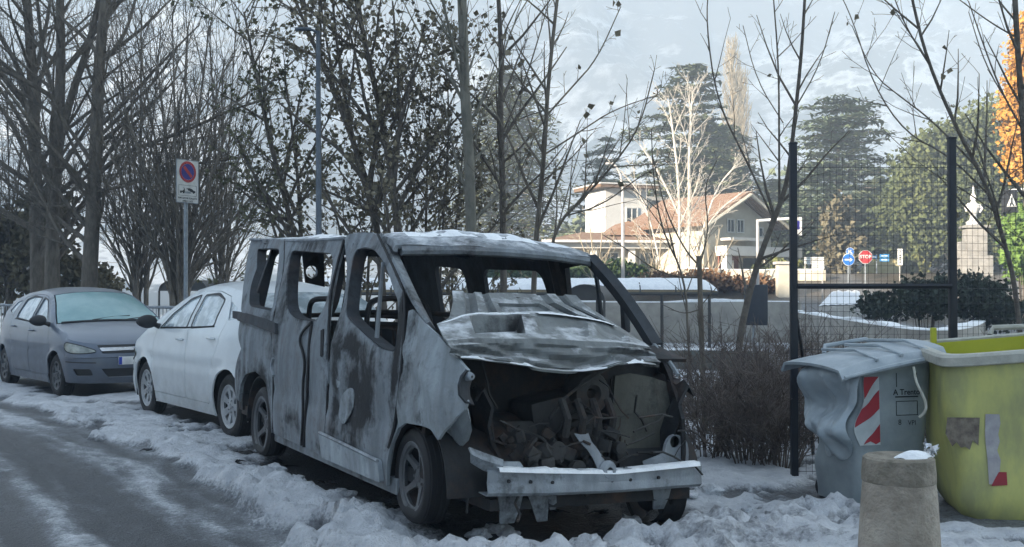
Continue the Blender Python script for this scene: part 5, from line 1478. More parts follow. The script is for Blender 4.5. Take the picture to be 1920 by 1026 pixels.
for k, (x, dz, w) in enumerate(((.16, .12, .5), (.16, -.10, .5), (-.40, .06, .32))):
    g = Geo(); g.box((x, 0, z+dz), (w, .02, .18)); b = g.build('board', mat('board_blue', (.03, .22, .5), .5), e)
    g = Geo(); g.box((x, -.014, z+dz), (w*.75, .004, .05)); g.build('white_line', M_SIGNW, b)
e, z = pole_sign('notice_board', 1527, 493, 46, 'white notice board on two posts left of the blue arrow signs', cat='board', dx=-.38, pole_m=M_PALEPOST)
g = Geo(); g.tube([(.36, .04, -.3), (.36, .04, z+.2)], .035, 8); g.build('pole', M_PALEPOST, e)
g = Geo(); g.box((0, 0, z+.18), (.86, .03, .14)); g.box((0, 0, z+.02), (.86, .03, .12)); g.box((.16, 0, z-.16), (.55, .03, .20)); b = g.build('board', M_SIGNW, e)
g = Geo()
for zz, w in ((.20, .5), (.15, .3), (.03, .6), (-.13, .35), (-.19, .3)): g.box((.05 if zz < 0 else -.02, -.018, z+zz), (w, .004, .018))
g.build('text_line', M_INK, b)
e, z = pole_sign('sign_panel', 1688, 482, 52, 'narrow upright white sign panel right of the blue direction boards', cat='sign', pole_m=M_PALEPOST)
g = Geo(); g.box((0, 0, z), (.24, .03, .80)); b = g.build('board', M_SIGNW, e)
g = Geo(); text_geo(g, 'A', .14, lambda u, v, w: (u, -.02, z+.25+v))
for k in range(4): g.box((0, -.018, z+.08-.11*k), (.10, .004, .05))
g.build('text_line', M_INK, b)
# crossing lights on arms
def arm_box(px0, py0, px1, py1, Y, label, face):
    a, b = at(px0, py0, Y), at(px1, py1, Y); gz_ = ground_z(a.x, Y)
    e = empty('crossing_sign', (a.x, Y, gz_), (0, 0, 0), label, 'sign')
    g = Geo(); g.tube([(0, 0, -.3), (0, 0, a.z-gz_+.05)], .06, 10); g.build('pole', M_PALEPOST, e)
    g = Geo(); g.tube([(0, 0, a.z-gz_), (b.x-a.x, 0, b.z-gz_)], .06, 8); g.build('arm', M_SIGNW, e)
    x, z = b.x-a.x, b.z-gz_-.35
    g = Geo(); g.box((x, 0, z), (.42, .30, .76), bev=.02); bx = g.build('sign_box', M_SIGNW if face == 0 else M_TRIM, e)
    g = Geo()
    if face == 0: g.box((-.02+x, -.152, z+.05), (.26, .01, .36)); g.build('blue_face', M_SIGNBD, bx)
    else:
        patch(g, [(x-.17, z-.20), (x+.17, z-.20), (x, z+.24)], [], .2, lambda u, v: (u, -.156, v), .004); t = g.build('white_triangle', M_SIGNW, bx)
        g = Geo(); g.box((x, -.166, z+.02), (.05, .006, .2)); g.box((x-.04, -.166, z-.12), (.04, .006, .10), Matrix.Rotation(.4, 3, 'Y')); g.box((x+.04, -.166, z-.12), (.04, .006, .10), Matrix.Rotation(-.4, 3, 'Y')); g.build('walking_figure', M_INK, t)
arm_box(1421, 414, 1493, 409, 44, 'white crossing sign box hanging from an arm behind the left fence post', 0)
arm_box(1990, 350, 1894, 358, 36, 'dark crossing sign box with a white triangle hanging from an arm at the picture edge', 1)
# dark board by the wall
e, z = pole_sign('information_board', 1417, 572, 20, 'dark blue upright board on a pole by the grey wall', cat='board', r=.028, dx=-.03)
g = Geo(); g.box((0, 0, z), (.44, .05, .76), bev=.01); g.build('board', mat('dark_board', (.030, .036, .048), .5), e)

# ================================================================== walls, railing, shelters
M_WALL = mat('weathered_concrete_wall', (.24, .225, .20), .95, scale=1.4, col2=(.40, .375, .33), bump=.4, bscale=18, detail=9)
M_WALL2 = mat('dark_mossy_wall', (.10, .105, .095), .95, scale=2, col2=(.17, .17, .155), bump=.4, bscale=18)
M_PARA = mat('pale_parapet', (.24, .225, .20), .95, scale=1.2, col2=(.36, .34, .30), bump=.3, bscale=20)
def wall_run(name, pts, h0, h1, th, m, label, snow=True, cap=.05):
    """pts: world (x, y, top z); h0 bottom z"""
    e = empty(name, (0, 0, 0), (0, 0, 0), label, 'wall'); e['kind'] = 'thing'
    P = [Vector(p) for p in smooth_line([tuple(p) for p in pts], 2)]
    rows = []
    for k, p in enumerate(P):
        t = (P[min(k+1, len(P)-1)]-P[max(0, k-1)]); t.z = 0; t.normalize(); n = Vector((t.y, -t.x, 0))*th/2
        rows.append([p+n-Vector((0, 0, p.z-h0)), p+n, p-n, p-n-Vector((0, 0, p.z-h0))])
    g = Geo(); g.sheet(rows); g.add(rows[0], [(0, 1, 2, 3)]); g.add(rows[-1], [(3, 2, 1, 0)])
    g.build('wall_body', m, e, recalc=True)
    if snow:
        rr = random.Random(len(pts)+int(pts[0][1])); g = Geo(); rws = []
        dense = []
        for a, b in zip(P[:-1], P[1:]):
            n = max(1, int((b-a).length/.15)); dense += [a.lerp(b, i/n) for i in range(n)]
        for k, p in enumerate(dense):
            t = (dense[min(k+1, len(dense)-1)]-dense[max(0, k-1)]); t.z = 0; t.normalize(); n = Vector((t.y, -t.x, 0))*(th/2+.012)
            s = cap*(.25+1.0*max(0, math.sin(k*.21+1.1*math.sin(k*.07)))*rr.uniform(.6, 1))
            rws.append([p+n-Vector((0, 0, .01)), p+n*.9+Vector((0, 0, s*.8)), p+Vector((0, 0, s)), p-n*.9+Vector((0, 0, s*.8)), p-n-Vector((0, 0, .01))])
        g.sheet(rws); o = g.build('snow_cap', M_SNOW, e); o['kind'] = 'stuff'
    return e
A = lambda px, py, Y: tuple(at(px, py, Y))
wall_run('retaining_wall', [A(1040, 566, 39), A(1250, 567, 38.5), A(1420, 565, 38), A(1500, 566, 38)], -.8, 1, .35, M_WALL, 'long grey concrete wall beyond the canopy and the bare saplings', cap=.10)
wall_run('low_wall', [A(1210, 656, 25), A(1330, 655, 24.5), A(1440, 657, 24)], -.8, .1, .3, M_WALL2, 'low dark wall behind the brown thicket', cap=.04)
zt_ = .75; PX = [(1490, 584), (1580, 597), (1680, 612), (1760, 621), (1822, 610), (1845, 594), (1830, 583), (1760, 577)]
wall_run('curved_parapet', [A(px, py, (1.4-zt_)*2000/(py-548)) for px, py in PX], -.8, .75, .28, M_PARA, 'pale parapet wall curving round behind the fence, snow on top', cap=.07)
# railing behind the parked cars
rl = empty('metal_railing', (0, 0, 0), (0, 0, 0), 'grey metal railing with upright bars behind the parked hatchbacks', 'railing')
ra, rb2 = Vector((-12.6, 24.2, -.1)), Vector((-5.75, 19.3, -.1))
g = Geo(); up = Vector((0, 0, 1.22)); g.tube([ra+up, rb2+up], .028, 8); g.build('top_rail', M_GALV, rl)
g = Geo(); g.tube([ra+Vector((0, 0, .2)), rb2+Vector((0, 0, .2))], .02, 6); g.build('bottom_rail', M_GALV, rl)
nb = 84
for k in range(0, nb+1, 14):
    p = ra.lerp(rb2, k/nb); g = Geo(); g.tube([p+Vector((0, 0, -.3)), p+up], .026, 8); g.build('post', M_GALV, rl)
g = Geo()
for k in range(nb+1):
    if k % 14: p = ra.lerp(rb2, k/nb); g.tube([p+Vector((0, 0, .2)), p+up], .009, 5, cap=False)
g.build('slats', M_GALV, rl)
# long barrel canopy under snow
M_CANOPY = mat('canopy_frame', (.03, .028, .025), .6)
M_AMBER = mat('smoked_canopy_sheet', (.16, .12, .055), .4)
cn = empty('canopy', (0, 0, 0), (0, 0, 0), 'long low barrel-roofed canopy covered in snow beyond the van', 'canopy')
c0, c1 = at(600, 548, 34), at(1345, 549, 34)
Lc = c1.x-c0.x; dpt = 2.2
def canopy_rows(off, n0, n1, x0=0, x1=1):
    rows = []
    for i in range(n0+1):
        t = x0+(x1-x0)*i/n0; x = c0.x+Lc*t; tp = 1-.55*max(0, (t-.96)/.04)**2
        rows.append([(x, 34+dpt/2-(dpt/2+off)*math.cos(math.pi*j/n1), c0.z-.02+(.43*tp+off)*math.sin(math.pi*j/n1)+off*.2) for j in range(n1+1)])
    return rows
g = Geo(); g.sheet(canopy_rows(0, 40, 16), thick=.02); g.build('vault', M_AMBER, cn)
g = Geo()
for k in range(12):
    t = k/11; r_ = canopy_rows(.02, 1, 14, t*.985, t*.985+.001); g.tube(r_[0], .03, 5)
g.tube([(c0.x, 34-.02, c0.z-.05), (c1.x, 34-.02, c0.z-.05)], .06, 6); g.tube([(c0.x, 34+dpt, c0.z-.05), (c1.x, 34+dpt, c0.z-.05)], .05, 6)
g.build('frame', M_CANOPY, cn)
for px in (640, 760, 880, 1000, 1120, 1241, 1330):
    x = at(px, 548, 34).x
    g = Geo(); g.tube([(x, 34, -.7), (x, 34, c0.z)], .05, 8); g.build('post', M_CANOPY, cn)
g = Geo(); rw = canopy_rows(.035, 60, 16); rs = random.Random(4)
rw = [[Vector(p)+Vector((0, 0, .03*rs.random()*math.sin(math.pi*j/16))) for j, p in enumerate(r)][1:-1] for r in rw]
g.sheet(rw[::-1] if 0 else rw); o = g.build('canopy_snow', M_SNOW); tag(o, 'unbroken snow covering the long barrel canopy', 'snow', kind='stuff')
# small barrel vault facing the camera and a row of dark ones far left
def vault(px, py_top, w_px, Y, label, group=None, depth=2.5, m=None):
    p = at(px, py_top, Y); r = w_px/2/FOC*Y; gz_ = ground_z(p.x, Y)
    e = empty('barrel_shelter', (p.x, Y, gz_), (0, 0, R(-12)), label, 'shelter', group)
    H = p.z-gz_; h = min(r*.8, H*.6)
    g = Geo(); g.sheet([[(-r*math.cos(a), y, H-h+h*math.sin(a)) for a in np.linspace(0, math.pi, 15)] for y in (0, depth)], thick=.03); g.build('vault', m or M_CANOPY, e)
    g = Geo(); g.add([(-r*math.cos(a), .05, H-h+h*math.sin(a)) for a in np.linspace(0, math.pi, 15)], [tuple(range(15))]); g.build('end_panel', M_CANOPY, e, smooth=0)
    for s in (-1, 1):
        g = Geo(); g.tube([(s*r*.97, .03, -.3), (s*r*.97, .03, H-h)], .04, 6); g.build('post', M_CANOPY, e)
    return e
vault(1096, 533, 76, 31, 'dark arched shelter end in front of the long snowy canopy')
for k, px in enumerate((318, 366, 416, 466)):
    vault(px, 527-2*(k % 2), 46, 40, ['leftmost of the dark arched shelters behind the parking sign', 'dark arched shelter just right of the parking sign pole', 'dark arched shelter above the white car roof', 'dark arched shelter next to the van rear corner'][k], 'dark arched shelters beyond the cars')
# ================================================================== villa on the lit slope
M_STUC = mat('cream_render', (.42, .39, .32), .9, scale=1.5, col2=(.52, .49, .41))
M_STUCW = mat('white_render', (.58, .57, .54), .9, scale=1.5, col2=(.66, .65, .62))
M_STUCG = mat('grey_render', (.30, .30, .29), .9, scale=1.5, col2=(.38, .375, .36))
M_TILE = mat('orange_roof_tiles', (.23, .13, .08), .85, scale=6, col2=(.33, .215, .15), bump=.5, bscale=14)
nt_ = M_TILE.node_tree; wv_ = nt_.nodes.new('ShaderNodeTexWave'); wv_.bands_direction = 'Y'; wv_.inputs['Scale'].default_value = 1.1; wv_.inputs['Distortion'].default_value = .6
tc_ = nt_.nodes.new('ShaderNodeTexCoord'); nt_.links.new(tc_.outputs['Object'], wv_.inputs['Vector'])
b2_ = nt_.nodes.new('ShaderNodeBump'); b2_.inputs['Strength'].default_value = .9; b2_.inputs['Distance'].default_value = .12
nt_.links.new(wv_.outputs['Fac'], b2_.inputs['Height']); nt_.links.new(b2_.outputs['Normal'], nt_.nodes['Principled BSDF'].inputs['Normal'])
M_BRICK = mat('red_brick', (.17, .07, .055), .9, scale=8, col2=(.25, .12, .09))
M_EAVE = mat('timber_eave', (.16, .10, .06), .8, scale=6)
M_PANE = mat('window_glass', (.05, .06, .07), .1, spec=.8)
M_FRAMEW = mat('white_window_frame', (.55, .55, .53), .6)
M_STONE = mat('pale_stone', (.36, .34, .31), .9, scale=3, col2=(.5, .48, .45), bump=.3)
psi = R(35)
villa = empty('villa', (13.3, 62, 2.2), (0, 0, psi), 'cream villa with orange tiled roofs behind the white birch', 'house')
def hb(nm, c, s, m, parent=villa, bev=0):
    g = Geo(); g.box(c, s, bev=bev); return g.build(nm, m, parent, smooth=0)
# local: x across the gable, -y towards the viewer, z from the ground
hb('gable_wall', (0, 3.2, 1.55), (5.6, 6.0, 3.3), M_STUC)
g = Geo(); g.prism([(-2.8, 3.2), (2.8, 3.2), (0, 4.75)], 6.0, lambda u, v, w: (u, .2+w, v)); g.build('gable_end', M_STUC, villa, smooth=0)
for s in (-1, 1):
    g = Geo(); g.sheet([[(s*3.55, y, 2.92), (0, y, 4.88)] if s > 0 else [(0, y, 4.88), (s*3.55, y, 2.92)] for y in np.linspace(-.75, 6.5, 12)], thick=.16); rf_ = g.build('roof', M_TILE, villa, smooth=0, recalc=False)
    g = Geo(); g.tube([(s*3.6, -.80, 2.84), (0, -.80, 4.82)], .10, 6); g.build('verge_board', M_STUC, rf_)
def window(c, w, h, parent=villa, n=2, rot=None):
    g = Geo()
    for dx_ in (-w/2, w/2): g.box((c[0]+dx_, c[1], c[2]), (.07, .10, h+.07))
    for dz in (-h/2, h/2): g.box((c[0], c[1], c[2]+dz), (w-.07, .10, .07))
    for k in range(1, n): g.box((c[0]-w/2+w*k/n, c[1], c[2]), (.05, .08, h-.07))
    f = g.build('window', M_FRAMEW, parent, smooth=0)
    g = Geo(); g.box((c[0], c[1]+.02, c[2]), (w-.08, .02, h-.08)); g.build('pane', M_PANE, f, smooth=0)
    return f
window((-.65, .18, 3.05), .55, .75); window((.15, .18, 3.05), .55, .75); window((1.9, .18, 2.75), .35, .55, n=1)
hb('balcony', (-.2, -.35, 2.25), (2.6, 1.0, .16), M_STUCW); hb('porch_beam', (1.0, -.55, 1.55), (6.4, .9, .55), M_STUCW)
for x in (-1.9, 4.0): hb('porch_pillar', (x, -.7, .55), (.42, .42, 1.5), M_STUCW)
hb('brick_wall', (-.9, .12, .55), (1.6, .10, 1.5), M_BRICK); window((-.95, .02, .60), .62, .80, n=1)
hb('doorway', (1.1, .15, .5), (1.4, .06, 1.4), mat('dark_doorway', (.03, .028, .026), .8))
hb('porch_wall', (2.9, .10, .5), (1.6, .12, 1.5), M_STUC)
# lower wing to the left with colonnade
def wingp(px, py, Y):
    p = at(px, py, Y); return villa.matrix_basis.inverted() @ p
bpy.context.view_layer.update()
MI = (Matrix.Translation(villa.location) @ Matrix.Rotation(psi, 4, 'Z')).inverted()
lw = empty('villa_wing', (6.2, 62.5, 2.3), (0, 0, R(8)), 'low wing with tiled hip roof and pale columns left of the gabled villa', 'house')
hb('wing_wall', (0, 3.2, .9), (7.4, 5.0, 2.3), M_STUC, lw); hb('fascia', (0, .3, 1.86), (8.2, .9, .38), M_STUCW, lw)
g = Geo(); ev, rdg, mid = 2.12, 2.75, 2.0
g.add([(-4.5, -.5, ev), (4.6, -.5, ev), (4.6, 6, ev), (-4.5, 6, ev), (-1.6, 2.7, rdg), (4.6, 2.7, rdg)], [(0, 1, 5, 4), (3, 0, 4), (2, 3, 4, 5), (1, 2, 5)]); r_ = g.build('roof', M_TILE, lw, smooth=0)
hb('gutter', (0, -.52, ev-.06), (9.2, .14, .14), M_STUCW, r_)
for k, x in enumerate((-3.6, -1.4, .9, 3.2)): hb('column', (x, .25, .84), (.36, .36, 1.66), M_STUCW, lw)
for x in (-2.5, -.3, 2.0):
    window((x, .66, .9), 1.0, 1.1, lw)
g = Geo(); g.add([(-.4, .9, 2.5), (2.2, .9, 2.5), (.9, .9, 3.35), (-.4, 4.5, 2.5), (2.2, 4.5, 2.5), (.9, 4.5, 3.35)], [(0, 1, 2), (0, 2, 5, 3), (1, 4, 5, 2)]); g.build('dormer', M_TILE, lw, smooth=0)
# white tower block
tb = empty('white_tower', (7.5, 70, 3), (0, 0, R(20)), 'white square tower block with an overhanging flat roof behind the villa', 'building')
hb('tower_wall', (0, 1.6, 2.5), (3.0, 3.2, 5.4), M_STUCW, tb); g = Geo(); g.box((0, 1.6, 5.32), (4.2, 4.4, .22)); rf_ = g.build('roof', M_EAVE, tb, smooth=0); hb('roof_edge', (0, 1.6, 5.46), (4.3, 4.5, .08), M_STUCW, rf_)
window((.4, -.03, 3.4), .8, 1.1, tb); hb('balcony_rail', (0, -.35, 2.3), (2.8, .08, .5), M_STUCG, tb)
# pale house glimpsed further back
ph = empty('pale_house', (11.2, 76, 3.4), (0, 0, R(25)), 'pale house block between the tower and the orange gable roof', 'house')
hb('house_wall', (0, 2, 2.2), (4.6, 4, 4.6), M_STUCG, ph); hb('house_roof', (0, 2, 4.62), (5.0, 4.4, .26), M_STUCW, ph); window((-.8, -.03, 3.2), .8, 1.0, ph); window((1.0, -.03, 3.2), .8, 1.0, ph)
# garden wall and gate pillar
gy0 = ground_z(16, 50)
wall_run('garden_wall', [(8.5, 54, 2.6), (11, 53.6, 2.55), (14, 53, 2.5), (15.5, 52.8, 2.5)], .5, 2.5, .3, M_STUC, 'cream garden wall below the villa hedge', cap=.06)
gp = empty('gate_pillar', (12.45, 49, 1.2), (0, 0, 0), 'pale yellow gate pillar right of the dark information board', 'pillar')
hb('shaft', (0, 0, .5), (.55, .55, 2.0), M_STUC, gp); hb('cap', (0, 0, 1.54), (.75, .75, .12), M_STONE, gp)
# stone ramp under snow seen through the fence
rp_ = empty('stone_ramp', (0, 0, 0), (0, 0, 0), 'snow-covered stone ramp below the STOP sign', 'ramp')
g = Geo(); A3 = [at(1535, 575, 40), at(1615, 572, 40), at(1612, 548, 46), at(1560, 548, 46)]
g.add([*A3, *[p-Vector((0, 0, 1.6)) for p in A3]], [(0, 1, 2, 3), (0, 4, 5, 1), (1, 5, 6, 2), (2, 6, 7, 3), (3, 7, 4, 0)]); g.build('ramp_body', M_STONE, rp_, smooth=0)
g = Geo(); N_ = 14; rws = []
for i in range(N_+1):
    a, b = A3[0].lerp(A3[3], i/N_), A3[1].lerp(A3[2], i/N_)
    rws.append([a.lerp(b, j/N_)+Vector((0, 0, .02+.07*rnd.random()*(0 < j < N_))) for j in range(N_+1)])
g.sheet(rws); o = g.build('ramp_snow', M_SNOW, rp_); o['kind'] = 'stuff'
yw = empty('yellow_wall', (0, 0, 0), (0, 0, 0), 'sunlit yellowish stone wall stepping up beside the STOP sign', 'wall'); yw['kind'] = 'thing'
g = Geo(); B3 = [at(q[0], q[1], 60) for q in ((1594, 535), (1622, 500), (1650, 486), (1690, 484), (1690, 560), (1594, 560))]
g.add([*B3, *[p+Vector((0, .5, 0)) for p in B3]], [(5, 4, 3, 2, 1, 0)]+[(i, (i+1) % 6, 6+(i+1) % 6, 6+i) for i in range(6)]); g.build('wall_body', mat('yellow_stone', (.34, .29, .14), .9, scale=2, col2=(.46, .42, .26), bump=.4), yw, smooth=0)
# monument
mp = at(1826, 480, 54); mg = mp.z-1.1
mn = empty('monument', (mp.x, 54, mg), (0, 0, R(-10)), 'white stone statue on a tall grey pedestal beyond the fence', 'monument')
pk = lambda py: CAM_H-(py-HOR)/FOC*54-mg
g = Geo(); g.box((0, 0, pk(480)/2-.3), (1.5, 1.5, pk(480)+.6), bev=.05); g.box((.05, 0, (pk(480)+pk(428))/2), (1.0, 1.0, pk(428)-pk(480)), bev=.05); g.box((-.62, 0, pk(470)), (.5, .9, .9), bev=.15); g.box((.05, 0, pk(426)), (1.25, 1.25, .14), bev=.03); g.build('pedestal', mat('grey_pedestal_stone', (.17, .165, .155), .9, scale=3, col2=(.28, .27, .25), bump=.4), mn, smooth=30)
g = Geo(); g.lathe([(.38, pk(422)), (.40, pk(416)), (.20, pk(412)), (.15, pk(404)), (.22, pk(398)), (.34, pk(390)), (.30, pk(384)), (.14, pk(380)), (.08, pk(376)), (.13, pk(372)), (.11, pk(367)), (.05, pk(363)), (.04, pk(352)), (.005, pk(348))], 16, wob=lambda a, h: .16*math.sin(a*2+h*2)+.08*math.sin(a*5)); g.tube([(-.30, 0, pk(396)), (-.38, 0, pk(388)), (-.2, 0, pk(382))], .07, 6); g.tube([(.30, 0, pk(398)), (.40, -.1, pk(392)), (.28, 0, pk(384))], .07, 6); g.build('statue', mat('white_marble', (.55, .54, .52), .7, scale=3, col2=(.68, .67, .65)), mn)
# ================================================================== trees and shrubs
M_BARK = mat('dark_bark', (.085, .072, .058), .95, scale=14, col2=(.17, .148, .12), bump=.5, bscale=40, stretch=(1, 1, .3))
M_BARKP = mat('pale_bark', (.12, .115, .095), .9, scale=10, col2=(.21, .20, .165), bump=.3, bscale=30, stretch=(1, 1, .4))
M_BARKG = mat('grey_brown_bark', (.075, .064, .053), .95, scale=14, col2=(.135, .118, .10), bump=.3, bscale=40)
M_BIRCH = mat('white_birch_bark', (.42, .38, .32), .85, scale=4, col2=(.62, .58, .52), stretch=(1, 1, 2))
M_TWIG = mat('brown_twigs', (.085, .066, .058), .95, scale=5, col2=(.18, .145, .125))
M_TWIGL = mat('sunlit_pale_twigs', (.30, .255, .185), .95, scale=3, col2=(.42, .36, .27))  # lighter twig colour with the sunlight on them put into it
M_LEAFD = mat('withered_leaves', (.10, .088, .058), .8, scale=1.2, col2=(.22, .19, .13), contrast=(.3, .7))
M_LEAFG = mat('dull_green_leaves', (.070, .076, .042), .8, scale=.9, col2=(.165, .155, .09), contrast=(.3, .7))
M_CEDAR = mat('cedar_needles', (.070, .088, .046), .9, scale=.8, col2=(.185, .21, .105), contrast=(.3, .7))
M_CEDARB = mat('blue_cedar_needles', (.060, .088, .058), .9, scale=.8, col2=(.165, .205, .12), contrast=(.3, .7))
M_PINE = mat('pine_needles', (.038, .055, .022), .9, scale=.6, col2=(.11, .125, .045), contrast=(.3, .7))
M_YELG = mat('yellow_green_needles', (.065, .080, .028), .9, scale=.5, col2=(.20, .205, .065), contrast=(.3, .7))
M_GINK = mat('orange_leaves', (.30, .125, .018), .8, scale=1.2, col2=(.52, .27, .05), contrast=(.3, .7))
M_BRIGHT = mat('bright_green_leaves', (.06, .12, .02), .8, scale=1.5, col2=(.15, .24, .05))
M_HEDGE = mat('hedge_leaves', (.028, .052, .016), .8, scale=2, col2=(.08, .125, .035))
M_OLIVE = mat('olive_brown_leaves', (.075, .066, .042), .9, scale=2, col2=(.16, .14, .085))
M_RUST = mat('rust_brown_leaves', (.10, .055, .028), .9, scale=2, col2=(.20, .115, .06))
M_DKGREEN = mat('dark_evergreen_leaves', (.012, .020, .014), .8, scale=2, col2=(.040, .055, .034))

def rvec(r): 
    while True:
        v = Vector((r.uniform(-1, 1), r.uniform(-1, 1), r.uniform(-1, 1)))
        if .01 < v.length < 1: return v.normalized()
def limb(r, p, d, L, rad, lev, P, out):
    n = max(3, int(L/P['seg'][min(lev, len(P['seg'])-1)]))
    path = [p.copy()]; d = d.normalized(); wig = P['wig'][min(lev, len(P['wig'])-1)]; trop = P['trop'][min(lev, len(P['trop'])-1)]
    for i in range(n):
        d = (d+rvec(r)*wig+Vector((0, 0, trop))).normalized(); p = p+d*(L/n); path.append(p.copy())
    end = P['end'][min(lev, len(P['end'])-1)]
    rads = [max(P['rmin'], rad*(1-(1-end)*(i/n))) for i in range(n+1)]
    out.append((lev, path, rads)); children(r, path, rads, L, lev, P, out)
def children(r, path, rads, L, lev, P, out):
    if lev >= P['levels']: return
    k = int(L*P['dens'][lev]+r.random()); st = P['start'][min(lev, len(P['start'])-1)]; n = len(path)-1
    for c in range(k):
        t = st+(1-st)*(c+r.random())/max(1, k); i = min(n-1, int(t*n)); f = t*n-i
        q = path[i].lerp(path[i+1], f); dd = (path[i+1]-path[i]).normalized()
        ax = dd.orthogonal().normalized(); ax.rotate(Matrix.Rotation(r.uniform(0, 2*math.pi), 3, dd))
        ang = R(P['ang'][lev])*r.uniform(.7, 1.3); nd = (dd*math.cos(ang)+ax*math.sin(ang)).normalized()
        if P.get('up') and nd.z < -.05: nd.z *= -.4
        ln = L*P['ratio'][lev]*(1-.55*t)*r.uniform(.6, 1.25)
        ln = min(ln, P.get('maxl', [99]*9)[lev])
        limb(r, q, nd, ln, max(P['rmin'], min(rads[i]*.7, P['crad'][lev]*ln)), lev+1, P, out)
BARE = dict(levels=3, seg=[.5, .35, .25, .2], wig=[.06, .12, .16, .2], trop=[.02, .03, .03, .02], end=[.3, .25, .3, .4], rmin=.004, dens=[2.8, 3.8, 5.0], start=[.25, .15, .1], ang=[48, 45, 42], ratio=[.42, .5, .5], crad=[.018, .012, .009], up=True)

def leaf(g, r, p, s, nrm=None, mi=0):
    a = rvec(r); b = a.orthogonal().normalized(); b.rotate(Matrix.Rotation(r.uniform(0, 6.28), 3, a)); c = a.cross(b)
    s *= r.uniform(.7, 1.25); w = s*.44; f = a*s*.12
    g.add([p, p+b*s*.38+c*w+f, p+b*s, p+b*s*.38-c*w+f], [(0, 1, 2, 3)], mi)

def tree(name, label, seeds, paths, P, bark, twigm=None, leaves=None, group=None, cat='tree', base=None, split_lev=2):
    """paths: list of (world points, r0, r1): hand-placed stems; twigs grow from them.  leaves: (material, number per twig metre, size, keep)"""
    b0 = base or paths[0][0][0]; b0 = Vector((b0[0], b0[1], b0[2]))
    e = empty(name, b0, (0, 0, 0), label, cat, group); r = random.Random(seeds)
    out = []
    for pts, r0, r1 in paths:
        L_ = [Vector(p) for p in smooth_line([tuple(p) for p in pts], 2)]; n = len(L_)
        rads = [r0+(r1-r0)*i/(n-1) for i in range(n)]
        out.append((0, L_, rads)); children(r, L_, rads, sum((L_[i+1]-L_[i]).length for i in range(n-1)), 0, P, out)
    g1, g2 = Geo(), Geo()
    for lev, pa, ra in out:
        gg = g1 if lev < split_lev else g2
        gg.tube([q-b0 for q in pa], ra, 8 if lev == 0 else (5 if lev == 1 else 3), cap=lev < 2)
    g1.build('trunk', bark, e, smooth=60)
    if g2.v: g2.build('crown', twigm or bark, e, smooth=180)
    if leaves:
        m, dens, sz, keep = leaves; g3 = Geo()
        for lev, pa, ra in out:
            if lev < 1: continue
            for i in range(len(pa)-1):
                seg = (pa[i+1]-pa[i]).length; k = dens*seg*(1 if lev >= P['levels']-1 else .35)
                for _ in range(int(k+r.random())):
                    q = pa[i].lerp(pa[i+1], r.random())
                    if keep(q, r): leaf(g3, r, q-b0+rvec(r)*.03, sz)
        if g3.v: g3.build('leaves', m, e, smooth=0)
    return e
def PX_(L, Y, dy=0.0):
    """stem through photo pixels at distance Y, leaning dy further away at the top"""
    n = len(L); return [tuple(at(px, py, Y+dy*i/max(1, n-1))) for i, (px, py) in enumerate(L)]
def G0(px, py, Y):
    p = at(px, py, Y); return (p.x, Y, ground_z(p.x, Y)-.1)

# ---- tall bare trees on the left
P = dict(BARE)
tree('bare_tree', 'tall bare tree with dark trunk at the left picture edge', 1, [([G0(72, 600, 24)]+PX_([(72, 560), (68, 420), (62, 250), (57, 120), (46, 0), (36, -160)], 24), .21, .07), (PX_([(60, 200), (30, 120), (-20, 40), (-50, -60)], 24), .07, .03), (PX_([(66, 330), (30, 250), (0, 200), (-60, 150)], 24), .07, .03), (PX_([(60, 150), (84, 46), (95, -40)], 24), .06, .03)], P, M_BARK)
tree('bare_tree', 'tall bare tree forking high up, second trunk from the left', 2, [([G0(100, 600, 23)]+PX_([(98, 560), (97, 430), (105, 280), (112, 120), (108, 0), (112, -150)], 23), .20, .06), (PX_([(104, 290), (130, 180), (162, 90), (182, 0), (200, -100)], 23), .10, .05), (PX_([(110, 140), (150, 90), (205, 20), (230, -60)], 23), .06, .03), (PX_([(108, 200), (80, 120), (70, 40), (60, -60)], 23), .06, .03)], P, M_BARK)
tree('bare_tree', 'thick straight bare tree trunk left of the parking sign with long side limbs', 3, [([G0(166, 600, 22)]+PX_([(166, 550), (172, 430), (178, 280), (182, 130), (194, 0), (206, -150)], 22), .20, .08), (PX_([(178, 330), (230, 285), (300, 262), (370, 235), (430, 205), (500, 185)], 22, -2), .055, .015), (PX_([(176, 360), (250, 345), (330, 310), (420, 300), (480, 290)], 22, -2), .045, .012), (PX_([(180, 260), (230, 210), (290, 150), (330, 90)], 22), .05, .015), (PX_([(176, 310), (120, 230), (90, 190)], 22), .05, .02), (PX_([(184, 120), (230, 70), (250, 0), (270, -80)], 22), .05, .02)], P, M_BARK)
# ---- many-stemmed bare shrub trees behind the sign
rs_ = random.Random(21)
PS = dict(BARE, levels=3, dens=[2.5, 3.8, 4.6], ang=[26, 32, 38], ratio=[.40, .5, .5], trop=[.03, .05, .05, .03], start=[.3, .15, .1])
def multi(cx, Y, tops, seed, r0=.055):
    L = []; rr = random.Random(seed); b = G0(cx, 590, Y)
    for (tx, ty) in tops:
        m = ((cx+tx)/2+(tx-cx)*-.12, 570+(ty-570)*.45)
        L.append(([(b[0]+rr.uniform(-.25, .25), b[1]+rr.uniform(-.3, .3), b[2])]+PX_([(cx+(tx-cx)*.10, 520), m, (tx, ty)], Y, rr.uniform(-1, 1.5)), r0*rr.uniform(.7, 1.2), .010))
    return L
tree('bare_tree', 'broad many-stemmed bare tree directly behind the parking sign', 4, multi(335, 20.5, [(215, 150), (250, 46), (290, 90), (320, 20), (350, 46), (390, 50), (420, 110), (455, 150), (480, 230), (500, 330), (190, 260), (470, 400)], 41), PS, M_BARK)
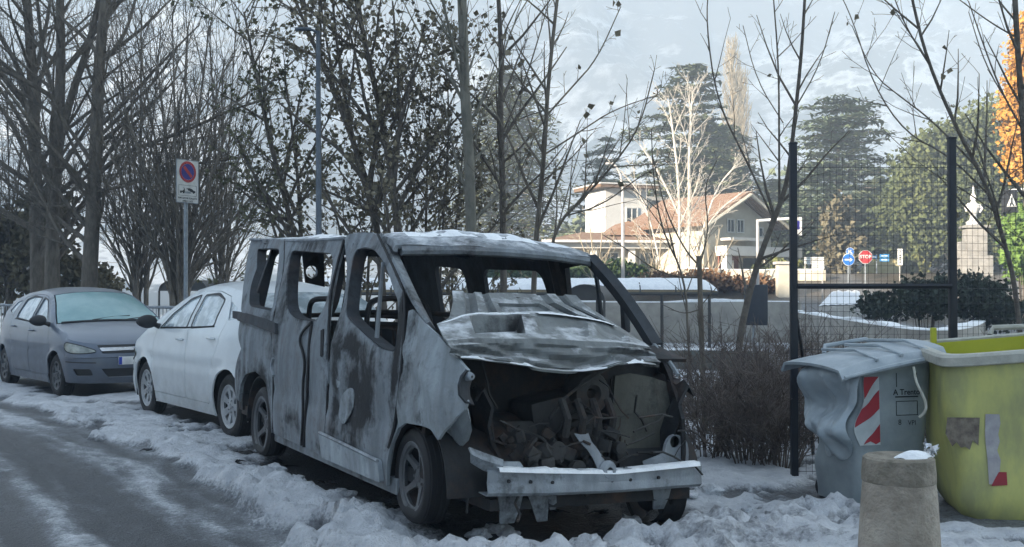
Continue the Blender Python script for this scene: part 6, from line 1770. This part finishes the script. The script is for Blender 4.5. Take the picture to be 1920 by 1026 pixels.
tree('bare_tree', 'many-stemmed bare tree between the thick trunk and the parking sign', 5, multi(262, 22, [(180, 100), (215, 40), (240, 120), (262, 10), (300, 40), (330, 120), (150, 220), (360, 200), (130, 330)], 42), PS, M_BARK)
tree('bare_tree', 'slender many-stemmed bare tree behind the white car', 6, multi(415, 23, [(360, 140), (390, 46), (415, 130), (440, 46), (470, 120), (500, 190), (350, 260), (520, 300)], 43, .04), PS, M_BARK)
tree('bare_tree', 'low twiggy bare tree between the two leftmost trunks', 7, multi(20, 25, [(-40, 200), (10, 150), (40, 240), (80, 210), (-20, 320), (120, 330)], 44, .05), PS, M_BARKG)

# ---- leafy black poplars behind the van
PL = dict(BARE, levels=3, dens=[4.0, 4.6, 5.0], ang=[42, 46, 48], ratio=[.46, .5, .5], trop=[.03, .05, .03, .0], start=[.12, .1, .1], rmin=.003, maxl=[1.9, .95, .5])
def leafy(label, seed, paths, dens, size, m, keep=lambda q, r: True, P=PL, bark=M_BARKG): 
    return tree('poplar_tree', label, seed, paths, P, bark, M_BARKG, (m, dens, size, keep), 'poplars behind the burnt van')
def kpx(q): return 960+q.x/q.y*FOC, HOR-(q.z-CAM_H)/q.y*FOC
leafy('dense dark leafy poplar left of the street lamp', 31, [([G0(575, 560, 15)]+PX_([(560, 470), (530, 360), (500, 240), (475, 120), (455, 20)], 15), .05, .012), (PX_([(565, 480), (520, 400), (470, 320), (440, 250)], 15, -.6), .035, .01), (PX_([(565, 470), (560, 350), (545, 220), (530, 130)], 15, .5), .035, .01), (PX_([(545, 430), (490, 390), (445, 350)], 15), .03, .01), (PX_([(555, 400), (510, 300), (490, 200)], 15, -.5), .03, .01)], 14, .070, M_LEAFG, lambda q, r: (lambda p: r.random() < (1.0 if 120 < p[1] < 430 else .45))(kpx(q)))
leafy('leafy poplar with a leaning stem right beside the street lamp', 32, [([G0(725, 560, 13.5)]+PX_([(715, 470), (690, 350), (655, 245), (600, 110), (560, 20), (530, -60)], 13.5), .055, .012), (PX_([(690, 350), (640, 280), (580, 240), (520, 190)], 13.5), .03, .01), (PX_([(660, 255), (640, 150), (625, 40), (620, -50)], 13.5), .03, .01), (PX_([(700, 400), (640, 370), (590, 350)], 13.5, -.5), .025, .01)], 9.5, .070, M_LEAFD)
leafy('leafy poplar with two upright stems above the van roof', 33, [([G0(752, 560, 13)]+PX_([(750, 470), (735, 330), (705, 170), (680, 70), (662, -60)], 13), .06, .02), (PX_([(738, 350), (750, 240), (745, 120), (735, 0)], 13), .03, .01), (PX_([(725, 280), (690, 220), (670, 120), (650, 40)], 13, -.4), .03, .01)], 9.5, .070, M_LEAFD)
leafy('thin whippy leafy poplar between the upright stems and the pale trunk', 34, [([G0(800, 560, 14)]+PX_([(798, 470), (800, 330), (805, 200), (812, 80)], 14), .022, .008), ([G0(822, 560, 14)]+PX_([(826, 470), (838, 330), (842, 200), (835, 120)], 14), .018, .007), ([G0(775, 560, 14.2)]+PX_([(770, 470), (775, 350), (790, 240)], 14.2), .02, .008)], 10, .068, M_LEAFD)
leafy('low leafy poplar suckers seen over the van roof rear', 35, [([G0(650, 560, 14.5)]+PX_([(645, 470), (630, 400), (600, 330)], 14.5), .025, .01), ([G0(685, 560, 14.5)]+PX_([(690, 470), (705, 380), (720, 300)], 14.5), .025, .01), ([G0(840, 560, 15)]+PX_([(850, 470), (860, 380), (868, 280)], 15), .02, .01)], 10, .068, M_LEAFD)
# ---- barer poplars with a few leaves
PB = dict(PL, dens=[3.2, 4.2, 3.0], levels=3, ratio=[.30, .5, .5], start=[.25, .1, .1], maxl=[1.9, .8, .35], trop=[.02, .06, .05, .0], rmin=.0026)
few = lambda q, r: r.random() < .05
leafy('pale smooth poplar trunk rising above the van windscreen', 36, [([G0(886, 600, 12.5)]+PX_([(884, 470), (880, 300), (872, 190), (868, 46), (862, -90)], 12.5), .068, .052), (PX_([(874, 200), (830, 120), (790, 70), (755, 0)], 12.5, .4), .022, .006), (PX_([(872, 180), (850, 90), (830, 0), (815, -60)], 12.5, -.3), .024, .01), (PX_([(878, 230), (930, 150), (960, 46), (1000, -20)], 12.5, .5), .016, .006)], 9, .08, M_LEAFD, few, PB, M_BARKP)
leafy('slim grey poplar trunk in the middle of three bare ones', 37, [([G0(946, 600, 13)]+PX_([(944, 470), (942, 330), (938, 200), (940, 90), (930, -80)], 13), .048, .022), (PX_([(942, 250), (985, 150), (1010, 70), (1035, -20)], 13), .012, .005)], 7, .08, M_LEAFD, few, PB, M_BARKG)
leafy('slim dark poplar with long limbs sweeping right', 38, [([G0(992, 600, 12)]+PX_([(1003, 470), (1012, 380), (1022, 270), (1026, 180), (1040, 40), (1052, -60)], 12), .034, .016), (PX_([(1026, 215), (1075, 160), (1120, 110), (1165, 10)], 12), .012, .005), (PX_([(1020, 290), (1090, 245), (1150, 205), (1240, 175)], 12, .5), .012, .004), (PX_([(1016, 340), (1070, 300), (1110, 250)], 12, -.4), .010, .004)], 9, .08, M_LEAFD, lambda q, r: r.random() < .08, PB, M_BARK)
leafy('low bare limb forking to the right above the van windscreen corner', 39, [([G0(1020, 640, 11.5)]+PX_([(1030, 470), (1052, 410), (1100, 365), (1150, 310), (1200, 240), (1228, 130)], 11.5), .022, .005), (PX_([(1060, 405), (1130, 385), (1200, 330), (1260, 300)], 11.5), .010, .004), (PX_([(1045, 430), (1070, 340), (1090, 270)], 11.5), .008, .004)], 6, .075, M_LEAFD, few, PB, M_BARK)

# ---- saplings on the right
PR = dict(PB, dens=[2.8, 3.4, 2.6], ang=[42, 40, 40], ratio=[.30, .5, .5], maxl=[1.2, .5, .3], rmin=.0026, trop=[.0, .06, .04, 0])
def sapling(label, seed, paths, bark=M_BARKG, nl=.03):
    return tree('sapling_tree', label, seed, paths, PR, bark, bark, (M_LEAFD, 6, .07, lambda q, r: r.random() < nl), 'bare saplings by the wall')
sapling('forked bare sapling just left of the tall fence post', 51, [([G0(1372, 700, 12)]+PX_([(1385, 640), (1402, 560), (1425, 480), (1455, 405), (1478, 340), (1492, 220), (1505, 100), (1515, -60)], 12), .045, .014), (PX_([(1462, 390), (1462, 270), (1462, 120), (1450, -40)], 12), .016, .006), (PX_([(1450, 410), (1405, 310), (1345, 190), (1325, 40), (1332, -40)], 12, .4), .015, .005), (PX_([(1494, 200), (1540, 120), (1568, 20)], 12), .009, .004), (PX_([(1470, 230), (1420, 150), (1395, 46)], 12), .007, .004)])
sapling('lopped bare sapling with drooping side branches right of the windscreen', 52, [([G0(1322, 800, 10.5)]+PX_([(1318, 720), (1314, 600), (1311, 480)], 10.5), .030, .024), (PX_([(1312, 500), (1285, 470), (1250, 400), (1232, 330), (1222, 280)], 10.5), .010, .004), (PX_([(1312, 520), (1270, 520), (1225, 505), (1180, 470), (1130, 440)], 10.5), .009, .004), (PX_([(1312, 500), (1330, 430), (1320, 350), (1345, 300)], 10.5), .009, .004), (PX_([(1314, 580), (1280, 590), (1240, 570)], 10.5), .007, .003)], M_BARK)
sapling('leaning bare sapling crossing the right fence post', 53, [([G0(1930, 640, 11)]+PX_([(1905, 540), (1885, 460), (1853, 349), (1799, 248), (1741, 113), (1712, -10), (1700, -80)], 11), .030, .012), (PX_([(1741, 113), (1700, 46), (1675, -20)], 11), .010, .005), (PX_([(1830, 310), (1750, 225), (1690, 180), (1640, 140), (1600, 46)], 11, .5), .011, .004), (PX_([(1860, 370), (1780, 290), (1700, 250), (1640, 160), (1600, 30), (1570, -30)], 11, .8), .011, .004), (PX_([(1870, 400), (1800, 350), (1740, 320), (1650, 235)], 11), .008, .003)], nl=.06)
sapling('upright bare sapling trunk at the right picture edge', 54, [([G0(1945, 640, 11.5)]+PX_([(1935, 450), (1922, 250), (1912, 100), (1905, -60)], 11.5), .040, .028), (PX_([(1918, 240), (1880, 170), (1850, 90), (1820, 0)], 11.5), .013, .005), (PX_([(1912, 70), (1860, 40), (1800, -5)], 11.5), .011, .005), (PX_([(1900, 205), (1850, 120), (1820, 20)], 11.5, .3), .009, .004)], nl=.04)
sapling('thin bare sapling in front of the villa gable', 55, [([G0(1300, 760, 14)]+PX_([(1290, 640), (1285, 520), (1240, 430), (1225, 330), (1222, 240)], 14), .02, .005)], M_BARK)

# ---- white birch before the villa
PBi = dict(BARE, levels=3, dens=[2.2, 3.2, 4.0], ang=[34, 36, 40], ratio=[.36, .5, .5], trop=[.03, .04, .02, .0], start=[.2, .1, .1], rmin=.008, maxl=[3.6, 1.8, 1.0], crad=[.011, .008, .006], seg=[.8, .5, .4, .3])
tree('birch_tree', 'white birch with several bright stems in front of the villa', 61, [([G0(1275, 560, 55)]+PX_([(1272, 500), (1275, 420), (1272, 330), (1262, 240), (1255, 190)], 55), .11, .03), (PX_([(1290, 500), (1293, 400), (1292, 300), (1296, 220), (1300, 170)], 55), .105, .03), (PX_([(1300, 520), (1318, 430), (1345, 350), (1380, 310)], 55), .07, .025), (PX_([(1272, 400), (1235, 320), (1200, 270)], 55), .07, .03), (PX_([(1245, 540), (1225, 430), (1200, 360), (1165, 320)], 55), .06, .02), (PX_([(1300, 470), (1340, 400), (1400, 355)], 55), .07, .03)], PBi, M_BIRCH, M_BIRCH)
PSh = dict(PBi, dens=[2.4, 3.0, 4.0], maxl=[2.4, 1.2, .7], rmin=.010, ang=[30, 34, 38])
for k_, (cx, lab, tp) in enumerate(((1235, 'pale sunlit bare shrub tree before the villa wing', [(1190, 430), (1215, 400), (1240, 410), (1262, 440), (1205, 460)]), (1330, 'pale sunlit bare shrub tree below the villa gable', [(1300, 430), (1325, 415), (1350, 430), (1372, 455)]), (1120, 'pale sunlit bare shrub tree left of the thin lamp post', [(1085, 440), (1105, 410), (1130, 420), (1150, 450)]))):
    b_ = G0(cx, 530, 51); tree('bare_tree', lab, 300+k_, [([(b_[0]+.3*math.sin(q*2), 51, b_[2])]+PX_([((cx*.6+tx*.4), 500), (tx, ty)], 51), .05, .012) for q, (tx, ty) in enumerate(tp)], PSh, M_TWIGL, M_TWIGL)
# ---- two thin lombardy poplars
def lombardy(label, seed, px, top, Y, w):
    r = random.Random(seed); b = at(px, 500, Y); gz_ = ground_z(b.x, Y); H = at(px, top, Y).z-gz_
    e = empty('poplar_tree', (b.x, Y, gz_), (0, 0, 0), label, 'tree', None)
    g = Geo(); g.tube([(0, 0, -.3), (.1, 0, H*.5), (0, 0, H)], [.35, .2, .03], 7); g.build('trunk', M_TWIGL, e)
    g = Geo()
    for k in range(420):
        z = H*(.10+.86*r.random()); a = r.uniform(0, 6.28); rr = w*(.35+.65*math.sin(math.pi*min(1, z/H*1.02))**.5)*r.uniform(.5, 1)
        L = r.uniform(.10, .18)*H*(1-.5*z/H); p = Vector((rr*.15*math.cos(a), rr*.15*math.sin(a), z-L*.5))
        q = Vector((rr*math.cos(a), rr*math.sin(a), z+L*.25)); s = q+Vector((rr*.1*math.cos(a), rr*.1*math.sin(a), L*.45))
        g.tube([p, q, s], [.035, .025, .012], 3, cap=False)
        for _ in range(2): g.tube([q, q+Vector((r.uniform(-.4, .4), r.uniform(-.4, .4), L*r.uniform(.2, .5)))], [.02, .01], 3, cap=False)
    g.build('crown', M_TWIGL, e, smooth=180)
lombardy('taller of two thin pale lombardy poplars behind the cedar', 71, 1374, 68, 100, 1.1)
lombardy('shorter of two thin pale lombardy poplars behind the cedar', 72, 1391, 128, 104, 1.1)

# ---- conifers
def spray(g, r, p, n, s, flat=.35, spread=.5):
    for _ in range(n):
        c = p+Vector((r.gauss(0, 1)*spread, r.gauss(0, 1)*spread, r.gauss(0, 1)*spread*flat))
        a = r.uniform(0, 6.28); u = Vector((math.cos(a), math.sin(a), r.uniform(-.35, .25))).normalized(); v = Vector((-math.sin(a), math.cos(a), r.uniform(-.3, .3)))
        k = s*r.uniform(.6, 1.3)
        g.add([c-v*k*.22, c+u*k-Vector((0, 0, .15*k)), c+v*k*.22, c-u*k*.3+Vector((0, 0, .12*k))], [(0, 1, 2, 3)])
def conifer(name, label, seed, px, top, Y, prof, m, tiers, bare0=.1, droop=.06, leafs=(7, .5), lean=0.0, ragged=.35, perring=7, bark=M_BARK, group=None, flat=.25):
    """prof: list of (height fraction, radius in m)"""
    r = random.Random(seed); b = at(px, 500, Y); gz_ = ground_z(b.x, Y); H = at(px, top, Y).z-gz_
    e = empty(name, (b.x, Y, gz_), (0, 0, 0), label, 'tree', group)
    g = Geo(); ax = lambda z: Vector((lean*z/H+.12*math.sin(z*.6), 0, z)); g.tube([ax(z) for z in np.linspace(-.4, H*.97, 12)], list(np.linspace(.035*H*.8, .02, 12)), 8)
    gc = Geo()
    for k in range(tiers):
        t = bare0+(1-bare0)*(k+.5*r.random())/tiers; R_ = interp(t, [q[0] for q in prof], [q[1] for q in prof])
        nb = max(3, int(perring*(1 if R_ > 1 else .6))); a0 = r.uniform(0, 6.28)
        for j in range(nb):
            a = a0+2*math.pi*(j+r.uniform(-.3, .3))/nb; Lb = R_*r.uniform(1-ragged, 1+ragged*.5); p0 = ax(t*H); pts = []
            up = r.uniform(.0, .22)
            for i in range(7):
                f = i/6; pts.append(p0+Vector((math.cos(a)*Lb*f, math.sin(a)*Lb*f, Lb*(up*f-droop*6*f*f*.35))))
            g.tube(pts, list(np.linspace(.02+.012*Lb, .01, 7)), 4, cap=False)
            n = max(3, int(Lb/.42))
            for i in range(n):
                f = .18+.82*(i+r.random())/n; q = pts[0].lerp(pts[-1], f); q = q+Vector((0, 0, Lb*.05*math.sin(f*3)))
                wd_ = .16+.20*Lb*(1-abs(f-.55))*.45
                spray(gc, r, q, leafs[0], leafs[1], flat, wd_)
    g.build('trunk', bark, e, smooth=60); gc.build('crown', m, e, smooth=0); return e
conifer('cedar_tree', 'tall layered cedar rising behind the villa roof', 81, 1296, 112, 78, [(0, 4.6), (.3, 5.0), (.55, 4.4), (.68, 4.9), (.74, 2.2), (.82, 2.9), (.90, 2.4), (.97, 1.3), (1, .4)], M_CEDAR, 18, leafs=(11, .5), ragged=.5, perring=9, flat=.10)
conifer('cedar_tree', 'broad blue-green cedar behind the left fence post', 82, 1560, 178, 66, [(0, 3.8), (.2, 4.2), (.45, 3.6), (.62, 2.8), (.80, 3.0), (.93, 2.2), (1, 1.0)], M_CEDARB, 20, leafs=(11, .45), ragged=.5, perring=9, lean=.8, flat=.10)
conifer('cedar_tree', 'small dark cedar left of the white tower', 83, 1136, 250, 84, [(0, 3.4), (.4, 2.6), (.7, 1.8), (.9, 1.0), (1, .3)], M_CEDARB, 18, leafs=(7, .5), perring=8)
conifer('conifer_tree', 'big yellow-green conifer behind the three bare poplars', 84, 950, 128, 80, [(0, 5.4), (.25, 5.4), (.5, 4.4), (.75, 3.5), (.92, 2.3), (1, .9)], M_YELG, 28, bare0=.04, leafs=(9, .42), ragged=.35, perring=9, flat=.7)
conifer('conifer_tree', 'dark conifer filling the gap behind the stop sign', 85, 1650, 330, 74, [(0, 4.4), (.5, 3.6), (.8, 2.4), (1, .8)], M_CEDAR, 14, leafs=(9, .6), perring=9)
conifer('conifer_tree', 'dark conifer low behind the blue-green cedar', 86, 1470, 330, 78, [(0, 3.8), (.5, 3.0), (.8, 1.9), (1, .6)], M_CEDAR, 14, leafs=(8, .6), perring=9)
conifer('conifer_tree', 'dull green conifer behind the villa right of the lombardy poplars', 87, 1345, 235, 90, [(0, 5.0), (.5, 4.6), (.8, 3.2), (1, 1.0)], M_PINE, 18, leafs=(8, .6), perring=9, flat=.5)
def blobtree(name, label, seed, px, py, Y, blobs, m, n, s, bark=M_BARK, group=None, cat='tree', trunk=True, hole=.0):
    """blobs: (dx, dz, rx, rz) in photo pixels around px, py; foliage fills shells of these lobes"""
    r = random.Random(seed); b = at(px, py, Y); gz_ = ground_z(b.x, Y)
    e = empty(name, (b.x, Y, gz_), (0, 0, 0), label, cat, group); sc = Y/FOC; gc = Geo(); g = Geo()
    tot = sum(q[2]*q[3] for q in blobs)
    zc = b.z-gz_
    for (dx, dy, rx, ry) in blobs:
        c = Vector((dx*sc, r.uniform(-.3, .3)*rx*sc, zc-dy*sc)); k = int(n*rx*ry/tot)
        subs = [rvec(r) for _ in range(max(5, k//30))]
        for _ in range(k):
            v = subs[r.randrange(len(subs))]; v = (v+rvec(r)*.34); rad = r.uniform(.5, 1.05)
            p = c+Vector((v.x*rx*sc*rad, v.y*rx*sc*rad, v.z*ry*sc*rad))
            if p.z < .02: p.z = r.uniform(.02, .15)
            leaf(gc, r, p, s)
        if trunk: g.tube([(0, 0, -.3), tuple(c*.45+Vector((0, 0, .1))), tuple(c)], [max(.05, .02*zc), .06, .02], 6)
    if not trunk:
        for _ in range(14):
            q = Vector((r.uniform(-.4, .4)*blobs[0][2]*sc, r.uniform(-.3, .3)*blobs[0][2]*sc, 0)); g.tube([q*.3-Vector((0, 0, .1)), q+Vector((0, 0, zc*.8))], [.02, .008], 4)
    g.build('trunk' if trunk else 'stems', bark, e); gc.build('crown' if trunk else 'foliage', m, e, smooth=0); return e
blobtree('pine_tree', 'huge rounded pine right of the fence posts', 91, 1800, 330, 60, [(0, -60, 70, 46), (60, -90, 70, 46), (-60, 0, 60, 70), (20, 20, 90, 80), (90, 10, 60, 80), (-70, 80, 70, 70), (40, 110, 90, 46), (100, -40, 50, 46), (-30, -50, 50, 50), (-95, 40, 40, 46)], M_PINE, 27000, .27)
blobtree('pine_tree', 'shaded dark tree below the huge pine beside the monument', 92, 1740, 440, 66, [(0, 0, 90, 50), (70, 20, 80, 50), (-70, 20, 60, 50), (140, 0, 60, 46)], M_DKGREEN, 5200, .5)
blobtree('ginkgo_tree', 'orange autumn ginkgo at the right picture edge', 93, 1925, 220, 44, [(0, -140, 28, 50), (0, -70, 36, 46), (5, 10, 40, 70), (0, 80, 42, 46), (15, -20, 50, 90)], M_GINK, 9500, .20)
blobtree('green_shrub', 'bright green shrub under the orange ginkgo', 94, 1920, 430, 42, [(0, 0, 36, 44), (10, 50, 40, 44)], M_BRIGHT, 2200, .24, trunk=False, cat='shrub')
blobtree('yellow_shrub', 'yellow-green shrub behind the blue direction boards', 95, 1690, 500, 62, [(0, 0, 42, 30), (-30, 10, 20, 22), (30, -10, 20, 40)], M_YELG, 1500, .3, trunk=False, cat='shrub')
blobtree('evergreen_shrub', 'wide dark evergreen shrub behind the mesh fence', 96, 1735, 556, 24.5, [(0, 0, 60, 36), (-70, 18, 50, 26), (70, 0, 60, 38), (130, 20, 60, 40)], M_DKGREEN, 6200, .12, trunk=False, cat='shrub')
blobtree('hedge', 'clipped green hedge below the pale villa columns', 97, 1150, 508, 53, [(0, 0, 40, 18), (-45, 2, 34, 18), (45, 4, 34, 16), (-95, 6, 40, 16), (-150, 8, 40, 16), (-215, 10, 44, 16)], M_HEDGE, 4200, .22, trunk=False, cat='hedge')
blobtree('hedge', 'mossy yellow-green hedge by the villa porch', 98, 1462, 500, 56, [(0, 0, 30, 14), (-30, 6, 20, 10), (26, 6, 22, 14)], M_YELG, 1300, .2, trunk=False, cat='hedge')
blobtree('hedge', 'rust-brown hedge in front of the villa', 99, 1300, 528, 50, [(0, 0, 50, 18), (-70, 2, 50, 16), (70, 2, 50, 18), (125, 6, 40, 14)], M_RUST, 3200, .2, trunk=False, cat='hedge')
blobtree('ivy_shrub', 'olive-brown ivy thicket at the foot of the leftmost trees', 100, 60, 450, 25.5, [(0, 20, 70, 80), (-60, 40, 60, 80), (60, 70, 50, 46), (130, 90, 50, 40), (20, -60, 50, 46)], M_OLIVE, 5200, .16, trunk=False, cat='shrub')
blobtree('brown_tree', 'withered brown tree left of the blue-green cedar trunk', 101, 1575, 420, 58, [(0, 0, 30, 50), (10, 60, 34, 40), (-16, 40, 24, 40)], M_OLIVE, 1500, .3)
# treeline far behind, one mass
g = Geo(); r = random.Random(5)
for k in range(240):
    px = 1020+960*k/239+r.uniform(-6, 6); Y = r.uniform(120, 150); p = at(px, 440, Y); z0 = ground_z(p.x, Y)
    if 1360 < px < 1450: continue
    H = r.uniform(5, 10)*(1 if px > 1300 else .7)
    for _ in range(46): leaf(g, r, Vector((p.x+r.gauss(0, 1.1), Y+r.gauss(0, 1.1), z0+H*r.random()**.8)), 1.1)
o = g.build('treeline', M_CEDAR, smooth=0); tag(o, 'dark treeline at the foot of the mountain', 'trees', kind='stuff')

# ---- brown thicket between the van and the bins
def bush(label, seed, px, py_base, Y, w, h, n, m=M_TWIG, group='bare bushes by the fence'):
    r = random.Random(seed); p = at(px, py_base, Y); b = Vector((p.x, Y, ground_z(p.x, Y)))
    e = empty('bare_bush', b, (0, 0, 0), label, 'bush', group); g = Geo()
    for k in range(n):
        a = r.uniform(0, 6.28); rr = w*r.random()**.5; q0 = Vector((.35*rr*math.cos(a), .35*rr*math.sin(a), -.05)); H = h*r.uniform(.45, 1.05)
        d = Vector((math.cos(a)*rr*.55, math.sin(a)*rr*.55, H)); pts = [q0]
        for i in range(1, 6): pts.append(q0+d*(i/5)+Vector((r.gauss(0, .03), r.gauss(0, .03), 0))*i*.5+Vector((math.cos(a), math.sin(a), 0))*.05*i*i/5)
        g.tube(pts, list(np.linspace(.0065, .002, 6)), 3, cap=False)
        for _ in range(9):
            i = r.randrange(1, 5); c = pts[i]; v = (pts[i+1]-pts[i]).normalized()+rvec(r)*.8; L = h*r.uniform(.10, .26); e2_ = c+v.normalized()*L
            mid = c.lerp(e2_, .5)+rvec(r)*.02; g.tube([c, mid, e2_], [.0035, .0026, .0016], 3, cap=False)
            for _ in range(2): 
                f = c.lerp(e2_, r.random()); g.tube([f, f+rvec(r)*L*.4+Vector((0, 0, L*.15))], [.0022, .0014], 3, cap=False)
    g.build('twigs', m, e, smooth=180)
BU = [('bare brown bush close against the far front wing of the van', 1330, 880, 8.9, .45, 1.05, 46), ('bare brown bush between the crossbeam and the fence post', 1400, 890, 8.6, .5, 1.0, 52), ('bare brown bush hugging the foot of the left fence post', 1462, 880, 8.4, .45, 1.1, 46),
      ('taller bare bush behind the van wing below the low dark wall', 1350, 820, 10.6, .6, 1.15, 46), ('taller bare bush under the forked sapling', 1425, 810, 10.4, .6, 1.3, 52), ('bare bush just behind the mesh of the fence', 1540, 780, 9.4, .6, 1.15, 46), ('bare bush behind the fence above the grey bin lid', 1620, 760, 10.2, .6, 1.1, 46), ('bare bush behind the fence beside the right post', 1730, 740, 10.5, .6, 1.0, 55), ('bare bush behind the yellow bin', 1850, 740, 10.8, .6, 1.0, 50), ('sparse bare bush in the snow before the low wall', 1300, 720, 14.5, .7, 1.1, 50), ('sparse bare bush below the dark information board', 1420, 720, 14.5, .7, 1.2, 55), ('sparse bare bush at the foot of the long wall', 1480, 700, 19, .9, 1.2, 50)]
for k, (lb, px, py, Y, w, h, n) in enumerate(BU): bush(lb, 200+k, px, py, Y, w, h, n)
# ================================================================== charred scraps on the snow
M_CHAR = mat('charred_scrap', (.010, .010, .011), .85, scale=18, col2=(.035, .032, .03), bump=.6, bscale=40)
def scrap(px, py, w, seed, label, flat=.35):
    Y = CAM_H*FOC/(py-HOR); p = at(px, py, Y); r = random.Random(seed); z0 = ground_z(p.x, Y)
    g = Geo(); ph = [r.uniform(0, 6.28) for _ in range(4)]
    rows = []
    for k in range(7):
        t = k/6; row = []
        for i in range(18):
            a = 2*math.pi*i/18; rr = w*(.6+.28*math.sin(2*a+ph[0])+.16*math.sin(5*a+ph[1]))*(1-t*.97)
            row.append((rr*math.cos(a), rr*.6*math.sin(a), -.01+w*flat*(t**.7)*(.6+.4*math.sin(3*a+ph[2]+t*4))))
        rows.append(row)
    g.sheet(rows, close=True)
    for _ in range(4):
        a = r.uniform(0, 6.28); g.tube([(0, 0, .01), (w*.8*math.cos(a), w*.6*math.sin(a), .015), (w*1.5*math.cos(a+.3), w*1.1*math.sin(a+.3), .004)], [.008, .006, .002], 4)
    o = g.build('charred_scrap', M_CHAR, smooth=50); o.location = (p.x, Y, z0); o.rotation_euler = (0, 0, r.uniform(0, 3))
    tag(o, label, 'debris', 'charred scraps around the burnt van')
for k, a in enumerate(((720, 962, .16, 'largest charred scrap on the snow beside the front wheel of the van'), (762, 952, .09, 'charred scrap touching the front wheel of the van'), (690, 955, .08, 'flat charred scrap left of the largest one'), (470, 862, .16, 'charred scrap under the rear wheel of the van'), (520, 876, .14, 'charred scrap trailing from the rear wheel'), (445, 852, .07, 'small charred scrap behind the rear wheel'), (444, 880, .06, 'ring-like charred bit left of the rear wheel'), (560, 892, .10, 'charred scrap below the van sill'), (610, 905, .08, 'charred scrap below the pale door moulding'), (280, 846, .05, 'dark crumb on the snow near the white car'), (640, 922, .06, 'small charred scrap on the snow bank edge'), (1035, 958, .09, 'charred lump under the crossbeam'), (1130, 962, .07, 'charred lump in front of the crossbeam'), (930, 985, .08, 'charred lump at the left end of the crossbeam'))):
    scrap(*a[:3], 400+k, a[3])
M_CLOD = mat('gritty_snow', (.36, .37, .39), .9, scale=14, col2=(.66, .67, .69), bump=.8, bscale=60, detail=9)
# broken clods of frozen snow thrown up along the verge
def clod(px, py, w, seed, label):
    Y = CAM_H*FOC/(py-HOR); p = at(px, py, Y); r = random.Random(seed); z0 = ground_z(p.x, Y)
    g = Geo(); bm = bmesh.new(); bmesh.ops.create_icosphere(bm, subdivisions=3, radius=1)
    o_ = Vector((r.uniform(0, 50), r.uniform(0, 50), 0))
    for v in bm.verts:
        n = mnoise.fractal(v.co*1.4+o_, .8, 2.1, 4); v.co = Vector((v.co.x, v.co.y*.8, v.co.z*.6))*w*(1+.55*n)
    bm.verts.index_update(); g.add([v.co.copy() for v in bm.verts], [tuple(v.index for v in f.verts) for f in bm.faces]); bm.free()
    o = g.build('snow_clod', M_CLOD, smooth=50); o.location = (p.x, Y, z0+w*.05); tag(o, label, 'snow', 'clods of frozen snow')
CL = [(930, 996, .085, 'clod of snow under the left end of the crossbeam'), (955, 1004, .06, 'snow clod right of the one under the beam end'), (900, 1008, .07, 'snow clod left of the one under the beam end'), (520, 905, .07, 'snow clod below the sliding door'), (560, 918, .06, 'snow clod right of the one below the sliding door'), (640, 945, .08, 'snow clod on the bank below the pale moulding'), (700, 985, .07, 'snow clod on the bank before the front wheel'), (1330, 935, .08, 'snow clod right of the crossbeam end'), (1290, 948, .06, 'snow clod just left of the one beside the beam end'), (1180, 985, .06, 'snow clod in front of the middle of the beam'), (1400, 965, .05, 'snow clod between the beam and the grey bin'), (425, 905, .05, 'snow clod at the road edge behind the rear wheel'), (350, 870, .05, 'snow clod at the road edge near the white car')]
for k, a in enumerate(CL): clod(*a[:3], 500+k, a[3])
